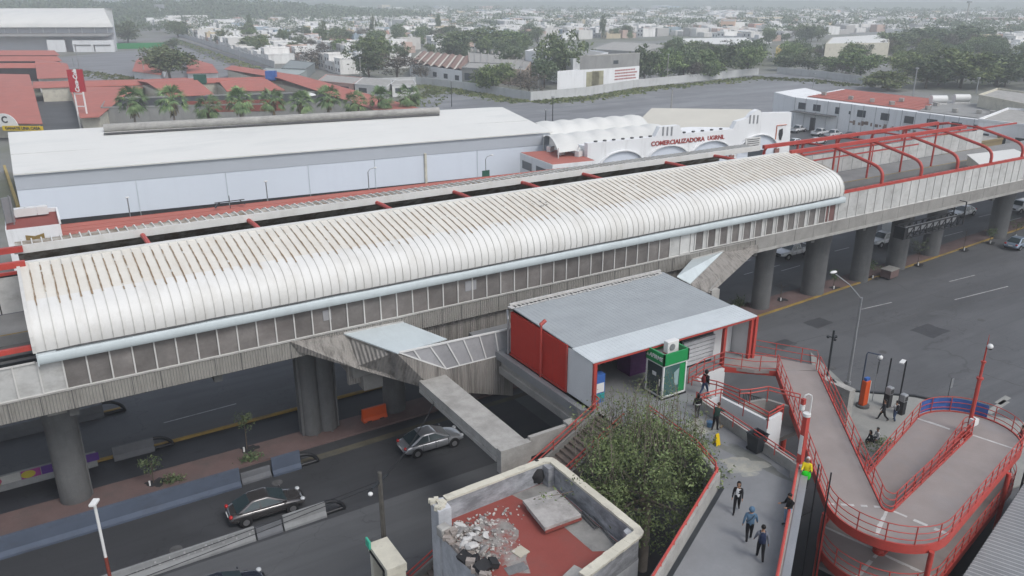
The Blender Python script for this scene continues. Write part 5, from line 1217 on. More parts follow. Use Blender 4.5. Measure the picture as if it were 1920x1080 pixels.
p = P(1330, 800, ZP); t = thing('mop_bucket', 'small blue mop bucket beside the stooping cleaner', 'bucket', (p.x, p.y, ZP))
mb = MB(); mb.tube([(p.x, p.y, ZP), (p.x, p.y, ZP + .32)], [.14, .19], 14, caps=True); mb.build('pail', mat('blue_pail', (.10, .22, .36), .5, .1), t, smooth=40)
mb = MB(); mb.tube([(p.x - .18, p.y, ZP + .3), (p.x - .1, p.y, ZP + .48), (p.x + .1, p.y, ZP + .48), (p.x + .18, p.y, ZP + .3)], .012, 5); mb.build('handle', M['greymetal'], t)

# ================================================================ PEOPLE
SKIN = [cloth('skin_tan', (.30, .17, .11), .6, .08), cloth('skin_brown', (.22, .12, .08), .6, .08)]
CL = {k: cloth('cloth_' + k, v) for k, v in {'black': (.014, .014, .016), 'white': (.62, .62, .62), 'denim': (.045, .07, .13), 'lightdenim': (.20, .28, .38), 'steelblue': (.09, .16, .24), 'navy': (.018, .026, .06), 'grey': (.16, .17, .20), 'yellow': (.75, .58, .02), 'green': (.03, .62, .03), 'darkgreen': (.02, .045, .035), 'charcoal': (.035, .037, .042), 'maroon': (.14, .02, .02), 'red': (.35, .03, .03)}.items()}
HAIR = cloth('dark_hair', (.012, .010, .009), .5, .2); HAIR2 = cloth('brown_hair', (.06, .03, .018), .5, .2); SHOE = cloth('shoe', (.02, .02, .022), .6)
def person(label, loc, heading, top, bottom, height=1.72, stride=.0, lean=0, arms=((.15, .0), (.15, .0)), hair='short', hairm=None, sit=0, bulk=1.0, front=None, skin=0, shoe=None, nod=0, hood=None, elbow=(.35, .35)):
    """a standing, walking, stooping or sitting figure; heading in degrees, 0 = +X"""
    t = thing('person', label, 'person', (0, 0, 0))
    V, Ed, Rd, Cls = [], [], [], []
    def j(p, r, par=None, c=1):
        V.append(Vector(p)); r = r if isinstance(r, tuple) else (r, r); Rd.append(tuple(q * 1.22 for q in r) if c in (2, 3) and par is not None else tuple(q * 1.12 for q in r) if c == 1 else r); Cls.append(c)
        if par is not None: Ed.append((par, len(V) - 1))
        return len(V) - 1
    hipz = .93 if not sit else .52
    B = bulk
    pel = j((0, 0, hipz), (.145 * B, .105 * B), None, 2)
    up = Vector((0, math.sin(lean), math.cos(lean)))
    base = Vector((0, 0, hipz))
    spn = j(base + up * .20, (.135 * B, .10 * B), pel, 1); ch = j(base + up * .41, (.16 * B, .11 * B), spn, 1)
    nk0 = j(base + up * .53, (.075, .065), ch, 1)
    hu = Vector((0, math.sin(lean * .6 + nod), math.cos(lean * .6 + nod))); hf = Vector((0, hu.z, -hu.y))
    nb = base + up * .53
    nk = j(nb + hu * .07, .05, nk0, 0); h0 = j(nb + hu * .14 + hf * .015, (.068, .078), nk, 0); h1 = j(nb + hu * .215 + hf * .01, (.078, .092), h0, 0); h2 = j(nb + hu * .28, (.05, .06), h1, 0)
    j(nb + hu * .175 + hf * .108, .014, h0, 0)
    for s in (-1, 1): j(nb + hu * .185 + Vector((s * .083, 0, 0)), .012, h0, 0)
    for i, s in enumerate((-1, 1)):
        sw, fw = arms[i]                     # swing forward (rad), outward (rad)
        sh = base + up * .46 + Vector((s * .175 * B, 0, 0)); a = j(sh, .062 * B, ch, 1)
        d1 = Vector((s * math.sin(.12 + fw), math.sin(sw), -math.cos(sw) * math.cos(fw))).normalized()
        el = sh + d1 * .29; e = j(el, .047 * B, a, 1)
        b2 = sw + elbow[i]; d2 = Vector((s * math.sin(.05 + fw * .6), math.sin(b2), -math.cos(b2))).normalized()
        wr = el + d2 * .24; w_ = j(wr, .033 * B, e, 1)
        hd = wr + d2 * .075; hnd = j(hd, (.034, .02), w_, 0)
        sd = Vector((0, d2.z, -d2.y)).normalized() * -1
        for k in range(4):
            o = sd * (.024 - .016 * k); f1 = j(hd + o + d2 * .045, .0085, hnd, 0); j(hd + o + d2 * (.075 - .008 * abs(k - 1)) + Vector((-s * .018, 0, 0)), .007, f1, 0)
        t1 = j(hd + sd * .04 + d2 * .0, .010, hnd, 0); j(hd + sd * .055 + d2 * .035 + Vector((-s * .012, 0, 0)), .008, t1, 0)
    for i, s in enumerate((-1, 1)):
        st_ = stride * (1 if s > 0 else -1)
        hp = Vector((s * .085, 0, hipz - .05)); a = j(hp, .088 * B, pel, 2)
        if sit: kn = hp + Vector((s * .05, .40, .02)); an = kn + Vector((0, .05 - .1 * (s > 0), -(hipz - .07)))
        else:
            kn = hp + Vector((s * .01, math.sin(st_ + .08) * .42, -math.cos(st_ + .08) * .42)); q = st_ * .9 - (.45 if st_ < 0 else .05)
            an = kn + Vector((0, math.sin(q) * .40, -math.cos(q) * .40))
            an.z = max(an.z, .06) if stride else .06
        k = j(kn, .06 * (.5 + B / 2), a, 2); n_ = j(an, .042, k, 2); f = j(an + Vector((s * .01, .06, -.025)), .04, n_, 3); j(an + Vector((s * .02, .16, -.035)), (.04, .026), f, 3)
    zmin = min(v.z - r[1] for v, r, c in zip(V, Rd, Cls) if c == 3) if any(c == 3 for c in Cls) else 0
    k = height / 1.74
    me = bpy.data.meshes.new('body'); me.from_pydata([v * 1 for v in V], Ed, [])
    o = bpy.data.objects.new('tmp', me); C.objects.link(o)
    sm = o.modifiers.new('skin', 'SKIN'); sm.use_smooth_shade = True; ss = o.modifiers.new('sub', 'SUBSURF'); ss.levels = 1; ss.render_levels = 1
    for i, r in enumerate(Rd): me.skin_vertices[0].data[i].radius = r
    me.skin_vertices[0].data[0].use_root = True
    dg = bpy.context.evaluated_depsgraph_get(); m2 = bpy.data.meshes.new_from_object(o.evaluated_get(dg)); bpy.data.objects.remove(o); bpy.data.meshes.remove(me)
    m2.name = 'body'; m2.materials.clear()
    for q in (SKIN[skin], CL[top], CL[bottom], shoe or SHOE, CL[front or top]): m2.materials.append(q)
    seg = [(V[a], V[b], Cls[b] if Cls[b] == 0 else max(Cls[a], Cls[b]) if Cls[b] == 3 else Cls[b]) for a, b in Ed]
    seg = [(a, b, 1 if (Cls[e[0]] == 1 and Cls[e[1]] == 1) else c) for (a, b, c), e in zip(seg, Ed)]
    for p in m2.polygons:
        c_ = p.center; best = None
        for a, b, c in seg:
            d = b - a; u = max(0, min(1, (c_ - a).dot(d) / max(1e-9, d.length_squared))); dist = (c_ - (a + d * u)).length
            if best is None or dist < best[0]: best = (dist, c)
        mi = best[1]
        if front and mi == 1 and abs(c_.x) < .075 and (c_ - base).dot(Vector((0, up.z, -up.y))) > .03 and .05 < (c_ - base).dot(up) < .5: mi = 4
        p.material_index = mi; p.use_smooth = True
    body = bpy.data.objects.new('body', m2); C.objects.link(body); body.parent = t
    hc = nb + hu * .215
    if hair:
        mb = MB(); mb.ball((0, 0, 0), .112, nu=14, nv=10, sx=.92, sy=1.05, sz=1.0)
        vs = [];
        for v in mb.v:
            v = Vector(v); 
            if v.y > .045 and v.z < .045: v = Vector((v.x * .8, v.y * .45, v.z * .8))
            if hair == 'long' and v.z < -.02 and v.y < .03: v.z *= 2.8; v.y -= .012; v.x *= 1.08
            if hair == 'short' and v.z < -.05: v = Vector((v.x * .7, v.y * .7 - .01, -.06))
            vs.append(hc + v.x * Vector((1, 0, 0)) + v.y * hf + v.z * hu + hf * -.012 + hu * .012)
        mb.v = [tuple(v) for v in vs]; mb.build('hair' if hair != 'cap' else 'cap', hairm or HAIR, t, smooth=180)
    if hood:
        mb = MB(); mb.ball((0, 0, 0), .135, nu=14, nv=10); mb.v = [tuple(hc + Vector(v).x * Vector((1, 0, 0)) + (Vector(v).y * (1.1 if Vector(v).y < 0 else .55)) * hf + Vector(v).z * 1.15 * hu - hu * .015) for v in mb.v]; mb.build('hood', CL[hood], t, smooth=180)
    t.scale = (k, k, k); t.rotation_euler = (0, 0, R(heading - 90)); t.location = (loc[0], loc[1], loc[2] - zmin * k)
    return t
def at_foot(px, py, z=ZP): p = P(px, py, z); return (p.x, p.y, z)
def worn(name, label, cat, who, mb, m):
    """a bag worn by a person: its own top-level thing at the person's place"""
    o = mb.build(name, m, smooth=50); o.location = who.location; o.rotation_euler = who.rotation_euler; o.scale = who.scale; return tag(o, label, cat)
def backpack(who, label, m, lean=0):
    mb = MB(); secs = []
    for z, w, d in ((.98, .10, .05), (1.0, .14, .09), (1.15, .15, .11), (1.3, .14, .10), (1.42, .11, .06), (1.45, .06, .03)): secs.append([(w * math.cos(a), -.13 - d * .55 + d * math.sin(a), z) for a in [i * 2 * math.pi / 14 for i in range(14)]])
    mb.loft(secs, True, caps=True)
    for s in (-1, 1): mb.tube([(s * .1, -.1, 1.42), (s * .11, .02, 1.49), (s * .12, .12, 1.38), (s * .13, .10, 1.15), (s * .14, -.08, 1.05)], .018, 5)
    return worn('backpack', label, 'backpack', who, mb, m)
hw = 40
person('woman in black jacket over white blouse walking down the footway', at_foot(1380, 960), 218, 'black', 'black', 1.66, .28, hair='long', front='white', arms=((.3, .02), (.1, .05)), elbow=(.9, .7))
a = person('person in steel blue hooded jacket and black trousers walking up the footway', at_foot(1403, 1013), hw + 4, 'steelblue', 'black', 1.74, .2, hair=None, hood='steelblue', bulk=1.12, arms=((-.2, .15), (.25, .15)))
mb = MB(); mb.tube([(-.17, -.12, 1.05), (.02, -.15, 1.25), (.15, -.08, 1.44), (.1, .1, 1.38), (-.1, .14, 1.15), (-.19, 0, 1.0)], .014, 5); worn('shoulder_strap', 'thin dark bag strap across the back of the steel blue jacket', 'bag strap', a, mb, CL['charcoal'])
a = person('person in grey sweater and black trousers with a navy backpack on the footway', at_foot(1424, 1049), hw + 6, 'grey', 'black', 1.76, -.22, hair='short', arms=((.25, .12), (-.2, .12)), bulk=1.05); backpack(a, 'navy backpack on the person in the grey sweater', CL['navy'])
a = person('man in black hooded jacket and blue jeans climbing past the cash machine booth', at_foot(1320, 741), 5, 'black', 'denim', 1.68, .3, hair=None, hood='black', bulk=1.1, lean=.12, arms=((.5, .1), (-.2, .1))); backpack(a, 'dark red backpack on the man in the black hood', CL['maroon'])
a = person('person in black with a white belt standing by the stair head', at_foot(1306, 784), 60, 'black', 'charcoal', 1.56, .05, hair='long', bulk=1.1); mb = MB(); mb.tube([(.165 * math.cos(q), .125 * math.sin(q), 1.02) for q in [i * 2 * math.pi / 16 for i in range(17)]], .03, 6); worn('white_belt', 'broad white belt round the person in black by the stair head', 'belt', a, mb, CL['white'])
cl = person('stooping cleaner in dark green jacket sweeping the plaza', at_foot(1340, 807), 20, 'darkgreen', 'black', 1.66, .12, lean=.45, hair='short', hairm=HAIR2, arms=((.7, .05), (.9, .05)), elbow=(.5, .3))
p = cl.location; mb = MB(); mb.tube([(p.x + .55, p.y + .05, ZP + .04), (p.x + .25, p.y + .25, ZP + 1.25)], .014, 6); mb.obox((p.x + .57, p.y + .03, ZP + .05), (.3, .09, .07), .4); tag(mb.build('mop', mat('mop_wood', (.30, .23, .14), .8, .2, 3)), 'long wooden mop held by the stooping cleaner', 'mop')
vd = person('street vendor in white cap and bright yellow top at the plaza corner', at_foot(1508, 913), 215, 'yellow', 'black', 1.66, .0, hair='cap', hairm=CL['white'], arms=((.6, .05), (.5, .05)), elbow=(1.1, 1.1))
mb = MB(); secs = []
for z, w in ((.62, .17), (.66, .21), (.85, .24), (1.02, .20), (1.06, .1)): secs.append([(w * math.cos(q), .22 + w * .55 * math.sin(q), z) for q in [i * 2 * math.pi / 16 for i in range(16)]])
mb.loft(secs, True, caps=True); worn('tote_bag', 'bright green bag held by the vendor in yellow', 'bag', vd, mb, CL['green'])
lm = person('man in black jacket and pale jeans leaning on the footway wall', at_foot(1474, 985), 165, 'black', 'lightdenim', 1.70, .0, lean=-.12, hair='short', nod=.5, arms=((.5, .0), (.4, .0)), elbow=(1.3, 1.2), bulk=1.12)
person('man in dark grey jacket striding past the dispensers', at_foot(1654, 788, .12), 130, 'charcoal', 'black', 1.76, .38, hair='short', bulk=1.1)
a = person('person in white shirt and jeans by the dispenser post', at_foot(1676, 789, .12), 70, 'white', 'denim', 1.66, .15, hair='short', arms=((.4, .05), (.2, .05)), elbow=(.8, .5)); backpack(a, 'black backpack on the person in the white shirt', CL['black'])
person('person in black sitting on the edge of the planted bed', (P(1634, 832, .3).x, P(1634, 832, .3).y, .12), 150, 'black', 'black', 1.62, sit=1, lean=.35, hair='long')
person('person in white top sitting on the edge of the planted bed', (P(1645, 828, .3).x, P(1645, 828, .3).y, .12), 160, 'white', 'charcoal', 1.66, sit=1, lean=.2, hair='short')
person('person in dark red top on the forecourt behind the far turn of the ramp', at_foot(1909, 838, 0), 120, 'maroon', 'black', 1.7, .2, hair='short')
# ================================================================ BEYOND THE VIADUCT
def xy(p): return Vector((p[0], p[1]))
def wallbox(mb, pts, z0, z1, mi=None): mb.prism([(p[0], p[1]) for p in pts], z0, z1, mi)
def win_on(mb, a, b, t0, t1, z0, z1, out=.03, mi=None):
    """a pane on the vertical wall a->b (outside to the right of a->b), t in 0..1"""
    a = xy(a); b = xy(b); d = (b - a); n = Vector((d.y, -d.x)).normalized(); p, q = a + d * t0 + n * .01, a + d * t1 + n * .01
    mb.prism([p, q, q + n * out, p + n * out], z0, z1, mi)
# ---------- big warehouse
zw = (top_z(P(120, 426), 118, 320.5) + top_z(P(1000, 324), 1004, 250)) / 2
A, B = P(25, 328, zw), P(1030, 248, zw); Cc, D = P(15, 251, zw + 1.8), P(938, 203, zw + 1.8)
wh = thing('warehouse', 'huge white warehouse with pale blue sheet wall behind the station', 'warehouse', (A.x, A.y, 0))
mb = MB(); k = Vector((0, 0, -6.8)); back = (Cc - A).normalized() * 60
A0, B0 = A.copy(), B.copy(); Cb, Db = xy(Cc) + Vector((0, 5)), xy(D) + Vector((.6, 5))
wallbox(mb, [A0, B0, Db, Cb], 0, zw - .1); mb.face(B0 + Vector((0, 0, -.1)), (Db.x, Db.y, zw - .1), D + Vector((0, 0, -.05))); mb.face(A0 + Vector((0, 0, -.1)), Cc + Vector((0, 0, -.05)), (Cb.x, Cb.y, zw - .1)); mb.build('wall', M['whbig'], wh)
mb = MB(); o = Vector((0, -.4, -.02)); mb.slab([A + o, B + o + Vector((.4, 0, 0)), D + Vector((.5, 0, 0)), Cc], (0, 0, .18)); mb.slab([Cc, D + Vector((.5, 0, 0)), Vector((Db.x, Db.y, zw + 1.2)), Vector((Cb.x, Cb.y, zw + 1.2))], (0, 0, .18)); rf = mb.build('roof', M['whroof'], wh)
mb = MB(); a, b = P(195, 243, zw + 2.1), P(823, 210, zw + 2.1); mb.tube([a + Vector((0, 0, .25)), b + Vector((0, 0, .25))], .65, 10); sub(mb, 'ridge_vent', M['conc_light'], rf, smooth=40)
mb = MB(); a1, b1 = P(195, 252, zw + 1.7), P(823, 216, zw + 1.7); mb.bar(a1 + Vector((0, 0, .12)), b1 + Vector((0, 0, .12)), 1.0, .15); sub(mb, 'vent_curb', M['gutter'], rf)
mb = MB(); mb.bar(A.lerp(Cc, .42) + Vector((0, 0, .2)), B.lerp(D, .42) + Vector((0, 0, .2)), .18, .03); sub(mb, 'roof_seam', M['seam'], rf)
mb = MB(); d = (B - A).normalized(); n = Vector((d.y, -d.x, 0))
mb.prism([xy(A + n * .06), xy(B + n * .06), xy(B + n * .02), xy(A + n * .02)], zw - 2.1, zw - .2); mb.build('upper_band', mat('greyer_sheet', (.47, .50, .54), .55, .04, .08, 1.5), wh)
mb = MB(); mb.prism([xy(A + n * .1), xy(B + n * .1), xy(B + n * .02), xy(A + n * .02)], 0, .7); mb.build('dark_base', M['dark'], wh)  # shade along the wall foot, put in as a dark strip
mb = MB(); mb.bar(A.lerp(B, .715) + n * .15 + Vector((0, 0, -1.8)), A.lerp(B, .715) + n * .15 + Vector((0, 0, -zw)), .35); mb.build('downpipe', M['cream'], wh)
mb = MB()
for t in (.18, .33, .48, .61, .83): mb.bar(A.lerp(B, t) + n * .08 + Vector((0, 0, -2.1)), A.lerp(B, t) + n * .08 + Vector((0, 0, -zw)), .05)
mb.each('sheet_seam', M['fascia'], wh)
# ---------- red roofed row of shops right behind the viaduct
a, b = P(114, 423, 5.2), P(1066, 315, 5.2); dv = Vector((b.y - a.y, -(b.x - a.x), 0)).normalized() * 8
rs = thing('shop_row', 'long low row of shops under one red ribbed sheet roof right behind the station', 'shops', (a.x, a.y, 0))
mb = MB(); mb.slab([a, b, b + dv + Vector((0, 0, -.9)), a + dv + Vector((0, 0, -.9))], (0, 0, .08))
for i in range(7): q = dv * (i / 7) + Vector((0, 0, -.9 * i / 7 + .1)); mb.bar(a + q, b + q, .06, .05)
mb.build('roof', M['redroof'], rs)
mb = MB(); wallbox(mb, [a, b, b + dv * .95, a + dv * .95], 0, 4.2); mb.build('wall', M['whitewall'], rs)
mb = MB(); c0 = a.lerp(b, .27); mb.tube([c0 + Vector((0, -1, 0)), c0 + Vector((0, -1, 1.6))], .04, 6); mb.bar(c0 + Vector((-1.8, -1, .9)), c0 + Vector((1.8, -1, .9)), .1); mb.bar(c0 + Vector((-1.8, -1, .3)), c0 + Vector((-1.2, -1, .9)), .4, .12); mb.bar(c0 + Vector((1.8, -1, .3)), c0 + Vector((1.2, -1, .9)), .4, .12); mb.build('rooftop_antenna', M['darkmetal'], rs)
# ---------- white flat block with red roof at the left
q = [P(10, 432, 6.4), P(113, 420, 6.4), P(107, 396, 6.4), P(9, 407, 6.4)]
wb = thing('flat_roofed_block', 'white flat block with red roof and gold emblem at the left station end', 'building', (q[0].x, q[0].y, 0))
mb = MB(); wallbox(mb, q, 0, 6.4); mb.build('wall', M['whitebldg'], wb)
mb = MB(); qi = [p.lerp((q[0] + q[2]) / 2, .04) for p in q]; wallbox(mb, qi, 6.39, 6.43); mb.build('roof', M['redroof2'], wb)
mb = MB()
for p0, p1 in ((q[1], q[2]), (q[2], q[3])): mb.bar(p0 + Vector((0, 0, .25)), p1 + Vector((0, 0, .25)), .2, .5)
mb.build('parapet', M['whitebldg'], wb)
d = (q[1] - q[0]).normalized(); n = Vector((d.y, -d.x, 0)); e0 = q[0].lerp(q[1], .5) + n * .03
mb = MB(); mb.slab([e0 + d * (1.5 * math.cos(t) * (1 if i % 2 else .62)) + Vector((0, 0, -1.7 + 1.15 * math.sin(t) * (1 if i % 2 else .62))) for i, t in enumerate([math.pi / 2 + k * math.pi / 5 for k in range(10)])], n * .05); mb.build('gold_emblem', mat('gold_emblem_paint', (.28, .19, .06), .7, .2, 2), wb)
mb = MB()
for t in (.3, .5, .72):
    c_ = q[3].lerp(q[2], t) + Vector((0, -1.5, .3)); mb.obox(c_ + Vector((0, 0, .4)), (1.1, .9, .9))
mb.each('rooftop_unit', M['whitepaint'], wb)
mb = MB(); c_ = P(27, 420, 6.5); mb.tube([c_ + Vector((0, 0, -.2)), c_ + Vector((0, 0, 3.2))], .06, 6); mb.obox(c_ + Vector((-.3, 0, 1.6)), (1.0, .15, 2.8), .5); mb.build('antenna_panel', M['greymetal'], wb)
mb = MB(); a, b = P(8, 322, 0), P(34, 400, 0); mb.wall([(a.x, a.y), (b.x, b.y)], .4, 0, 1.2); tag(mb.build('yellow_wall', mat('ochre_wall', (.42, .31, .11), .8, .15, .5)), 'low ochre yellow wall along the left end of the warehouse', 'wall')
# ---------- lamp posts in front of the warehouse
for i, (px, pt_, pf_, arm, lab) in enumerate(((244, 371, 404, 0, 'slim lamp post before the warehouse wall, farthest left of four'), (502, 341, 376, 0, 'slim lamp post before the warehouse wall, second from the left'), (692, 322, 356, 1, 'lamp post with curved arm before the warehouse wall beside the cream downpipe'), (911, 298, 335, 1, 'lamp post with curved arm above a green sign before the warehouse wall'))):
    yb = min(A.y, B.y) - 12; a = onY(px, pf_, yb); b = onY(px + 2, pt_, yb); t = thing('lamp_post', lab, 'lamp post', (a.x, yb, 0), 'lamp posts before the warehouse')
    mb = MB(); mb.tube([(a.x, yb, 0), (a.x, yb, b.z)], .07, 6); 
    if arm: mb.tube([(a.x, yb, b.z), (a.x + .3, yb, b.z + .35), (a.x + 1.0, yb, b.z + .5)], .05, 6)
    mb.build('pole', M['greymetal'], t)
    mb = MB(); mb.ball((a.x + (1.1 if arm else 0), yb, b.z + (.5 if arm else .1)), .18, sz=.6, sx=1.4); mb.build('lamp_head', M['whitepaint'], t)
    if i == 3: mb = MB(); mb.box(a.x - .7, a.x + .6, yb - .12, yb - .06, a.z - .1, a.z + 1.3); mb.build('green_sign', mat('sign_green', (.03, .12, .08), .6, .2, 2), t)
# ---------- arched white facade with lettering
zt = 7.6
a, b = P(1112, 268, zt), P(1372, 243, zt); d = (b - a); d.z = 0; dn = d.normalized(); n = Vector((dn.y, -dn.x, 0)); up = Vector((0, 0, 1)); L = d.length
def fx(px, z=zt):   # distance along the facade of an image column
    p = onplane(px, 265, a, n); return (p - a).dot(dn)
def fz(px, py): return onplane(px, py, a, n).z
fc = thing('market_hall', 'white arched market hall facade with red lettering and stepped right tower', 'market hall', (a.x, a.y, 0))
prof_ = [(-1.0, 0), (-1.0, zt), (fx(1228), zt - .0), (fx(1236), fz(1236, 238)), (fx(1272), fz(1272, 235)), (fx(1280), zt + .05), (fx(1372), zt + .1), (fx(1378), fz(1378, 228)), (fx(1398), fz(1398, 222)), (fx(1408), fz(1408, 210)), (fx(1416), fz(1416, 206)), (fx(1424), fz(1424, 212)), (fx(1478), fz(1478, 211)), (fx(1483), 0)]
a0 = Vector((a.x, a.y, 0))
mb = MB(); mb.slab([a0 + dn * x + up * z for x, z in prof_], -n * 1.0); mb.build('facade_wall', M['whitebldg'], fc)
mb = MB(); wallbox(mb, [a0 - dn * 1.0 - n * 1.0, a0 + dn * (L + 6) - n * 1.0, a0 + dn * (L + 6) - n * 9, a0 - dn * 1.0 - n * 9], 0, zt - .6); mb.build('wall', M['whitebldg'], fc)
archm = mat('arch_brick_trim', (.30, .13, .10), .85, .15, 1)
for cx, cy, hw_ in ((1165, 282, 43), (1252, 272, 41), (1332, 263, 40), (1420, 252, 36)):
    x0, x1 = fx(cx - hw_), fx(cx + hw_); c_ = (x0 + x1) / 2; r_ = (x1 - x0) / 2; z1 = fz(cx, cy); zc = z1 - r_ * .62
    ar = [(c_ + r_ * math.cos(t), zc + r_ * .62 * math.sin(t)) for t in [math.pi * i / 16 for i in range(17)]]
    mb = MB(); mb.slab([a0 + dn * x + up * z + n * .02 for x, z in ar] + [a0 + dn * x0 + up * .1 + n * .02, a0 + dn * x1 + up * .1 + n * .02], n * .03); ap_ = mb.build('arch_panel', M['whbig'], fc)
    mb = MB()
    for p, q in zip(ar[:-1], ar[1:]): mb.bar(a0 + dn * p[0] + up * p[1] + n * .25, a0 + dn * q[0] + up * q[1] + n * .25, .5, .16)
    mb.build('arch_hood', M['whitebldg'], fc)
    mb = MB(); mb.obox(a0 + dn * x1 + up * (zc - .6) + n * .15, (1.0, .6, 1.2), math.atan2(dn.y, dn.x)); mb.build('arch_springer', archm, fc)
    mb = MB(); p = a0 + dn * c_ + up * (z1 - 3.4) + n * .1; mb.obox(p, (r_ * .9, .12, 1.0), math.atan2(dn.y, dn.x)); mb.build('arch_window', M['window'], fc)
x0, x1 = fx(1221), fx(1357); zc = (fz(1221, 267) + fz(1221, 273)) / 2; z2 = (fz(1357, 254) + fz(1357, 260)) / 2
p = a0 + dn * ((x0 + x1) / 2) + up * ((zc + z2) / 2) + n * .06
lt = mat('red_lettering', (.36, .05, .04), .7, .1, 1)
o = text_mesh('lettering', 'COMERCIALIZADORA  UGRNL', 1.75, lt, fc, Matrix.Identity(4), .05, bold=.035)
w_ = max(v.co.x for v in o.data.vertices) - min(v.co.x for v in o.data.vertices); s_ = (x1 - x0) / w_
o.data.transform(face_frame(p, dn, up) @ Matrix.Diagonal((s_, s_ * .92, 1, 1)))
mb = MB()
for px in (1242, 1250, 1258, 1402, 1409, 1416):
    y0 = 240 if px < 1300 else 218; p = a0 + dn * fx(px) + n * .04; z_ = fz(px, y0 + 6); mb.obox(p + up * z_, (.28, .08, 1.5), math.atan2(dn.y, dn.x))
mb.build('slot_vent', M['greymetal'], fc)
mb = MB(); c_ = fx(1462); zc = fz(1462, 252)
fr_ = [(-1.1, -2.0), (1.1, -2.0)]; p = a0 + dn * c_ + up * zc + n * .05
mb.bar(p + dn * -1.2 - up * 1.7, p + dn * -1.2 + up * 1.7, .22, .08); mb.bar(p + dn * -1.2 + up * 1.7, p + dn * 1.2 + up * 1.7, .22, .08); mb.bar(p + dn * -1.2 - up * 1.7, p + dn * .6 - up * 1.7, .22, .08); mb.build('emblem_frame', mat('emblem_orange', (.55, .13, .04), .7, .1, 1), fc)
mb = MB(); mb.slab([p + dn * x + up * z for x, z in ((-.45, .9), (.3, 1.05), (.5, .1), (.2, -1.1), (-.25, -.9), (-.55, .1))], n * .05); mb.build('emblem_mark', M['dark'], fc)
mb = MB(); p = a0 + dn * fx(1408) + up * fz(1408, 268) + n * .5; mb.obox(p, (3.6, .15, 2.2), math.atan2(dn.y, dn.x)); mb.build('notice_board', M['whitepaint'], fc)
mb = MB()
for i in range(5): mb.obox(p + n * .09 + up * (.75 - .36 * i), (3.0 - .25 * (i % 2), .02, .14), math.atan2(dn.y, dn.x))
mb.build('notice_lines', M['gutter'], fc)
mb = MB()
for px in range(1120, 1225, 17): mb.obox(a0 + dn * fx(px) - n * .5 + up * (zt + .1), (.5, .4, .25), .3)
for px in range(1285, 1370, 17): mb.obox(a0 + dn * fx(px) - n * .5 + up * (zt + .2), (.5, .4, .25), .3)
mb.each('parapet_stub', M['gutter'], fc)
# ---------- white fabric vaults and beige shed behind it
tv = thing('vaulted_canopy', 'white vaulted canopy roofs in ribbed rows behind the market hall lettering', 'canopy', (P(1100, 260).x, P(1100, 260).y, 0))
def fb_(s, w_, z): p = a - n * w_ + dn * s; return Vector((p.x, p.y, z))
p00, p10, p01, p11 = fb_(-5.5, 1.6, 5.6), fb_(17, 1.6, 6.4), fb_(2.5, 25, 6.4), fb_(24, 23, 6.4)
mb = MB(); nu, nv = 72, 20; secs = []
for i in range(nu + 1):
    u = i / nu; row = []
    for j in range(nv + 1):
        v = j / nv; p = p00.lerp(p10, u).lerp(p01.lerp(p11, u), v)
        ph = (u * 6) % 1; z = 1.5 * math.sin(math.pi * ((v * 2) % 1 if v < 1 else 0)) ** .8 * (.75 + .25 * math.sin(math.pi * ph)) + .10 * (1 if ph < .07 or ph > .93 else 0)
        row.append(p + up * (z + .6))
    secs.append(row)
mb.loft(secs); mb.build('vault_roof', M['whroof'], tv, smooth=40)
mb = MB()
for u in [i / 6 for i in range(7)]:
    for v in (0, .5, 1): p = p00.lerp(p10, u).lerp(p01.lerp(p11, u), v); mb.tube([(p.x, p.y, 0), (p.x, p.y, 7)], .1, 6)
mb.build('post', M['whitepaint'], tv)
bs = thing('shed', 'large beige sheet roofed shed behind the market hall tower', 'shed', (P(1300, 240).x, P(1300, 240).y, 0))
e0, e1, r0, r1 = fb_(16.5, 13, 6.5), fb_(33, 2.4, 6.5), fb_(28.7, 22.7, 8.6), fb_(45, 12, 8.6)
mb = MB(); mb.slab([e0, e1, r1, r0], (0, 0, .15)); bk0, bk1 = r0 + (r0 - e0) * 1.0, r1 + (r1 - e1) * 1.0; bk0.z = bk1.z = 6.5; mb.slab([r0, r1, bk1, bk0], (0, 0, .15)); mb.build('roof', M['beigeroof'], bs)
mb = MB(); wallbox(mb, [e0, e1, bk1, bk0], 0, 6.3); mb.build('wall', M['cream'], bs)
# ---------- small white office with red roof and windows
q = [P(975, 285, 5.4), P(1036, 308, 5.4), P(1117, 300, 5.4), P(1062, 279, 5.4)]
of = thing('office_block', 'small white office with red flat roof between the warehouse and the market hall', 'office', (q[0].x, q[0].y, 0))
mb = MB(); wallbox(mb, q, 0, 5.3); mb.build('wall', M['whitebldg'], of)
mb = MB(); cc = (q[0] + q[2]) / 2; wallbox(mb, [p.lerp(cc, .03) for p in q], 5.3, 5.36); mb.build('roof', M['redroof'], of)
for t0, t1 in ((.08, .38), (.52, .85)): mb = MB(); win_on(mb, q[0], q[1], t0, t1, 2.9, 4.2); mb.build('window', M['window'], of)
for t0, t1 in ((.1, .25), (.55, .7)): mb = MB(); win_on(mb, q[1], q[2], t0, t1, 3.2, 4.2); mb.build('window', M['window'], of)
mb = MB()
for px, py in ((1032, 284), (1052, 290), (1085, 293)): p = P(px, py, 5.4); mb.obox(p + up * .45, (1.1, .8, .9), .3)
mb.each('rooftop_unit', M['whitepaint'], of)
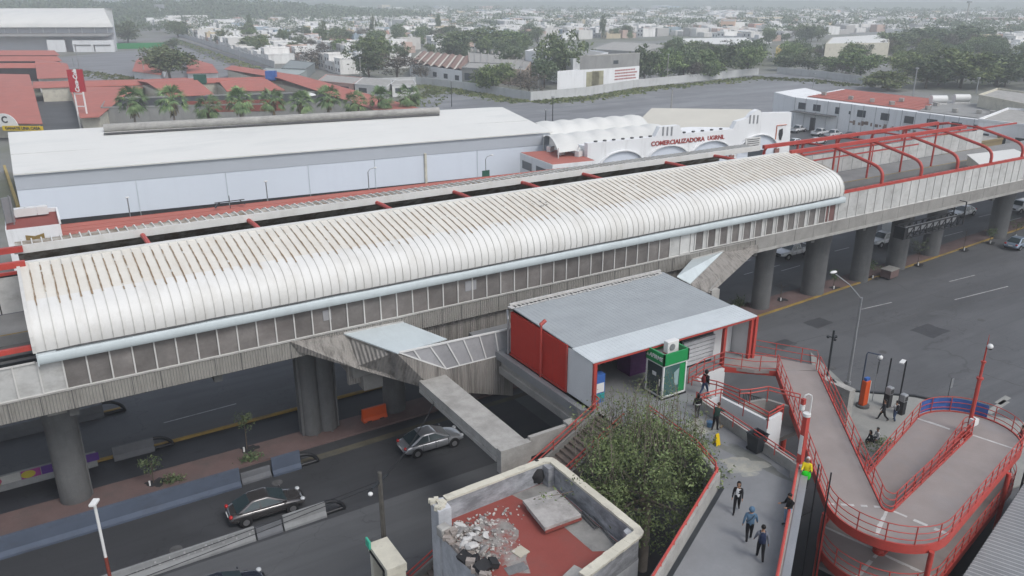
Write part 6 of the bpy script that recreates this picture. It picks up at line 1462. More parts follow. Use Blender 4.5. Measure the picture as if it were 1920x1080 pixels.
# ---------- L shaped white offices with red and grey roofs on the right
q = [P(1492, 182, 7.2), P(1888, 230, 7.2), P(1935, 205, 7.2), P(1580, 166, 7.2)]
ub = thing('office_building', 'long white two storey office building with red and grey flat roof on the right', 'office building', (q[0].x, q[0].y, 0))
mb = MB(); wallbox(mb, q, 0, 7.1); wallbox(mb, [P(1452, 172, 7.2), P(1491.5, 182, 7.2), P(1540, 172, 7.2), P(1510, 164, 7.2)], 0, 7.1); mb.build('wall', M['whitebldg'], ub)
mb = MB(); f = lambda u, v: q[0].lerp(q[1], u).lerp(q[3].lerp(q[2], u), v) + up * .03
mb.face(f(.03, .12), f(.62, .10), f(.58, .95), f(.03, .95)); 
for i in range(9): mb.bar(f(.03, .15 + i * .1), f(.6, .15 + i * .1), .12, .1)
mb.build('red_roof', M['redroof'], ub)
mb = MB(); mb.face(f(.62, .06), f(.99, .05), f(.99, .95), f(.6, .95)); mb.build('grey_roof', M['greywall'], ub)
def fu(px):  # wall parameter of an image column on the front wall
    d = q[1] - q[0]; nn = Vector((d.y, -d.x, 0)); p = onplane(px, 215, q[0], nn); return (p - q[0]).dot(d) / d.length_squared
for px, w_, s in ((1502, 7, 1), (1530, 7, 1), (1569, 4, 1.1), (1593, 2, .5), (1615, 8, 1), (1660, 8, 1), (1706, 9, 1), (1750, 10, 1), (1797, 10, 1), (1836, 6, 1), (1862, 6, 1)):
    mb = MB(); win_on(mb, q[0], q[1], fu(px - w_), fu(px + w_), 4.6 if s >= 1 else 4.9, 6.1 if s >= 1 else 5.6, .04); wn = mb.build('window', M['window'], ub)
    mb = MB(); win_on(mb, q[0], q[1], fu(px - w_ - 1), fu(px + w_ + 1), 4.45, 4.58, .12); sub(mb, 'sill', M['whitebldg'], wn)
mb = MB(); d = (q[1] - q[0]).normalized(); nn = Vector((d.y, -d.x, 0))
mb.slab([q[0] + d * .5 + up * -3.2, q[0] + d * (q[1] - q[0]).length * .24 - up * 3.2, q[0] + d * (q[1] - q[0]).length * .24 - up * 3.2 + nn * 2.2, q[0] + d * .5 - up * 3.2 + nn * 2.2], (0, 0, .15)); mb.build('canopy', M['conc_dark'], ub)
mb = MB()
for i in range(26): t = .3 + rnd.random() * .5; win_on(mb, q[0], q[1], t, t + rnd.uniform(.008, .02), rnd.uniform(2.6, 3.2), rnd.uniform(3.3, 3.9), .02)
mb.build('wall_mural', mat('faded_mural', (.30, .22, .18), .8, .4, 1), ub)
mb = MB(); win_on(mb, q[0], q[1], .10, .13, 0, 3.0, .05); mb.build('door', M['gutter'], ub)
mb = MB()
for px, py in ((1545, 178), (1595, 186), (1635, 191), (1672, 196), (1740, 205), (1755, 198), (1790, 210), (1860, 214), (1835, 212), (1690, 190)): p = P(px, py, 7.3); mb.obox(p + up * .35, (1.2, .9, .7), rnd.uniform(0, 1))
mb.each('rooftop_unit', M['conc_light'], ub)
mb = MB()
for i in range(16):
    p = q[0].lerp(q[1], i / 16) + nn * .03; mb.tube([p - up * 7, p], .05, 5)
mb.build('downpipe', M['greymetal'], ub)
# neighbours further right
def simple_block(name, label, cat, px4, z, wallm, roofm, wins=0, par=.35):
    q = [P(x, y, z) for x, y in px4]; t = thing(name, label, cat, (q[0].x, q[0].y, 0))
    mb = MB(); wallbox(mb, q, 0, z); w = mb.build('wall', wallm, t)
    c_ = (q[0] + q[2]) / 2; mb = MB(); wallbox(mb, [p.lerp(c_, .05) for p in q], z - .01, z + .03); r_ = mb.build('roof', roofm, t)
    if par:
        mb = MB()
        for i in range(4): mb.bar(q[i] + up * par / 2, q[(i + 1) % 4] + up * par / 2, .25, par)
        mb.build('parapet', wallm, t)
    for i in range(wins):
        t0 = (i + .25) / wins; mb = MB(); win_on(mb, q[0], q[1], t0, t0 + .5 / wins, z * .35, z * .75, .05); mb.build('window', M['window'], t)
    return t
simple_block('apartment_block', 'beige flat roofed block with dark windows at the far right edge', 'building', ((1835, 180), (1960, 205), (1990, 185), (1870, 168)), 9.5, M['cream'], M['conc_light'], 3)
simple_block('tall_office', 'white corner building with tall dark windows at the right edge', 'building', ((1835, 226), (1935, 238), (1985, 212), (1890, 205)), 8.5, M['whitebldg'], M['conc_light'], 3)
t = simple_block('billboard_building', 'tan walled building behind the right end of the red station frames', 'building', ((1775, 278), (1880, 262), (1850, 246), (1765, 258)), 6, M['tan'], M['conc_light'])
q = [P(1838, 308, 10.6), P(1935, 294, 10.6), P(1900, 280, 10.6), P(1815, 290, 10.6)]; t = thing('platform_cabin', 'low cabin with cream flat roof on the platform under the last red arches', 'cabin', (q[0].x, q[0].y, 9.3)); mb = MB(); wallbox(mb, q, 9.3, 10.5); mb.build('wall', M['cream'], t); mb = MB(); cc = (q[0] + q[2]) / 2; wallbox(mb, [cc + (p - cc) * 1.04 for p in q], 10.51, 10.62); mb.build('roof', M['whroof'], t)
for k, (px, py, lab) in enumerate(((1762, 180, 'white horizontal water tank on the office roof, left one'), (1805, 178, 'white horizontal water tank on the office roof, right one'))):
    p = P(px, py, 9); mb = MB(); mb.tube([(p.x - 1.5, p.y + 1, 8.3), (p.x + 1.5, p.y - .7, 8.3)], .85, 14); mb.bar((p.x - 1.5, p.y + 1, 7.35), (p.x + 1.5, p.y - .7, 7.35), 1.2, .3); tag(mb.build('water_tank', M['whitepaint'], smooth=40), lab, 'water tank')
# parked pickups in the office yard
pk = None
for i, (px, py, rz, lab) in enumerate(((1496, 248, 10, 'white pickup parked by the market hall emblem'), (1537, 254, 8, 'white pickup parked before the office wall, middle of the row'), (1562, 257, 5, 'white pickup parked tight beside another before the office wall'), (1597, 259, 4, 'grey car parked at the right end of the row before the office wall'), (1492, 272, 0, 'white car parked low behind the red station frames, left one'), (1532, 270, 0, 'white car parked low behind the red station frames, right one'))):
    t = park(car('pickup_truck' if i < 3 else 'sedan', lab, 'pickup truck' if i < 3 else 'car', PT['greyc'] if i == 3 else PT['white'], 'pickup' if i < 3 else 'sedan', 'vehicles parked in the office yard'), px, py, rz=rz)
# ---------- sheets of ground
def psheet(name, pts, z, m, kind='structure'): return sheet(name, [P(x, y) for x, y in pts], z, m, kind)
psheet('parking_lot', [(600, 262), (780, 200), (800, 158), (890, 171), (995, 189), (1100, 179), (1190, 164), (1290, 154), (1422, 140), (1470, 137), (1625, 158), (1690, 178), (1500, 200), (1490, 262)], .02, M['lot'])
psheet('office_yard', [(1480, 240), (1620, 262), (1900, 300), (1800, 330), (1470, 300)], .03, M['asphalt_old'])
psheet('fairground_lot', [(100, 108), (212, 98), (330, 88), (400, 96), (495, 142), (480, 152), (250, 158), (110, 150)], .02, M['lot'])
psheet('courtyard', [(70, 190), (150, 172), (230, 230), (240, 262), (60, 262)], .025, M['asphalt_old'])
psheet('service_street', [(325, 80), (345, 76), (520, 130), (500, 150)], .03, M['asphalt_old'])
M['verge'] = leaf_mat('verge_grass', (.085, .115, .042), (.17, .18, .085))
def verge(name, label, path, w, n, seed, m='verge'):
    rr = random.Random(seed); mb = MB(); pts = [P(x, y) for x, y in path]
    for i in range(n):
        k = rr.randrange(len(pts) - 1); a, b = pts[k], pts[k + 1]; p = a.lerp(b, rr.random()); d = (b - a).normalized(); nn = Vector((d.y, -d.x, 0)); p = p + nn * abs(rr.gauss(0, w)); s = rr.uniform(.25, .8)
        a_ = rr.uniform(0, 6.28); v = Vector((math.cos(a_), math.sin(a_), 0)) * s; mb.face(p - v, p + v, p + v * .6 + up * s * rr.uniform(.3, 1.0), p - v * .6 + up * s * rr.uniform(.3, 1.0))
        if rr.random() < .6: u_ = Vector((-v.y, v.x, 0)); q_ = p + up * .05; mb.face(q_ - v - u_, q_ + v - u_, q_ + v + u_, q_ - v + u_)
    tag(mb.build(name, M[m]), label, 'grass', kind='stuff')
verge('verge_grass', 'weedy green verge along the foot of the lot wall', [(800, 160), (890, 173), (995, 191), (1100, 182), (1190, 167), (1290, 157), (1420, 144)], 3.5, 2600, 2)
verge('weeds', 'patchy grass in the corner of the lot beside the palms', [(690, 205), (790, 178), (800, 165)], 6, 500, 3); verge('weeds', 'dry weeds along the wall of the service street', [(345, 78), (430, 108), (520, 138)], 4, 800, 6); verge('weeds', 'dry grass patches in the fairground lot', [(140, 130), (250, 145), (330, 150)], 7, 900, 7); verge('weeds', 'grass at the far end of the lot', [(1430, 146), (1530, 150), (1620, 160)], 4, 500, 8)
# ---------- lot walls
def lotwall(label, path, h, m, t=.25):
    pts = [P(x, y) for x, y in path]; mb = MB(); mb.wall([(p.x, p.y) for p in pts], t, 0, h); o = mb.build('boundary_wall', m); return tag(o, label, 'wall')
M['lotwall'] = mat('white_lot_wall', (.56, .57, .56), .85, .12, .12, 2, streak=(.30, .30, .28), streak_scale=(.5, .5, .1), streak_amt=.6)
lotwall('long white boundary wall round the corner of the big lot', [(660, 163), (780, 158), (890, 171), (995, 189), (1100, 179), (1190, 164), (1290, 154), (1422, 140)], 2.6, M['lotwall'])
lotwall('grey white boundary wall at the far right of the big lot', [(1456, 138), (1540, 146), (1620, 157)], 2.6, M['lotwall'])
lotwall('white boundary wall along the service street and the first houses', [(332, 66), (420, 96), (515, 127)], 2.8, M['lotwall'])
mb = MB(); a, b = P(214, 92), P(316, 90); mb.wall([(a.x, a.y), (b.x, b.y)], .3, 0, 3.2); tag(mb.build('green_fence', mat('green_hoarding', (.03, .26, .085), .7, .1, .3)), 'bright green hoarding at the back of the fairground lot', 'fence')
# ---------- arena
a, b = P(-120, 98), P(213, 97); d = (b - a); d.z = 0; dn = d.normalized(); n = Vector((dn.y, -dn.x, 0)); L = d.length
ar = thing('arena', 'huge white arena with curved roof at the upper left', 'arena', (b.x, b.y, 0))
rv_ = ray(236, 60); n = -Vector((rv_.x, rv_.y, 0)).normalized(); ze = top_z(b, 228, 51); a0, b0 = Vector((a.x, a.y, 0)), Vector((b.x, b.y, 0)) + dn * 2
mb = MB(); wallbox(mb, [a0 - n * 6, b0 - n * 6, b0 - n * 70, a0 - n * 70], 0, ze - .2); mb.build('wall', mat('arena_wall', (.58, .60, .63), .7, .06, .05, 1), ar)
mb = MB(); secs = []
for x in (0, 1):
    p = a0.lerp(b0, x); secs.append([p - n * (2 + 36 * (1 - math.cos(t))) + up * (ze + 9.5 * math.sin(t)) + dn * (x * -4 * math.sin(t)) for t in [math.pi / 2 * i / 10 for i in range(11)]] + [p - n * (38 + 36 * math.sin(t)) + up * (ze + 9.5 * math.cos(t)) for t in [math.pi / 2 * i / 8 for i in range(1, 9)]])
mb.loft(secs); mb.face(*secs[1]); mb.build('vault_roof', M['whroof'], ar, smooth=40)
mb = MB()
for i in range(14): p = a0.lerp(b0, (i + .5) / 14) - n * 5.8; mb.bar(p + up * (ze - 4), p + up * (ze - .3), .8, .4)
mb.each('clerestory_pier', M['whitebldg'], ar)
mb = MB(); mb.slab([a0 + up * 9.5 - n * 6, b0 + up * 9.5 - n * 6, b0 + up * 8.3 + n * 3 - dn * 4, a0 + up * 8.3 + n * 3], (0, 0, .4)); mb.build('terrace_roof', M['greywall'], ar)
mb = MB()
for x0, x1, h_ in ((.62, .72, 6.5), (.76, .99, 6.2)): wallbox(mb, [a0.lerp(b0, x0) - n * 5, a0.lerp(b0, x1) - n * 5, a0.lerp(b0, x1) + n * 2, a0.lerp(b0, x0) + n * 2], 0, h_)
mb.build('ground_storey', M['whitebldg'], ar)
mb = MB()
for x0, x1 in ((.77, .86), (.875, .97)): win_on(mb, a0 + n * 2, b0 + n * 2, x0, x0 + .006, .2, 3.4, .1); win_on(mb, a0 + n * 2, b0 + n * 2, x0, x1, 3.5, 3.9, .4)
mb.build('awning', M['gutter'], ar)
# ---------- red roofed market stalls on the left
def redroofed(label, ptsz, hipm='redroof', wallh=3.2, wallm='cream', name='market_stall'):
    """roof polygon as (px, py, z) corners in order: eave left, eave right, ridge right, ridge left"""
    q = [P(x, y, z) for x, y, z in ptsz]; t = thing(name, label, 'market stall', (q[0].x, q[0].y, 0))
    mb = MB(); mb.slab(q, (0, 0, .15)); bk = [q[3] + (q[3] - q[0]) * .9, q[2] + (q[2] - q[1]) * .9]
    for p in bk: p.z = min(q[0].z, q[1].z)
    mb.slab([q[3], q[2], bk[1], bk[0]], (0, 0, .15)); mb.build('roof', M[hipm], t)
    mb = MB(); c_ = (q[0] + q[1] + bk[0] + bk[1]) / 4; wallbox(mb, [p.lerp(c_, .06) for p in (q[0], q[1], bk[1], bk[0])], 0, min(p.z for p in q) - .05); mb.build('wall', M[wallm], t); return t, q
t, q = redroofed('red roofed stall with half dome sign and yellow banner at the left edge', ((-40, 232, 3.6), (80, 233, 3.6), (62, 164, 5.0), (-60, 162, 5.0)))
p = P(14, 232, 3.6); c_ = Vector((p.x, p.y - .6, 3.0)); mb = MB(); d = (q[1] - q[0]).normalized(); nn = Vector((d.y, -d.x, 0)); p = P(13, 237, 3.2); R_ = 3.0
mb.slab([p + nn * .5 + d * (R_ * math.cos(t_)) + up * (R_ * .95 * math.sin(t_)) for t_ in [math.pi * i / 16 for i in range(17)]], nn * .25); sgn = mb.build('half_dome_sign', M['whitepaint'], t)
text_mesh('sign_letter', 'C', 1.9, M['dark'], t, face_frame(p + nn * .8 + up * 1.5 + d * .3, d, up), .02, bold=.06)
p = P(45, 240, 3.0); mb = MB(); mb.obox(p + nn * .4, (9.0, .12, 1.0), math.atan2(d.y, d.x)); mb.build('banner', M['yellowplastic'], t); text_mesh('banner_lettering', 'GANATE UNA CASA', .85, M['dark'], t, face_frame(p + nn * .5, d, up), .02, bold=.03)
redroofed('long thin red roof along the back of the market courtyard', ((62, 166, 4.0), (545, 152, 4.0), (540, 144, 5.0), (62, 154, 5.0)))
redroofed('red roofed stall bending round the courtyard behind the tall soft drink sign', ((150, 222, 3.4), (186, 220, 3.4), (236, 178, 4.6), (133, 172, 4.6)))
redroofed('wide red roof sloping to the palms, left of the long red parapet', ((318, 182, 4.2), (402, 178, 4.2), (370, 151, 5.6), (275, 155, 5.6)))
redroofed('wide red roof sloping to the palms under the blue tank', ((425, 172, 4.2), (535, 170, 4.2), (500, 149, 5.4), (412, 155, 5.4)))
redroofed('long red roofed wing running diagonally behind the right hand palms', ((700, 206, 3.6), (795, 206, 3.6), (562, 142, 5.4), (522, 147, 5.4)))
redroofed('small white stall with red roof half hidden by the dark fairground tree', ((248, 134, 3.0), (302, 141, 3.0), (310, 118, 4.2), (255, 114, 4.2)), wallm='whitebldg')
redroofed('small white stall with red roof right of the dark fairground tree', ((350, 138, 3.0), (410, 137, 3.0), (398, 121, 4.2), (350, 114, 4.2)), wallm='whitebldg')
redroofed('white fairground hall with red roof and painted tanks beside the soft drink sign', ((70, 148, 4.5), (134, 146, 4.5), (128, 124, 5.8), (66, 118, 5.8)), wallm='whitebldg')
for i, (y0, lab) in enumerate(((126, 'nearest of the stacked red market roofs at the left edge'), (113, 'middle one of the stacked red market roofs at the left edge'), (102, 'farthest of the stacked red market roofs at the left edge'))):
    redroofed(lab, ((-60, y0 + 2, 4.5), (122 - 5 * i, y0 + 2, 4.5), (112 - 5 * i, y0 - 7, 6.0), (-60, y0 - 7, 6.0)), wallm='dark')
t = simple_block('parapet_block', 'grey walled market block with long red parapet behind the palms', 'market block', ((190, 203), (660, 192), (640, 172), (200, 186)), 4.0, M['greywall'], M['dark'])
a, b = P(352, 198.5, 4.05), P(532, 194.5, 4.05); d = (b - a).normalized(); nn = Vector((d.y, -d.x, 0)); mb = MB(); mb.prism([xy(a + nn * .3), xy(b + nn * .3), xy(b), xy(a)], 2.4, 5.2); mb.build('red_parapet', M['redroof2'], t)
for lab, px, py, sz, m in (('blue square water tank on the red market roof', 509, 147, (3.2, 2.4, 2.6), 'blue'), ('dark green sign box on the red market roof', 376, 154, (3.6, 1, 2.6), 'darkgreensign'), ('white round tank beside the diagonal red wing', 578, 172, (4, 3, 2.2), 'whitepaint')):
    if m not in M: M[m] = mat(m, (.02, .11, .08), .6, .2, 1)
    p = P(px, py, 5.0); mb = MB()
    if 'round' in lab: mb.ball((p.x, p.y, 3.4), 1.9, sx=1.3, sz=.7); mb.box(p.x - 1, p.x + 1, p.y - 1, p.y + 1, 0, 2.4)
    else: mb.obox((p.x, p.y, 5 + sz[2] / 2 - .3), sz, -.5); mb.obox((p.x, p.y, 4.6), (sz[0] * .8, sz[1] * .8, .4), -.5)
    tag(mb.build('rooftop_tank' if m != 'darkgreensign' else 'rooftop_sign', M[m], smooth=40), lab, 'tank' if m != 'darkgreensign' else 'sign')
# ---------- tall red soft drink sign
ft = P(160, 243); t = thing('pylon_sign', 'tall red soft drink sign with white script on two white legs', 'pylon sign', (ft.x, ft.y, 0))
ztop, zbot = top_z(ft, 148, 130), top_z(ft, 152, 172); r_ = Vector((CY, -SY, 0)); fwd_ = Vector((SY, CY, 0)); wd = 1.85
mb = MB()
for s in (-1, 1): mb.bar(Vector((ft.x, ft.y, 0)) + r_ * s * 1.05, Vector((ft.x, ft.y, zbot)) + r_ * s * 1.05, .35)
for z in (zbot * .3, zbot * .62, zbot * .95): mb.bar(Vector((ft.x, ft.y, z)) - r_ * 1.05, Vector((ft.x, ft.y, z)) + r_ * 1.05, .22)
mb.build('leg_frame', M['whitepaint'], t)
c_ = Vector((ft.x, ft.y, (ztop + zbot) / 2)); ang = -CAM_YAW; mb = MB(); mb.obox(c_, (wd * 1.75, .8, ztop - zbot), ang + .25); pn = mb.build('sign_panel', mat('sign_red', (.40, .018, .03), .5, .08, .3), t)
rr_ = Vector((math.cos(ang + .25), math.sin(ang + .25), 0)); nf = Vector((rr_.y, -rr_.x, 0))
text_mesh('script_lettering', 'Coca-Cola', (ztop - zbot) * .235, M['whitepaint'], t, face_frame(c_ + nf * .43, up, -rr_), .02, .3, bold=.06)
mb = MB(); mb.tube([c_ + up * 2, c_ + up * ((ztop - zbot) / 2 + 2.6)], .06, 6); mb.build('mast', M['greymetal'], t)
# ---------- block beyond the lot
simple_block('mural_building', 'two storey white building with mural and lettering behind the lot wall', 'building', ((1075, 162), (1140, 168), (1196, 158), (1130, 152)), .1, M['whitebldg'], M['greywall']) if False else None
a, b, c_ = P(1098, 172), P(1141, 169), P(1197, 163)
t = thing('mural_building', 'two storey white building with faded mural and red lettering behind the lot wall', 'building', (b.x, b.y, 0))
z1, z2 = top_z(b, 1140, 128), top_z(b, 1140, 104); dv = (c_ - b); dpt = (a - b) * 2.2
mb = MB(); wallbox(mb, [b, c_, c_ + dpt, b + dpt], 0, z1); mb.build('lower_wall', M['whitebldg'], t)
mb = MB(); i0 = b + dpt * .02; wallbox(mb, [b.lerp(c_, .03), c_.lerp(b, .01), c_ + dpt * .7, b.lerp(c_, .03) + dpt * .6], z1, z2); mb.build('upper_wall', M['greywall'], t)
mb = MB(); cc = (b + c_ + dpt * .7) / 2; wallbox(mb, [b.lerp(c_, .0), c_, c_ + dpt * .72, b + dpt * .62], z2, z2 + .3); mb.build('roof', M['conc_light'], t)
mb = MB(); win_on(mb, b, c_, .12, .28, z1 + 1.2, z1 + 2.4); mb.build('window', M['window'], t)
d = (c_ - b).normalized(); p = b.lerp(c_, .52); lt2 = mat('faded_red_letter', (.42, .16, .15), .8, .15, 1)
nn = Vector((d.y, -d.x, 0)); mb = MB()
for i in range(4):
    x = .18
    while x < .86:
        w_ = rnd.uniform(.03, .09); mb_p = z1 - 1.2 - i * .95; win_on(mb, b, c_, x, x + w_ * .8, mb_p, mb_p + .5, .03); x += w_
mb.build('wall_lettering', lt2, t)
mb = MB(); win_on(mb, a, b, .25, .75, 1.2, z1 - .6, .04); win_on(mb, b + dpt, b, .55, .8, 1.2, z1 - .8, .04); mb.build('mural', mat('ochre_mural', (.38, .36, .24), .8, .3, .8), t)
simple_block('white_hall', 'plain tall white hall behind the big tree at the lot corner', 'hall', ((985, 96), (1075, 112), (1140, 100), (1050, 84)), 9.0, M['whitebldg'], M['greywall'])
simple_block('long_roof_hall', 'long pale sheet roofed hall behind the mural building', 'hall', ((1105, 92), (1205, 97), (1255, 84), (1150, 78)), 7.5, M['greywall'], M['conc_light'], 0, 0)
simple_block('long_roof_hall', 'long white roofed hall above the row of lot trees', 'hall', ((1280, 82), (1425, 84), (1400, 70), (1270, 72)), 7.0, M['greywall'], M['whroof'], 0, 0)
simple_block('white_gable_hall', 'broad white roofed hall among dark trees on the right', 'hall', ((1548, 82), (1668, 80), (1665, 64), (1560, 70)), 8.0, M['cream'], M['whroof'], 0, 0)
simple_block('yellow_house', 'yellow walled house behind the lot trees on the right', 'house', ((1455, 92), (1515, 90), (1512, 84), (1460, 86)), 6.0, mat('yellow_house_wall', (.52, .40, .14), .85, .1, .2), M['conc_light'], 2)
simple_block('peach_house', 'peach coloured block rising over the trees at the upper right', 'house', ((1352, 41), (1378, 41), (1380, 36), (1354, 36)), 9, mat('peach_wall', (.62, .42, .30), .85, .08, .2), M['conc_light'], 2)
simple_block('white_house', 'white house with pale roof at the right edge beyond the trees', 'house', ((1875, 92), (1945, 102), (1960, 84), (1890, 82)), 6, M['whitebldg'], M['greywall'], 2)
redroofed('terrace with striped brown gabled roofs behind the lot trees', ((768, 118, 5), (868, 138, 5), (882, 108, 6.5), (772, 98, 6.5)), 'beigeroof', wallm='whitebldg', name='gabled_terrace')['category'] if False else None
q = [P(768, 119, 5), P(868, 133, 5), P(884, 108, 5), P(790, 98, 5)]; t = thing('gabled_terrace', 'white terrace with a row of small brown gabled roofs behind the lot wall', 'terrace', (q[0].x, q[0].y, 0))
mb = MB(); wallbox(mb, q, 0, 5); mb.build('wall', M['whitebldg'], t); rb_ = mat('brown_gable', (.25, .16, .13), .85, .2, .3)
for i in range(7):
    f = lambda u, v, z: q[0].lerp(q[1], u).lerp(q[3].lerp(q[2], u), v) + up * z
    u0, u1 = i / 7, (i + 1) / 7; um = (u0 + u1) / 2; mb = MB(); mb.slab([f(u0, 0, .05), f(um, 0, .75), f(um, 1, .75), f(u0, 1, .05)], (0, 0, .12), 0); mb.slab([f(um, 0, .75), f(u1, 0, .05), f(u1, 1, .05), f(um, 1, .75)], (0, 0, .12), 0); mb.bar(f(u0, 0, .2), f(u0, 1, .2), .7, .25, 1); mb.build('gable_roof', [rb_, M['beigeroof']], t)
for i in range(5): mb = MB(); win_on(mb, q[0], q[1], i / 5 + .06, i / 5 + .13, 1.5, 3.2); mb.build('window', M['window'], t)
q = [P(880, 120, 5.5), P(985, 132, 5.5), P(1000, 110, 5.5), P(878, 98, 5.5)]; t = thing('row_houses', 'cream and peach row houses with roof tanks left of the plain white hall', 'houses', (q[0].x, q[0].y, 0))
mb = MB(); wallbox(mb, q, 0, 5.5); mb.build('wall', mat('peach_render', (.55, .43, .34), .85, .1, .2), t)
mb = MB(); wallbox(mb, [p.lerp((q[0] + q[2]) / 2, .03) for p in q], 5.5, 5.55); mb.build('roof', M['conc_light'], t)
mb = MB()
for i in range(9): p = q[3].lerp(q[2], (i + .5) / 9) + up * .5; mb.cyl(p, .55, 1.1, 10); mb.bar(q[0].lerp(q[1], i / 9) + up * .2, q[3].lerp(q[2], i / 9) + up * .2, .3, .5)
mb.build('roof_tank', M['conc_light'], t)
for i in range(6): mb = MB(); win_on(mb, q[0], q[1], i / 6 + .05, i / 6 + .11, 2.6, 4.4); mb.build('window', M['window'], t)
q = [P(868, 146, 5.2), P(920, 152, 5.2), P(940, 138, 5.2), P(885, 132, 5.2)]
simple_block('grey_house', 'unfinished grey two storey house behind the lot wall', 'house', ((866, 128), (925, 131), (940, 120), (880, 118)), 6.0, M['greywall'], M['conc_light'], 3)
for px4, lab, m in ((((596, 152), (662, 158), (680, 146), (612, 140)), 'pink walled low house at the corner of the lot', 'pink'), (((665, 158), (725, 163), (742, 150), (680, 146)), 'low grey roofed house with white porch at the lot corner', 'white'), (((735, 160), (780, 158), (775, 150), (733, 151)), 'white open gateway block on the lot wall', 'white'), (((480, 140), (560, 141), (575, 132), (500, 128)), 'pale green roofed shed at the end of the service street', 'shed'), (((528, 128), (572, 130), (590, 118), (545, 113)), 'open fronted grey shed beside the service street', 'shed2')):
    m_ = mat('house_' + m, {'pink': (.50, .33, .30), 'white': (.62, .62, .61), 'shed': (.36, .40, .39), 'shed2': (.25, .28, .28)}[m], .85, .1, .2)
    simple_block('low_house' if 'house' in lab else 'low_shed', lab, 'house' if 'house' in lab else 'shed', px4, 3.6, m_, M['conc_light'] if 'shed' not in m else m_, 2, .2)
# poles in the lot and along its edges
for i, (px, pf_, pt_, w_, m, lab) in enumerate(((847, 200, 152, .12, 'darkmetal', 'thin dark pole in the lot above the warehouse roof'), (1023, 232, 206, .14, 'darkmetal', 'short dark pole by the lot entrance, left one'), (1036, 230, 182, .14, 'darkmetal', 'taller dark pole by the lot entrance, right one'), (1258, 208, 166, .22, 'conc_light', 'pale concrete lamp pole standing in the middle of the lot'), (976, 182, 126, .18, 'conc_light', 'pale pole at the corner of the lot wall before the shrubs'), (1009, 184, 140, .12, 'greymetal', 'thin grey lamp pole along the lot wall'), (1250, 157, 102, .16, 'conc_light', 'pale pole among the lot wall trees left of two'), (1355, 143, 98, .16, 'conc_light', 'pale lamp pole among the lot wall trees right of two'), (1524, 165, 138, .16, 'greymetal', 'thin pole at the far end of the lot by the office roof'), (152, 148, 84, .2, 'greymetal', 'thin grey mast above the soft drink sign'), (272, 148, 98, .2, 'conc_light', 'pale lamp pole in the fairground lot'), (677, 150, 108, .18, 'conc_light', 'pale pole behind the red wing and palms'), (1710, 188, 128, .2, 'greymetal', 'lamp pole with bent arm among trees behind the offices'), (1830, 176, 146, .2, 'greymetal', 'street lamp with bent arm over the beige block'), (450, 118, 82, .18, 'greymetal', 'thin pole on the service street wall'), (1106, 60, 28, .4, 'greymetal', 'dark distant pole over the trees'), (1809, 52, 4, .9, 'conc_light', 'tall pale distant floodlight mast at the upper right'), (302, 40, 12, 2.2, 'whitebldg', 'slim white distant tower at the upper left'))):
    p = P(px, pf_); zt = top_z(p, px + (px - 960) * .004, pt_); t = thing('pole', lab, 'pole', (p.x, p.y, 0)); mb = MB(); mb.tube([(p.x, p.y, 0), (p.x, p.y, zt)], [w_, w_ * .7], 8); mb.build('shaft', M[m], t)
    mb = MB(); mb.obox((p.x, p.y, zt), (w_ * 5, w_ * 3, w_ * 2), 0); mb.build('head', M['greymetal'], t)
# ================================================================ TREES, PALMS, TOWN
def leafquad(mb, c, s, rr, flat=0):
    n = Vector((rr.gauss(0, 1), rr.gauss(0, 1), rr.gauss(0, 1) + flat)).normalized(); u = n.orthogonal().normalized(); w = n.cross(u); a = rr.uniform(0, 6.28)
    p, q = u * math.cos(a) + w * math.sin(a), w * math.cos(a) - u * math.sin(a); k = rr.uniform(.55, 1.1)
    mb.add([c - p * s, c + q * s * .5 * k, c + p * s, c - q * s * .5 * k], [(0, 1, 2, 3)])
def crown_mesh(seed, clumps, per, leaf, squash=.85, name='crown', spread=.3, hollow=.35):
    rr = random.Random(seed); mb = MB(); cs = []
    lob = [(Vector((rr.uniform(-.5, .5), rr.uniform(-.5, .5), rr.uniform(-.3, .45))), rr.uniform(.45, .7)) for _ in range(6)]
    for _ in range(clumps):
        c0, r0 = rr.choice(lob); v = Vector((rr.gauss(0, 1), rr.gauss(0, 1), rr.gauss(0, 1) * .9 + .15)).normalized() * r0 * rr.uniform(hollow, 1) ** .6
        cs.append(c0 + v)
    for c in cs:
        sp = spread * rr.uniform(.5, 1.1)
        for _ in range(per):
            d = Vector((rr.gauss(0, .5), rr.gauss(0, .5), rr.gauss(0, .38))) * sp; p = c + d; leafquad(mb, Vector((p.x, p.y, p.z * squash)), leaf * rr.uniform(.6, 1.3), rr, .4)
    return mb
def trunk_mesh(seed, h=1.0, r=.06, n=6, top=.5):
    rr = random.Random(seed); mb = MB(); mb.tube([(0, 0, 0), (rr.uniform(-.05, .05), rr.uniform(-.05, .05), h * .5), (rr.uniform(-.08, .08), rr.uniform(-.08, .08), h)], [r, r * .75, r * .5], 7)
    for i in range(n):
        a = rr.uniform(0, 6.28); z0 = h * rr.uniform(.5, .95); e = Vector((math.cos(a) * .55, math.sin(a) * .55, h + rr.uniform(0, top))); m = Vector((math.cos(a) * .2, math.sin(a) * .2, (z0 + e.z) / 2 + .05))
        mb.tube([(0, 0, z0), m, e], [r * .45, r * .3, r * .1], 5)
    return mb
protos = {}
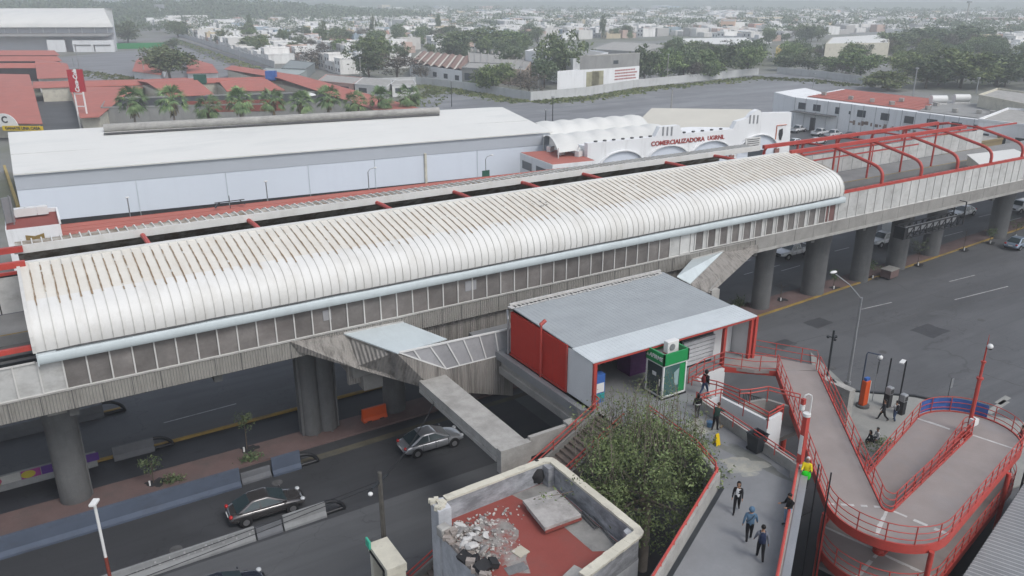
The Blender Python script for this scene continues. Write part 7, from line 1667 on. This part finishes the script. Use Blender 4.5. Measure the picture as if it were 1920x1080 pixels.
def proto(kind):
    if kind in protos: return protos[kind]
    leafm = {'g': 'leaf', 'd': 'leaf_dark', 'b': 'leaf_brown'}[kind[0]]; i = int(kind[1])
    cm = crown_mesh({'g': 10, 'd': 30, 'b': 50}[kind[0]] + i, 90 if kind[0] != 'b' else 60, 36 if kind[0] != 'b' else 24, .085 if kind[0] != 'b' else .06)
    c = cm.build('crown', M[leafm]); t = trunk_mesh(i, .95, .055).build('trunk', M['bark']); C.objects.unlink(c); C.objects.unlink(t); protos[kind] = (c.data, t.data); return protos[kind]
def tree(kind, x, y, w, h, label, group, rz=None, name='tree', z=0):
    cd, td = proto(kind); t = thing(name, label, 'tree', (x, y, z), group); t.rotation_euler = (0, 0, rnd.uniform(0, 6.28) if rz is None else rz)
    th = max(.5, h - w * .8)
    o = bpy.data.objects.new('trunk', td); C.objects.link(o); o.parent = t; o.scale = (w / 2, w / 2, max(.6, h * .55))
    o = bpy.data.objects.new('crown', cd); C.objects.link(o); o.parent = t; hz = h * .56; o.location = (0, 0, h - hz * .82); o.scale = (w / 2, w / 2, hz)
    return t
def tree_px(kind, px, pbase, wpx, ptop, label, group, name='tree'):
    p = P(px, pbase); h = top_z(p, px, ptop); u = (p - O).length / CAM_F
    return tree(kind, p.x, p.y, wpx * u * 1.12, max(2, h), label, group, name=name)
TL = [('b0', 745, 152, 84, 95, 'bare brownish tree behind the white gateway'), ('d0', 692, 145, 62, 82, 'dark leafy tree left of the bare brownish tree'), ('g0', 716, 130, 60, 66, 'green tree rising behind the bare brownish tree'), ('d1', 850, 112, 66, 56, 'tall dark tree behind the gabled terrace'), ('g1', 915, 100, 90, 52, 'broad green tree behind the row houses'), ('g2', 968, 102, 70, 55, 'leafy tree right of the broad green one behind the row houses'), ('b1', 790, 152, 32, 120, 'small round tree at the end of the white gateway'), ('d2', 1055, 158, 78, 64, 'tallest tree at the lot corner in front of the plain white hall'), ('d3', 1020, 165, 60, 112, 'dark shrubby tree left of the tallest lot corner tree'), ('g3', 930, 176, 66, 118, 'green bushy tree behind the lot wall bend'), ('b2', 990, 182, 70, 128, 'olive brown bushy tree at the lot wall corner'), ('d0', 905, 172, 40, 130, 'dark narrow tree behind the lot wall bend'), ('g0', 825, 143, 34, 118, 'small green tree before the gabled terrace'), ('d1', 895, 166, 26, 150, 'small bush at the lot wall bend'),
      ('d2', 1208, 156, 50, 88, 'dark tree right of the mural building'), ('g1', 1240, 155, 60, 92, 'green tree in the row along the lot wall, second from the mural building'), ('d0', 1282, 150, 64, 88, 'dark tree in the row along the lot wall, third from the mural building'), ('g2', 1320, 148, 62, 92, 'green tree in the row along the lot wall, fourth from the mural building'), ('d3', 1358, 146, 60, 82, 'tall tree in the row along the lot wall, fifth from the mural building'), ('g3', 1400, 142, 60, 85, 'last tree in the row along the lot wall by the street gap'), ('b3', 1300, 152, 40, 112, 'low brownish bush in the row along the lot wall'),
      ('d1', 1468, 132, 44, 98, 'first dark tree right of the street gap'), ('d2', 1514, 134, 50, 100, 'second dark tree right of the street gap'), ('g0', 1560, 140, 56, 104, 'yellowish green tree behind the right lot wall'), ('g1', 1612, 148, 66, 94, 'broad green tree behind the right lot wall'), ('b0', 1585, 146, 34, 112, 'small brownish tree behind the right lot wall'), ('g2', 1665, 168, 80, 130, 'wide dark green tree beside the office roof'), ('d3', 1735, 166, 70, 110, 'bushy tree behind the office roof'), ('g3', 1800, 165, 90, 92, 'big rounded tree behind the beige block'), ('d0', 1868, 162, 80, 104, 'big dark tree at the right behind the beige block'), ('g1', 1700, 148, 60, 98, 'green tree between the two lamp poles on the right'), ('d2', 1760, 160, 70, 128, 'low dark tree before the big rounded tree'), ('d1', 1685, 100, 70, 56, 'very dark broad tree at the right of the white gable hall'), ('d3', 1735, 96, 80, 52, 'second very dark broad tree right of the white gable hall'), ('g0', 1620, 98, 44, 74, 'small dark tree before the white gable hall'), ('d2', 1790, 95, 90, 50, 'dark spreading tree at the right middle distance'), ('d0', 1900, 215, 50, 196, 'bush at the right edge by the white corner building'),
      ('d3', 320, 152, 84, 92, 'big dark fairground tree between two small red roofed stalls'), ('d1', 296, 138, 50, 80, 'dark tree behind the big fairground tree'), ('d2', 240, 80, 46, 42, 'dark tree at the right end of the arena'), ('g2', 335, 70, 46, 36, 'green tree beyond the green hoarding'), ('g3', 480, 96, 50, 66, 'dark green tree among the first white houses'), ('b1', 585, 128, 70, 88, 'brownish bare tree beside the open fronted shed'), ('d0', 325, 90, 26, 72, 'small dark bush at the end of the green hoarding')]
for i, a in enumerate(TL): tree_px(*a, None)
for i, (px, ptop) in enumerate(((608, 52), (820, 20), (1130, 28), (470, 22), (700, 30))): p = P(px, ptop + 45); tree('d%d' % (i % 4), p.x, p.y, 5, 16, 'narrow dark cypress standing above the far white houses', 'narrow cypresses among the far houses')
# palms
def palm_mesh():
    rr = random.Random(5); mb = MB(); sk = MB()
    for i in range(46):
        a = rr.uniform(0, 6.28); el = rr.uniform(-.55, 1.35) ; L = rr.uniform(.9, 1.15); d = Vector((math.cos(a) * math.cos(el), math.sin(a) * math.cos(el), math.sin(el))); side = Vector((-math.sin(a), math.cos(a), 0)); upv = side.cross(d) * -1
        p1 = d * L * .8 - Vector((0, 0, .06)); mb.tube([(0, 0, 0), p1], [.02, .012], 4)
        for k in range(11):
            f = (k - 5) / 5; fd = (d * (1 - .45 * abs(f)) + side * f * .85 + Vector((0, 0, -.22 - .25 * abs(f)))).normalized(); ln = rr.uniform(.75, 1.0) * (1 - .2 * abs(f)); e = p1 + fd * ln + Vector((0, 0, -.22 * ln)); m = p1 + fd * ln * .55; w = fd.cross(upv).normalized() * .045
            mb.add([p1, m + w, e, m - w], [(0, 1, 2, 3)])
    for i in range(60):
        a = rr.uniform(0, 6.28); z = rr.uniform(-1.5, -.1); r_ = rr.uniform(.15, .42); p = Vector((math.cos(a) * r_, math.sin(a) * r_, z)); s = Vector((-math.sin(a), math.cos(a), 0)) * .09; sk.add([p - s, p + s, p + s * .4 + Vector((math.cos(a) * .12, math.sin(a) * .12, -.6)), p - s * .4 + Vector((math.cos(a) * .1, math.sin(a) * .1, -.6))], [(0, 1, 2, 3)])
    return mb, sk
pm, sk = palm_mesh(); pc = pm.build('crown', M['leaf_palm']); ps = sk.build('dead_fronds', M['leaf_dry'])
mb = MB(); mb.tube([(0, 0, 0), (.03, .02, .5), (0, 0, 1)], [.22, .17, .15], 10); ptk = mb.build('trunk', M['bark_pale'], smooth=50)
for o in (pc, ps, ptk): C.objects.unlink(o)
for i, (px, pyc, base, s, lab) in enumerate(((257, 192, 254, 56, 'leftmost palm before the grey market wall'), (331, 190, 252, 56, 'palm second from the left before the market wall'), (397, 205, 250, 50, 'short palm under the left end of the long red parapet'), (455, 192, 247, 54, 'tall palm under the middle of the long red parapet'), (515, 192, 244, 50, 'palm under the right end of the long red parapet'), (569, 196, 241, 50, 'lower palm beside the white round tank'), (620, 186, 238, 50, 'palm before the left part of the diagonal red wing'), (669, 196, 234, 48, 'short palm before the middle of the diagonal red wing'), (717, 187, 231, 48, 'palm before the lower end of the diagonal red wing'), (768, 183, 228, 48, 'rightmost palm beside the grassy corner of the lot'))):
    p = P(px, base); z = top_z(p, px, pyc - 4); u = (p - O).length / CAM_F; r_ = s * u / 2 / 1.55
    t = thing('palm_tree', lab, 'palm', (p.x, p.y, 0), 'palms behind the warehouse'); t.rotation_euler = (0, 0, i * 1.3)
    for d, nm, zz, sc_ in ((ptk.data, 'trunk', 0, (1.2, 1.2, z)), (pc.data, 'crown', z, (r_ * 1.08, r_ * 1.08, r_ * 1.08)), (ps.data, 'dead_fronds', z, (r_, r_, r_ * .8))):
        o = bpy.data.objects.new(nm, d); C.objects.link(o); o.parent = t; o.location = (0, 0, zz); o.scale = sc_
# big tree in the opening of the plaza
bt = thing('tree', 'big airy green tree growing through the opening beside the footway', 'tree', (25.3, 27.4, 0)); rr = random.Random(77)
br = MB(); lf = MB()
br.tube([(0, 0, -1.0), (.1, .05, 2.2), (.0, .1, 4.0)], [.24, .2, .15], 9)
tips = []
for i in range(15):
    a = i * 2.4 + rr.uniform(-.3, .3); up_ = rr.uniform(.15, 1.0); L = rr.uniform(2.5, 4.0); z0 = rr.uniform(2.4, 4.0)
    d = Vector((math.cos(a) * math.cos(up_), math.sin(a) * math.cos(up_), math.sin(up_))); p0 = Vector((0, .08, z0)); p1 = p0 + d * L * .5 + Vector((0, 0, .25)); p2 = p0 + d * L + Vector((0, 0, .2)); br.tube([p0, p1, p2], [.09, .055, .02], 6)
    for j in range(9):
        b0 = p0.lerp(p2, rr.uniform(.3, 1)); e = b0 + Vector((rr.gauss(0, .75), rr.gauss(0, .75), rr.uniform(.1, 1.3))); br.tube([b0, b0.lerp(e, .5) + Vector((rr.gauss(0, .08), rr.gauss(0, .08), 0)), e], [.025, .016, .006], 4); tips.append((b0, e))
# upright twiggy shoots towards the hall, thinly leaved
for i in range(150):
    a = rr.uniform(0, 6.28); r_ = 3.1 * rr.random() ** .7; b0 = Vector((.2 + r_ * math.cos(a), .9 + r_ * math.sin(a) * .9, rr.uniform(5.3, 6.7) - r_ * .25)); e = b0 + Vector((rr.gauss(.15, .35), rr.gauss(.4, .35), rr.uniform(1.2, 2.5))); br.tube([b0, b0.lerp(e, .5) + Vector((rr.gauss(0, .1), rr.gauss(0, .1), 0)), e], [.022, .014, .005], 4)
    for j in range(34): p = b0.lerp(e, rr.uniform(.2, 1)) + Vector((rr.gauss(0, .12), rr.gauss(0, .12), rr.gauss(0, .12))); leafquad(lf, p, rr.uniform(.035, .075), rr)
for b0, e in tips:
    for j in range(48): p = b0.lerp(e, rr.uniform(.1, 1.1)) + Vector((rr.gauss(0, .2), rr.gauss(0, .2), rr.gauss(0, .17))); leafquad(lf, p, rr.uniform(.05, .11), rr, .4)
for i in range(200):   # outer clumps
    a = rr.uniform(0, 6.28); t_ = rr.uniform(-.35, 1.1); r_ = 3.3 * math.cos(t_) * rr.uniform(.62, 1.14); c_ = Vector((r_ * math.cos(a) * .98, r_ * math.sin(a) * .95 - .3, 4.2 + 2.7 * math.sin(t_)))
    k_ = rr.uniform(.13, .38)
    for j in range(int(290 * k_)): leafquad(lf, c_ + Vector((rr.gauss(0, k_), rr.gauss(0, k_), rr.gauss(0, k_ * .7))), rr.uniform(.04, .10), rr, .5)
bt.location = (25.4, 27.0, 1.0); bt.scale = (1.2, 1.15, 1.12)
o = br.build('trunk', M['bark_pale'], smooth=60); o.parent = bt
o = lf.build('crown', M['leaf_near']); o.parent = bt
# saplings on the median and pits
def sapling(px, pbase, ptop, wpx, kind, label, pit=True, leaves=220):
    p = P(px, pbase, .15); h = top_z(p, px, ptop) - .15; u = (p - O).length / CAM_F; w = max(.5, wpx * u)
    t = thing('sapling', label, 'sapling', (p.x, p.y, .15)); rr = random.Random(px); mb = MB(); mb.tube([(0, 0, 0), (.05, 0, h * .5), (0, .03, h * .92)], [.04, .03, .015], 5); br = []
    for i in range(8): a = rr.uniform(0, 6.28); z = h * rr.uniform(.45, .85); e = Vector((math.cos(a) * w * .4, math.sin(a) * w * .4, z + h * .18)); mb.tube([(0, 0, z), e], [.015, .005], 4); br.append((Vector((0, 0, z)), e))
    o = mb.build('trunk', M['bark']); o.parent = t
    mb = MB()
    for i in range(leaves): b0, e = rr.choice(br); q = b0.lerp(e, rr.uniform(.3, 1.15)) + Vector((rr.gauss(0, .12), rr.gauss(0, .12), rr.gauss(0, .14))); leafquad(mb, q, rr.uniform(.06, .13), rr)
    if leaves: o = mb.build('crown', M['leaf_dark']); o.parent = t
    if pit:
        mb = MB(); mb.face(*blob(.15, -.1, .6, .5, .012, px)); o = mb.build('planting_pit', M['dark']); o.parent = t
        mb = MB(); mb.box(-.3, -.2, -.3, -.2, 0, .35); o = mb.build('marker_stub', M['whitepaint']); o.parent = t
for a in ((463, 842, 772, 34, 0, 'slender leafy sapling on the median left of the double pier'), (288, 905, 858, 34, 0, 'low bushy sapling on the median beside the long bluish barrier'), (1463, 562, 528, 40, 0, 'leafless sapling between the first two right piers'), (1562, 540, 505, 20, 0, 'thin sapling between the second and third right piers'), (1635, 520, 490, 22, 0, 'small sapling beside the median box'), (1720, 496, 450, 32, 0, 'leafy double tufted sapling right of the fourth pier'), (1806, 468, 430, 24, 0, 'bare twiggy sapling right of the last pier'), (1855, 455, 430, 16, 0, 'tiny sapling farther along the right median'), (1903, 443, 412, 22, 0, 'leafy sapling at the right edge of the median')):
    sapling(*a, leaves=0 if 'leafless' in a[5] or 'bare' in a[5] else 260)
def bush(px, py, w, label, n=500):
    p = P(px, py, .15); t = thing('bush', label, 'bush', (p.x, p.y, .15)); rr = random.Random(px); mb = MB()
    for i in range(n): leafquad(mb, Vector((rr.gauss(0, .4) * w, rr.gauss(0, .25) * w, abs(rr.gauss(0, .3)) * w)), rr.uniform(.06, .14), rr, .5)
    o = mb.build('foliage', M['leaf_dark']); o.parent = t; mb = MB()
    for i in range(6): mb.tube([(rr.gauss(0, .1), rr.gauss(0, .1), 0), (rr.gauss(0, .3) * w, rr.gauss(0, .2) * w, .4 * w)], .015, 4)
    o = mb.build('stem', M['bark']); o.parent = t
bush(1385, 572, 1.3, 'dark leafy bush at the end of the hall behind the first pier'); bush(325, 902, .8, 'small bush beside the low sapling on the median', 260); bush(470, 862, .9, 'planted tuft in the tree pit beside the dark barrier section', 300)
p = P(1673, 520, .15); t = thing('utility_box', 'small grey brown concrete box on the median before the fourth right pier', 'utility box', (p.x, p.y, .15)); mb = MB(); mb.obox((p.x, p.y + .4, .6), (1.8, 1.2, .9), .1); mb.build('body', M['paver'], t, bevel=.03); mb = MB(); mb.obox((p.x, p.y + .4, 1.08), (1.9, 1.3, .06), .1); mb.build('lid', M['conc'], t)
# ---------------------------------------------------------------- the town
def house_mat(name, island):
    m, nt, b = newmat(name)
    src = nd(nt, 'ShaderNodeNewGeometry').outputs['Random Per Island'] if island else nd(nt, 'ShaderNodeObjectInfo').outputs['Random']
    cr = nd(nt, 'ShaderNodeValToRGB'); cr.color_ramp.interpolation = 'CONSTANT'; e = cr.color_ramp.elements
    cols = [(0, (.74, .74, .72)), (.3, (.62, .61, .58)), (.45, (.78, .77, .74)), (.58, (.50, .36, .30)), (.64, (.40, .39, .37)), (.74, (.52, .44, .30)), (.79, (.60, .60, .60)), (.9, (.28, .36, .42)), (.93, (.50, .28, .22)), (.96, (.56, .54, .5))]
    while len(e) < len(cols): e.new(.5)
    for q, (pos, c) in zip(e, cols): q.position = pos; q.color = (*c, 1)
    nt.links.new(src, cr.inputs[0]); f = nz(nt, coords(nt, 'world', (.4, .4, .1)), 1, 4, .7, .45, .75); c = mix(nt, math_(nt, 'MULTIPLY', f, .5), cr.outputs[0], (.25, .24, .22)); nt.links.new(c, b.inputs['Base Color']); b.inputs['Roughness'].default_value = .9; return m
HW1, HW2 = house_mat('house_wall', False), house_mat('far_house_wall', True)
M['houseroof'] = mat('house_roof', (.56, .55, .53), .9, .25, .12, 1, dirt=(.26, .25, .24), dirt_scale=(.15, .15, .15), dirt_amt=.7, objvar=.25)
def house_geo(mb, x, y, rz, w, d, h, rr, mi=(0, 1, 2), detail=True):
    T = Matrix.Translation((x, y, 0)) @ Matrix.Rotation(rz, 4, 'Z')
    def bx(x0, x1, y0, y1, z0, z1, k): vs = [T @ Vector((a, b, c)) for c in (z0, z1) for b in (y0, y1) for a in (x0, x1)]; mb.add(vs, [(4, 5, 7, 6), (0, 1, 5, 4), (2, 6, 7, 3), (0, 4, 6, 2), (1, 3, 7, 5)], mi[k])
    bx(-w / 2, w / 2, -d / 2, d / 2, 0, h, 0)
    bx(-w / 2 + .25, w / 2 - .25, -d / 2 + .25, d / 2 - .25, h - .01, h + .02, 1)
    if detail:
        for a in (-1, 1): bx(-w / 2, w / 2, a * d / 2 - .12, a * d / 2 + .12, h - .02, h + .35, 0); bx(a * w / 2 - .12, a * w / 2 + .12, -d / 2 + .13, d / 2 - .13, h - .02, h + .35, 0)
        for f in (-1, 1):
            for k in range(2 if h < 4.5 else 4):
                z = .9 if k < 2 else 3.7; xx = -w * .25 + (k % 2) * w * .5; s = rr.uniform(.5, .9); bx(xx - s, xx + s, f * (d / 2 + .02) - .03, f * (d / 2 + .02) + .03, z, z + 1.3, 2)
        if rr.random() < .7: xx, yy = rr.uniform(-w * .3, w * .3), rr.uniform(-d * .3, d * .3); bx(xx - .6, xx + .6, yy - .6, yy + .6, h + .03, h + 1.3, 0 if rr.random() < .6 else 2)
        if rr.random() < .4: bx(-w / 2 + .2, w * .1, d * .1, d / 2 - .3, h + .03, h + 2.3, 0)
a, b = P(515, 127), P(340, 68); u = (b - a); u.z = 0; u = u.normalized(); v = Vector((-u.y, u.x, 0)) * -1
if v.x < 0: v = -v
r8 = random.Random(42); ang = math.atan2(u.y, u.x)
bnd = [(-200, 40), (232, 42), (330, 64), (340, 66), (515, 120), (590, 122), (660, 140), (735, 138), (768, 92), (900, 88), (985, 80), (1090, 74), (1260, 68), (1430, 82), (1455, 80), (1540, 66), (1670, 60), (1840, 100), (2100, 110)]
def by(px):
    for (x0, y0), (x1, y1) in zip(bnd[:-1], bnd[1:]):
        if x0 <= px <= x1: return y0 + (y1 - y0) * (px - x0) / (x1 - x0)
    return -1
def pix(x, y, z=0):
    X, Y = x * CY - y * SY, x * SY + y * CY; zz = z - CAM_H; dep = Y * CT - zz * ST
    if dep < 1: return None
    return 960 + CAM_F * X / dep, 540 - CAM_F * (Y * ST + zz * CT) / dep
lots = []
def density(px, dist):   # how built-up a part of the view is
    k = 1 if px < 700 else .9 if px < 1000 else .85
    return k if dist < 700 else k * .85
for j in range(-30, 60):
    for row in (0, 1):
        for i in range(-40, 190):
            o = j * 38 + row * 13.5 + 8; s = i * 8.2
            if i % 14 == 0: continue
            p = a + v * o + u * s; q = pix(p.x, p.y)
            if not q or not (-60 < q[0] < 1980): continue
            dist = math.hypot(p.x, p.y)
            if dist > 1500 or q[1] > by(q[0]): continue
            if r8.random() > density(q[0], dist): continue
            lots.append((dist, p, row))
lots.sort(key=lambda t: t[0])
variants = []
for k in range(12):
    rr = random.Random(k); mb = MB(); w, d, h = rr.uniform(6.6, 8.2), rr.uniform(9.5, 12.5), rr.choice((3.2, 3.3, 3.5, 3.6, 5.9, 6.3)); house_geo(mb, 0, 0, 0, w, d, h, rr); o = mb.build('house', [HW1, M['houseroof'], M['window']]); C.objects.unlink(o); variants.append((o.data, h))
for k, (dist, p, row) in enumerate(lots[:295]):
    vi = r8.randrange(12); o = bpy.data.objects.new('house', variants[vi][0]); C.objects.link(o); o.location = (p.x, p.y, 0); o.rotation_euler = (0, 0, ang + (0 if row else math.pi) + math.pi / 2 * 0); o.scale = (1, 1, r8.uniform(.92, 1.12))
    two = variants[vi][1] > 5; tag(o, 'two storey flat roofed house in the crowded pale neighbourhood beyond the lots' if two else 'single storey flat roofed house in the crowded pale neighbourhood beyond the lots', 'house', 'two storey town houses' if two else 'single storey town houses')
mb = MB()
for dist, p, row in lots[295:]:
    house_geo(mb, p.x, p.y, ang + r8.uniform(-.03, .03), r8.uniform(6.5, 8.2), r8.uniform(9.5, 13), r8.choice((3.2, 3.4, 3.6, 6.0, 6.4)), r8, detail=dist < 650)
for k in range(60):   # bigger sheds and halls far off
    px, py = r8.uniform(350, 1950), r8.uniform(14, 60)
    p = P(px, py); house_geo(mb, p.x, p.y, ang + r8.choice((0, 1.57)), r8.uniform(18, 45), r8.uniform(14, 25), r8.uniform(5, 9), r8, detail=False)
tag(mb.build('distant_town', [HW2, M['houseroof'], M['window']]), 'far off sea of pale flat roofed houses fading into the haze', 'town', kind='stuff')
# street trees and groves through the town: the nearest ones singly, the rest as one wood
bn2 = [(-200, 45), (330, 66), (515, 118), (600, 125), (760, 138), (885, 140), (985, 150), (1075, 88), (1200, 100), (1285, 138), (1420, 126), (1460, 124), (1620, 140), (1840, 165), (2100, 180)]
def by2(px):
    for (x0, y0), (x1, y1) in zip(bn2[:-1], bn2[1:]):
        if x0 <= px <= x1: return y0 + (y1 - y0) * (px - x0) / (x1 - x0)
    return -1
cand = []
for k in range(11000):
    px = r8.uniform(-40, 1960); rr_ = r8.random(); dist = 230 + 1500 * rr_ ** 1.3
    X = (px - 960) / CAM_F; dirx, diry = X * CY + CT * SY, -X * SY + CT * CY; l_ = math.hypot(dirx, diry); x, y = dirx / l_ * dist, diry / l_ * dist
    q = pix(x, y)
    if not q or q[1] > by2(q[0]) - 1: continue
    dn_ = .22 if px < 650 else .42 if px < 1000 else .55 if px < 1300 else .62
    if q[1] > by(q[0]): dn_ = .36
    if any(x0 < q[0] < x1 and y0 < q[1] < y1 for x0, x1, y0, y1 in ((1265, 1435, 66, 104), (1540, 1675, 60, 102), (1445, 1525, 80, 106), (1085, 1265, 74, 112), (975, 1150, 80, 135), (1345, 1385, 30, 44), (1865, 1970, 78, 116), (1430, 1460, 100, 145))): continue
    cl_ = noise.noise(Vector((x / 90, y / 90, 0)))
    if r8.random() > dn_ * (.62 + cl_ * 1.3): continue
    cand.append((dist, x, y))
cand.sort(); nn_ = 300 - len(TL) - 8
for dist, x, y in cand[:nn_]:
    kd = r8.choice(('g0', 'g1', 'g2', 'g3', 'd0', 'd1', 'd2', 'd3', 'd1', 'b0', 'b2')); h = r8.uniform(5.5, 11)
    lab = {'g': 'green garden tree standing among the pale town houses', 'd': 'dark green garden tree standing among the pale town houses', 'b': 'brownish bare garden tree standing among the pale town houses'}[kd[0]]
    tree(kd, x, y, h * r8.uniform(.8, 1.25), h, lab, {'g': 'green town trees', 'd': 'dark town trees', 'b': 'brownish town trees'}[kd[0]])
mb = MB()
for dist, x, y in cand[nn_:]:
    h = r8.uniform(6, 12); w = h * r8.uniform(.5, .8); n = 100 if dist < 800 else 45; s0 = 1.0 if dist < 800 else 1.7
    for i in range(n):
        d = Vector((r8.gauss(0, 1), r8.gauss(0, 1), r8.gauss(0, 1))).normalized() * r8.uniform(.5, 1) ; leafquad(mb, Vector((x + d.x * w, y + d.y * w, h * .55 + d.z * h * .45)), s0 * r8.uniform(.6, 1.2), r8, .5)
tag(mb.build('distant_trees', M['leaf_dark']), 'far off tree canopy spread through the hazy town', 'trees', kind='stuff')
for k in range(26):
    p = lots[r8.randrange(20, 290)][1] + v * 7; t = thing('utility_pole', 'slender utility pole with crossarm standing in the crowded pale neighbourhood', 'utility pole', (p.x, p.y, 0), 'utility poles among the town houses'); mb = MB(); mb.tube([(p.x, p.y, 0), (p.x, p.y, 9.5)], [.16, .11], 6); mb.build('shaft', M['greymetal'], t); mb = MB(); mb.bar((p.x - 1, p.y, 9.0), (p.x + 1, p.y, 9.0), .14); mb.build('crossarm', M['darkmetal'], t)
# low far hills that close the view
mb = MB(); secs = []
for i in range(61):
    an = R(-60 + i * 2.6); dirx, diry = math.sin(an + CAM_YAW), math.cos(an + CAM_YAW); hh = 12 + 12 * max(0, noise.noise(Vector((i * .12, 3.1, 0))))
    secs.append([Vector((dirx * r_, diry * r_, z)) for r_, z in ((2050, 0), (2200, hh * .6), (2400, hh), (2560, 0))])
mb.loft(secs); struct(mb, 'hills', M['leaf_dark'], smooth=180)
mb = MB(); secs = []
for i in range(41):
    px = -260 + i * 30; r = ray(px, -10); l_ = math.hypot(r.x, r.y); dx, dy = r.x / l_, r.y / l_; t_ = max(0, min(1, (820 - px) / 420)); hh = (20 + 7 * noise.noise(Vector((i * .35, 1.7, 0)))) * t_ ** .7
    secs.append([Vector((dx * r_, dy * r_, z)) for r_, z in ((980, -.2), (1080, hh * .55), (1250, hh), (1500, hh * .9), (1700, -.2))])
mb.loft(secs); struct(mb, 'wooded_hill', M['leaf_dark'], smooth=180)
mb = MB()
for k in range(2600):
    i = r8.random() * 39; a, b = secs[int(i)], secs[int(i) + 1]; f = i % 1; j = r8.randrange(2); q = r8.random(); p = a[j].lerp(a[j + 1], q).lerp(b[j].lerp(b[j + 1], q), f)
    if p.z < 1: continue
    for n in range(14): leafquad(mb, p + Vector((r8.gauss(0, 3.5), r8.gauss(0, 3.5), r8.uniform(1, 6))), r8.uniform(1.2, 2.6), r8, .5)
tag(mb.build('hill_wood', M['leaf_dark']), 'hazy dark wood covering the low hill beyond the arena', 'wood', kind='stuff')
# ================================================================ CAMERA, LIGHT, AIR
cam = bpy.data.cameras.new('camera'); co = bpy.data.objects.new('camera', cam); C.objects.link(co); sc.camera = co
cam.sensor_width = 36; cam.lens = CAM_F / 1920 * 36; cam.clip_end = 9000; cam.clip_start = .5
co.location = O
fwd = ray(960, 540).normalized(); co.rotation_euler = fwd.to_track_quat('-Z', 'Y').to_euler()
w = bpy.data.worlds.new('World'); sc.world = w; w.use_nodes = True; nt = w.node_tree
bg = nt.nodes['Background']; sky = nt.nodes.new('ShaderNodeTexSky'); sky.sky_type = 'NISHITA'; sky.sun_disc = False
SUN_EL, SUN_AZ = R(52), R(165)
sky.sun_elevation = SUN_EL; sky.sun_rotation = SUN_AZ; sky.dust_density = 2.5; sky.ozone_density = 2; sky.air_density = 1.0; sky.altitude = 0
hs = nt.nodes.new('ShaderNodeHueSaturation'); hs.inputs['Saturation'].default_value = .48
nt.links.new(sky.outputs[0], hs.inputs['Color']); nt.links.new(hs.outputs[0], bg.inputs['Color']); bg.inputs['Strength'].default_value = .14
sl = bpy.data.lights.new('sun', 'SUN'); so = bpy.data.objects.new('sun', sl); C.objects.link(so)
sl.energy = .9; sl.angle = R(18); sl.color = (1, .985, .965)
d = Vector((math.sin(SUN_AZ) * math.cos(SUN_EL), math.cos(SUN_AZ) * math.cos(SUN_EL), math.sin(SUN_EL)))
so.rotation_euler = (-d).to_track_quat('-Z', 'Y').to_euler(); so.location = d * 200
# air
mb = MB(); mb.box(-1500, 2600, -100, 2600, -1.2, 62); hz = mb.build('haze', bpy.data.materials.new('haze_air'))
hz['kind'] = 'stuff'; hm = hz.data.materials[0]; hm.use_nodes = True; n2 = hm.node_tree; n2.nodes.remove(n2.nodes['Principled BSDF'])
pv = n2.nodes.new('ShaderNodeVolumePrincipled'); pv.inputs['Color'].default_value = (.95, .98, 1, 1); pv.inputs['Density'].default_value = HAZE; pv.inputs['Anisotropy'].default_value = .5
n2.links.new(pv.outputs[0], n2.nodes['Material Output'].inputs['Volume'])
sc.view_settings.view_transform = 'Standard'; sc.view_settings.look = 'None'; sc.view_settings.gamma = 1; sc.view_settings.exposure = EXPO
sc.cycles.use_denoising = True; sc.cycles.max_bounces = 6; sc.cycles.diffuse_bounces = 3; sc.cycles.volume_bounces = 3; sc.cycles.transparent_max_bounces = 8
sc.cycles.use_adaptive_sampling = True; sc.cycles.adaptive_threshold = .02
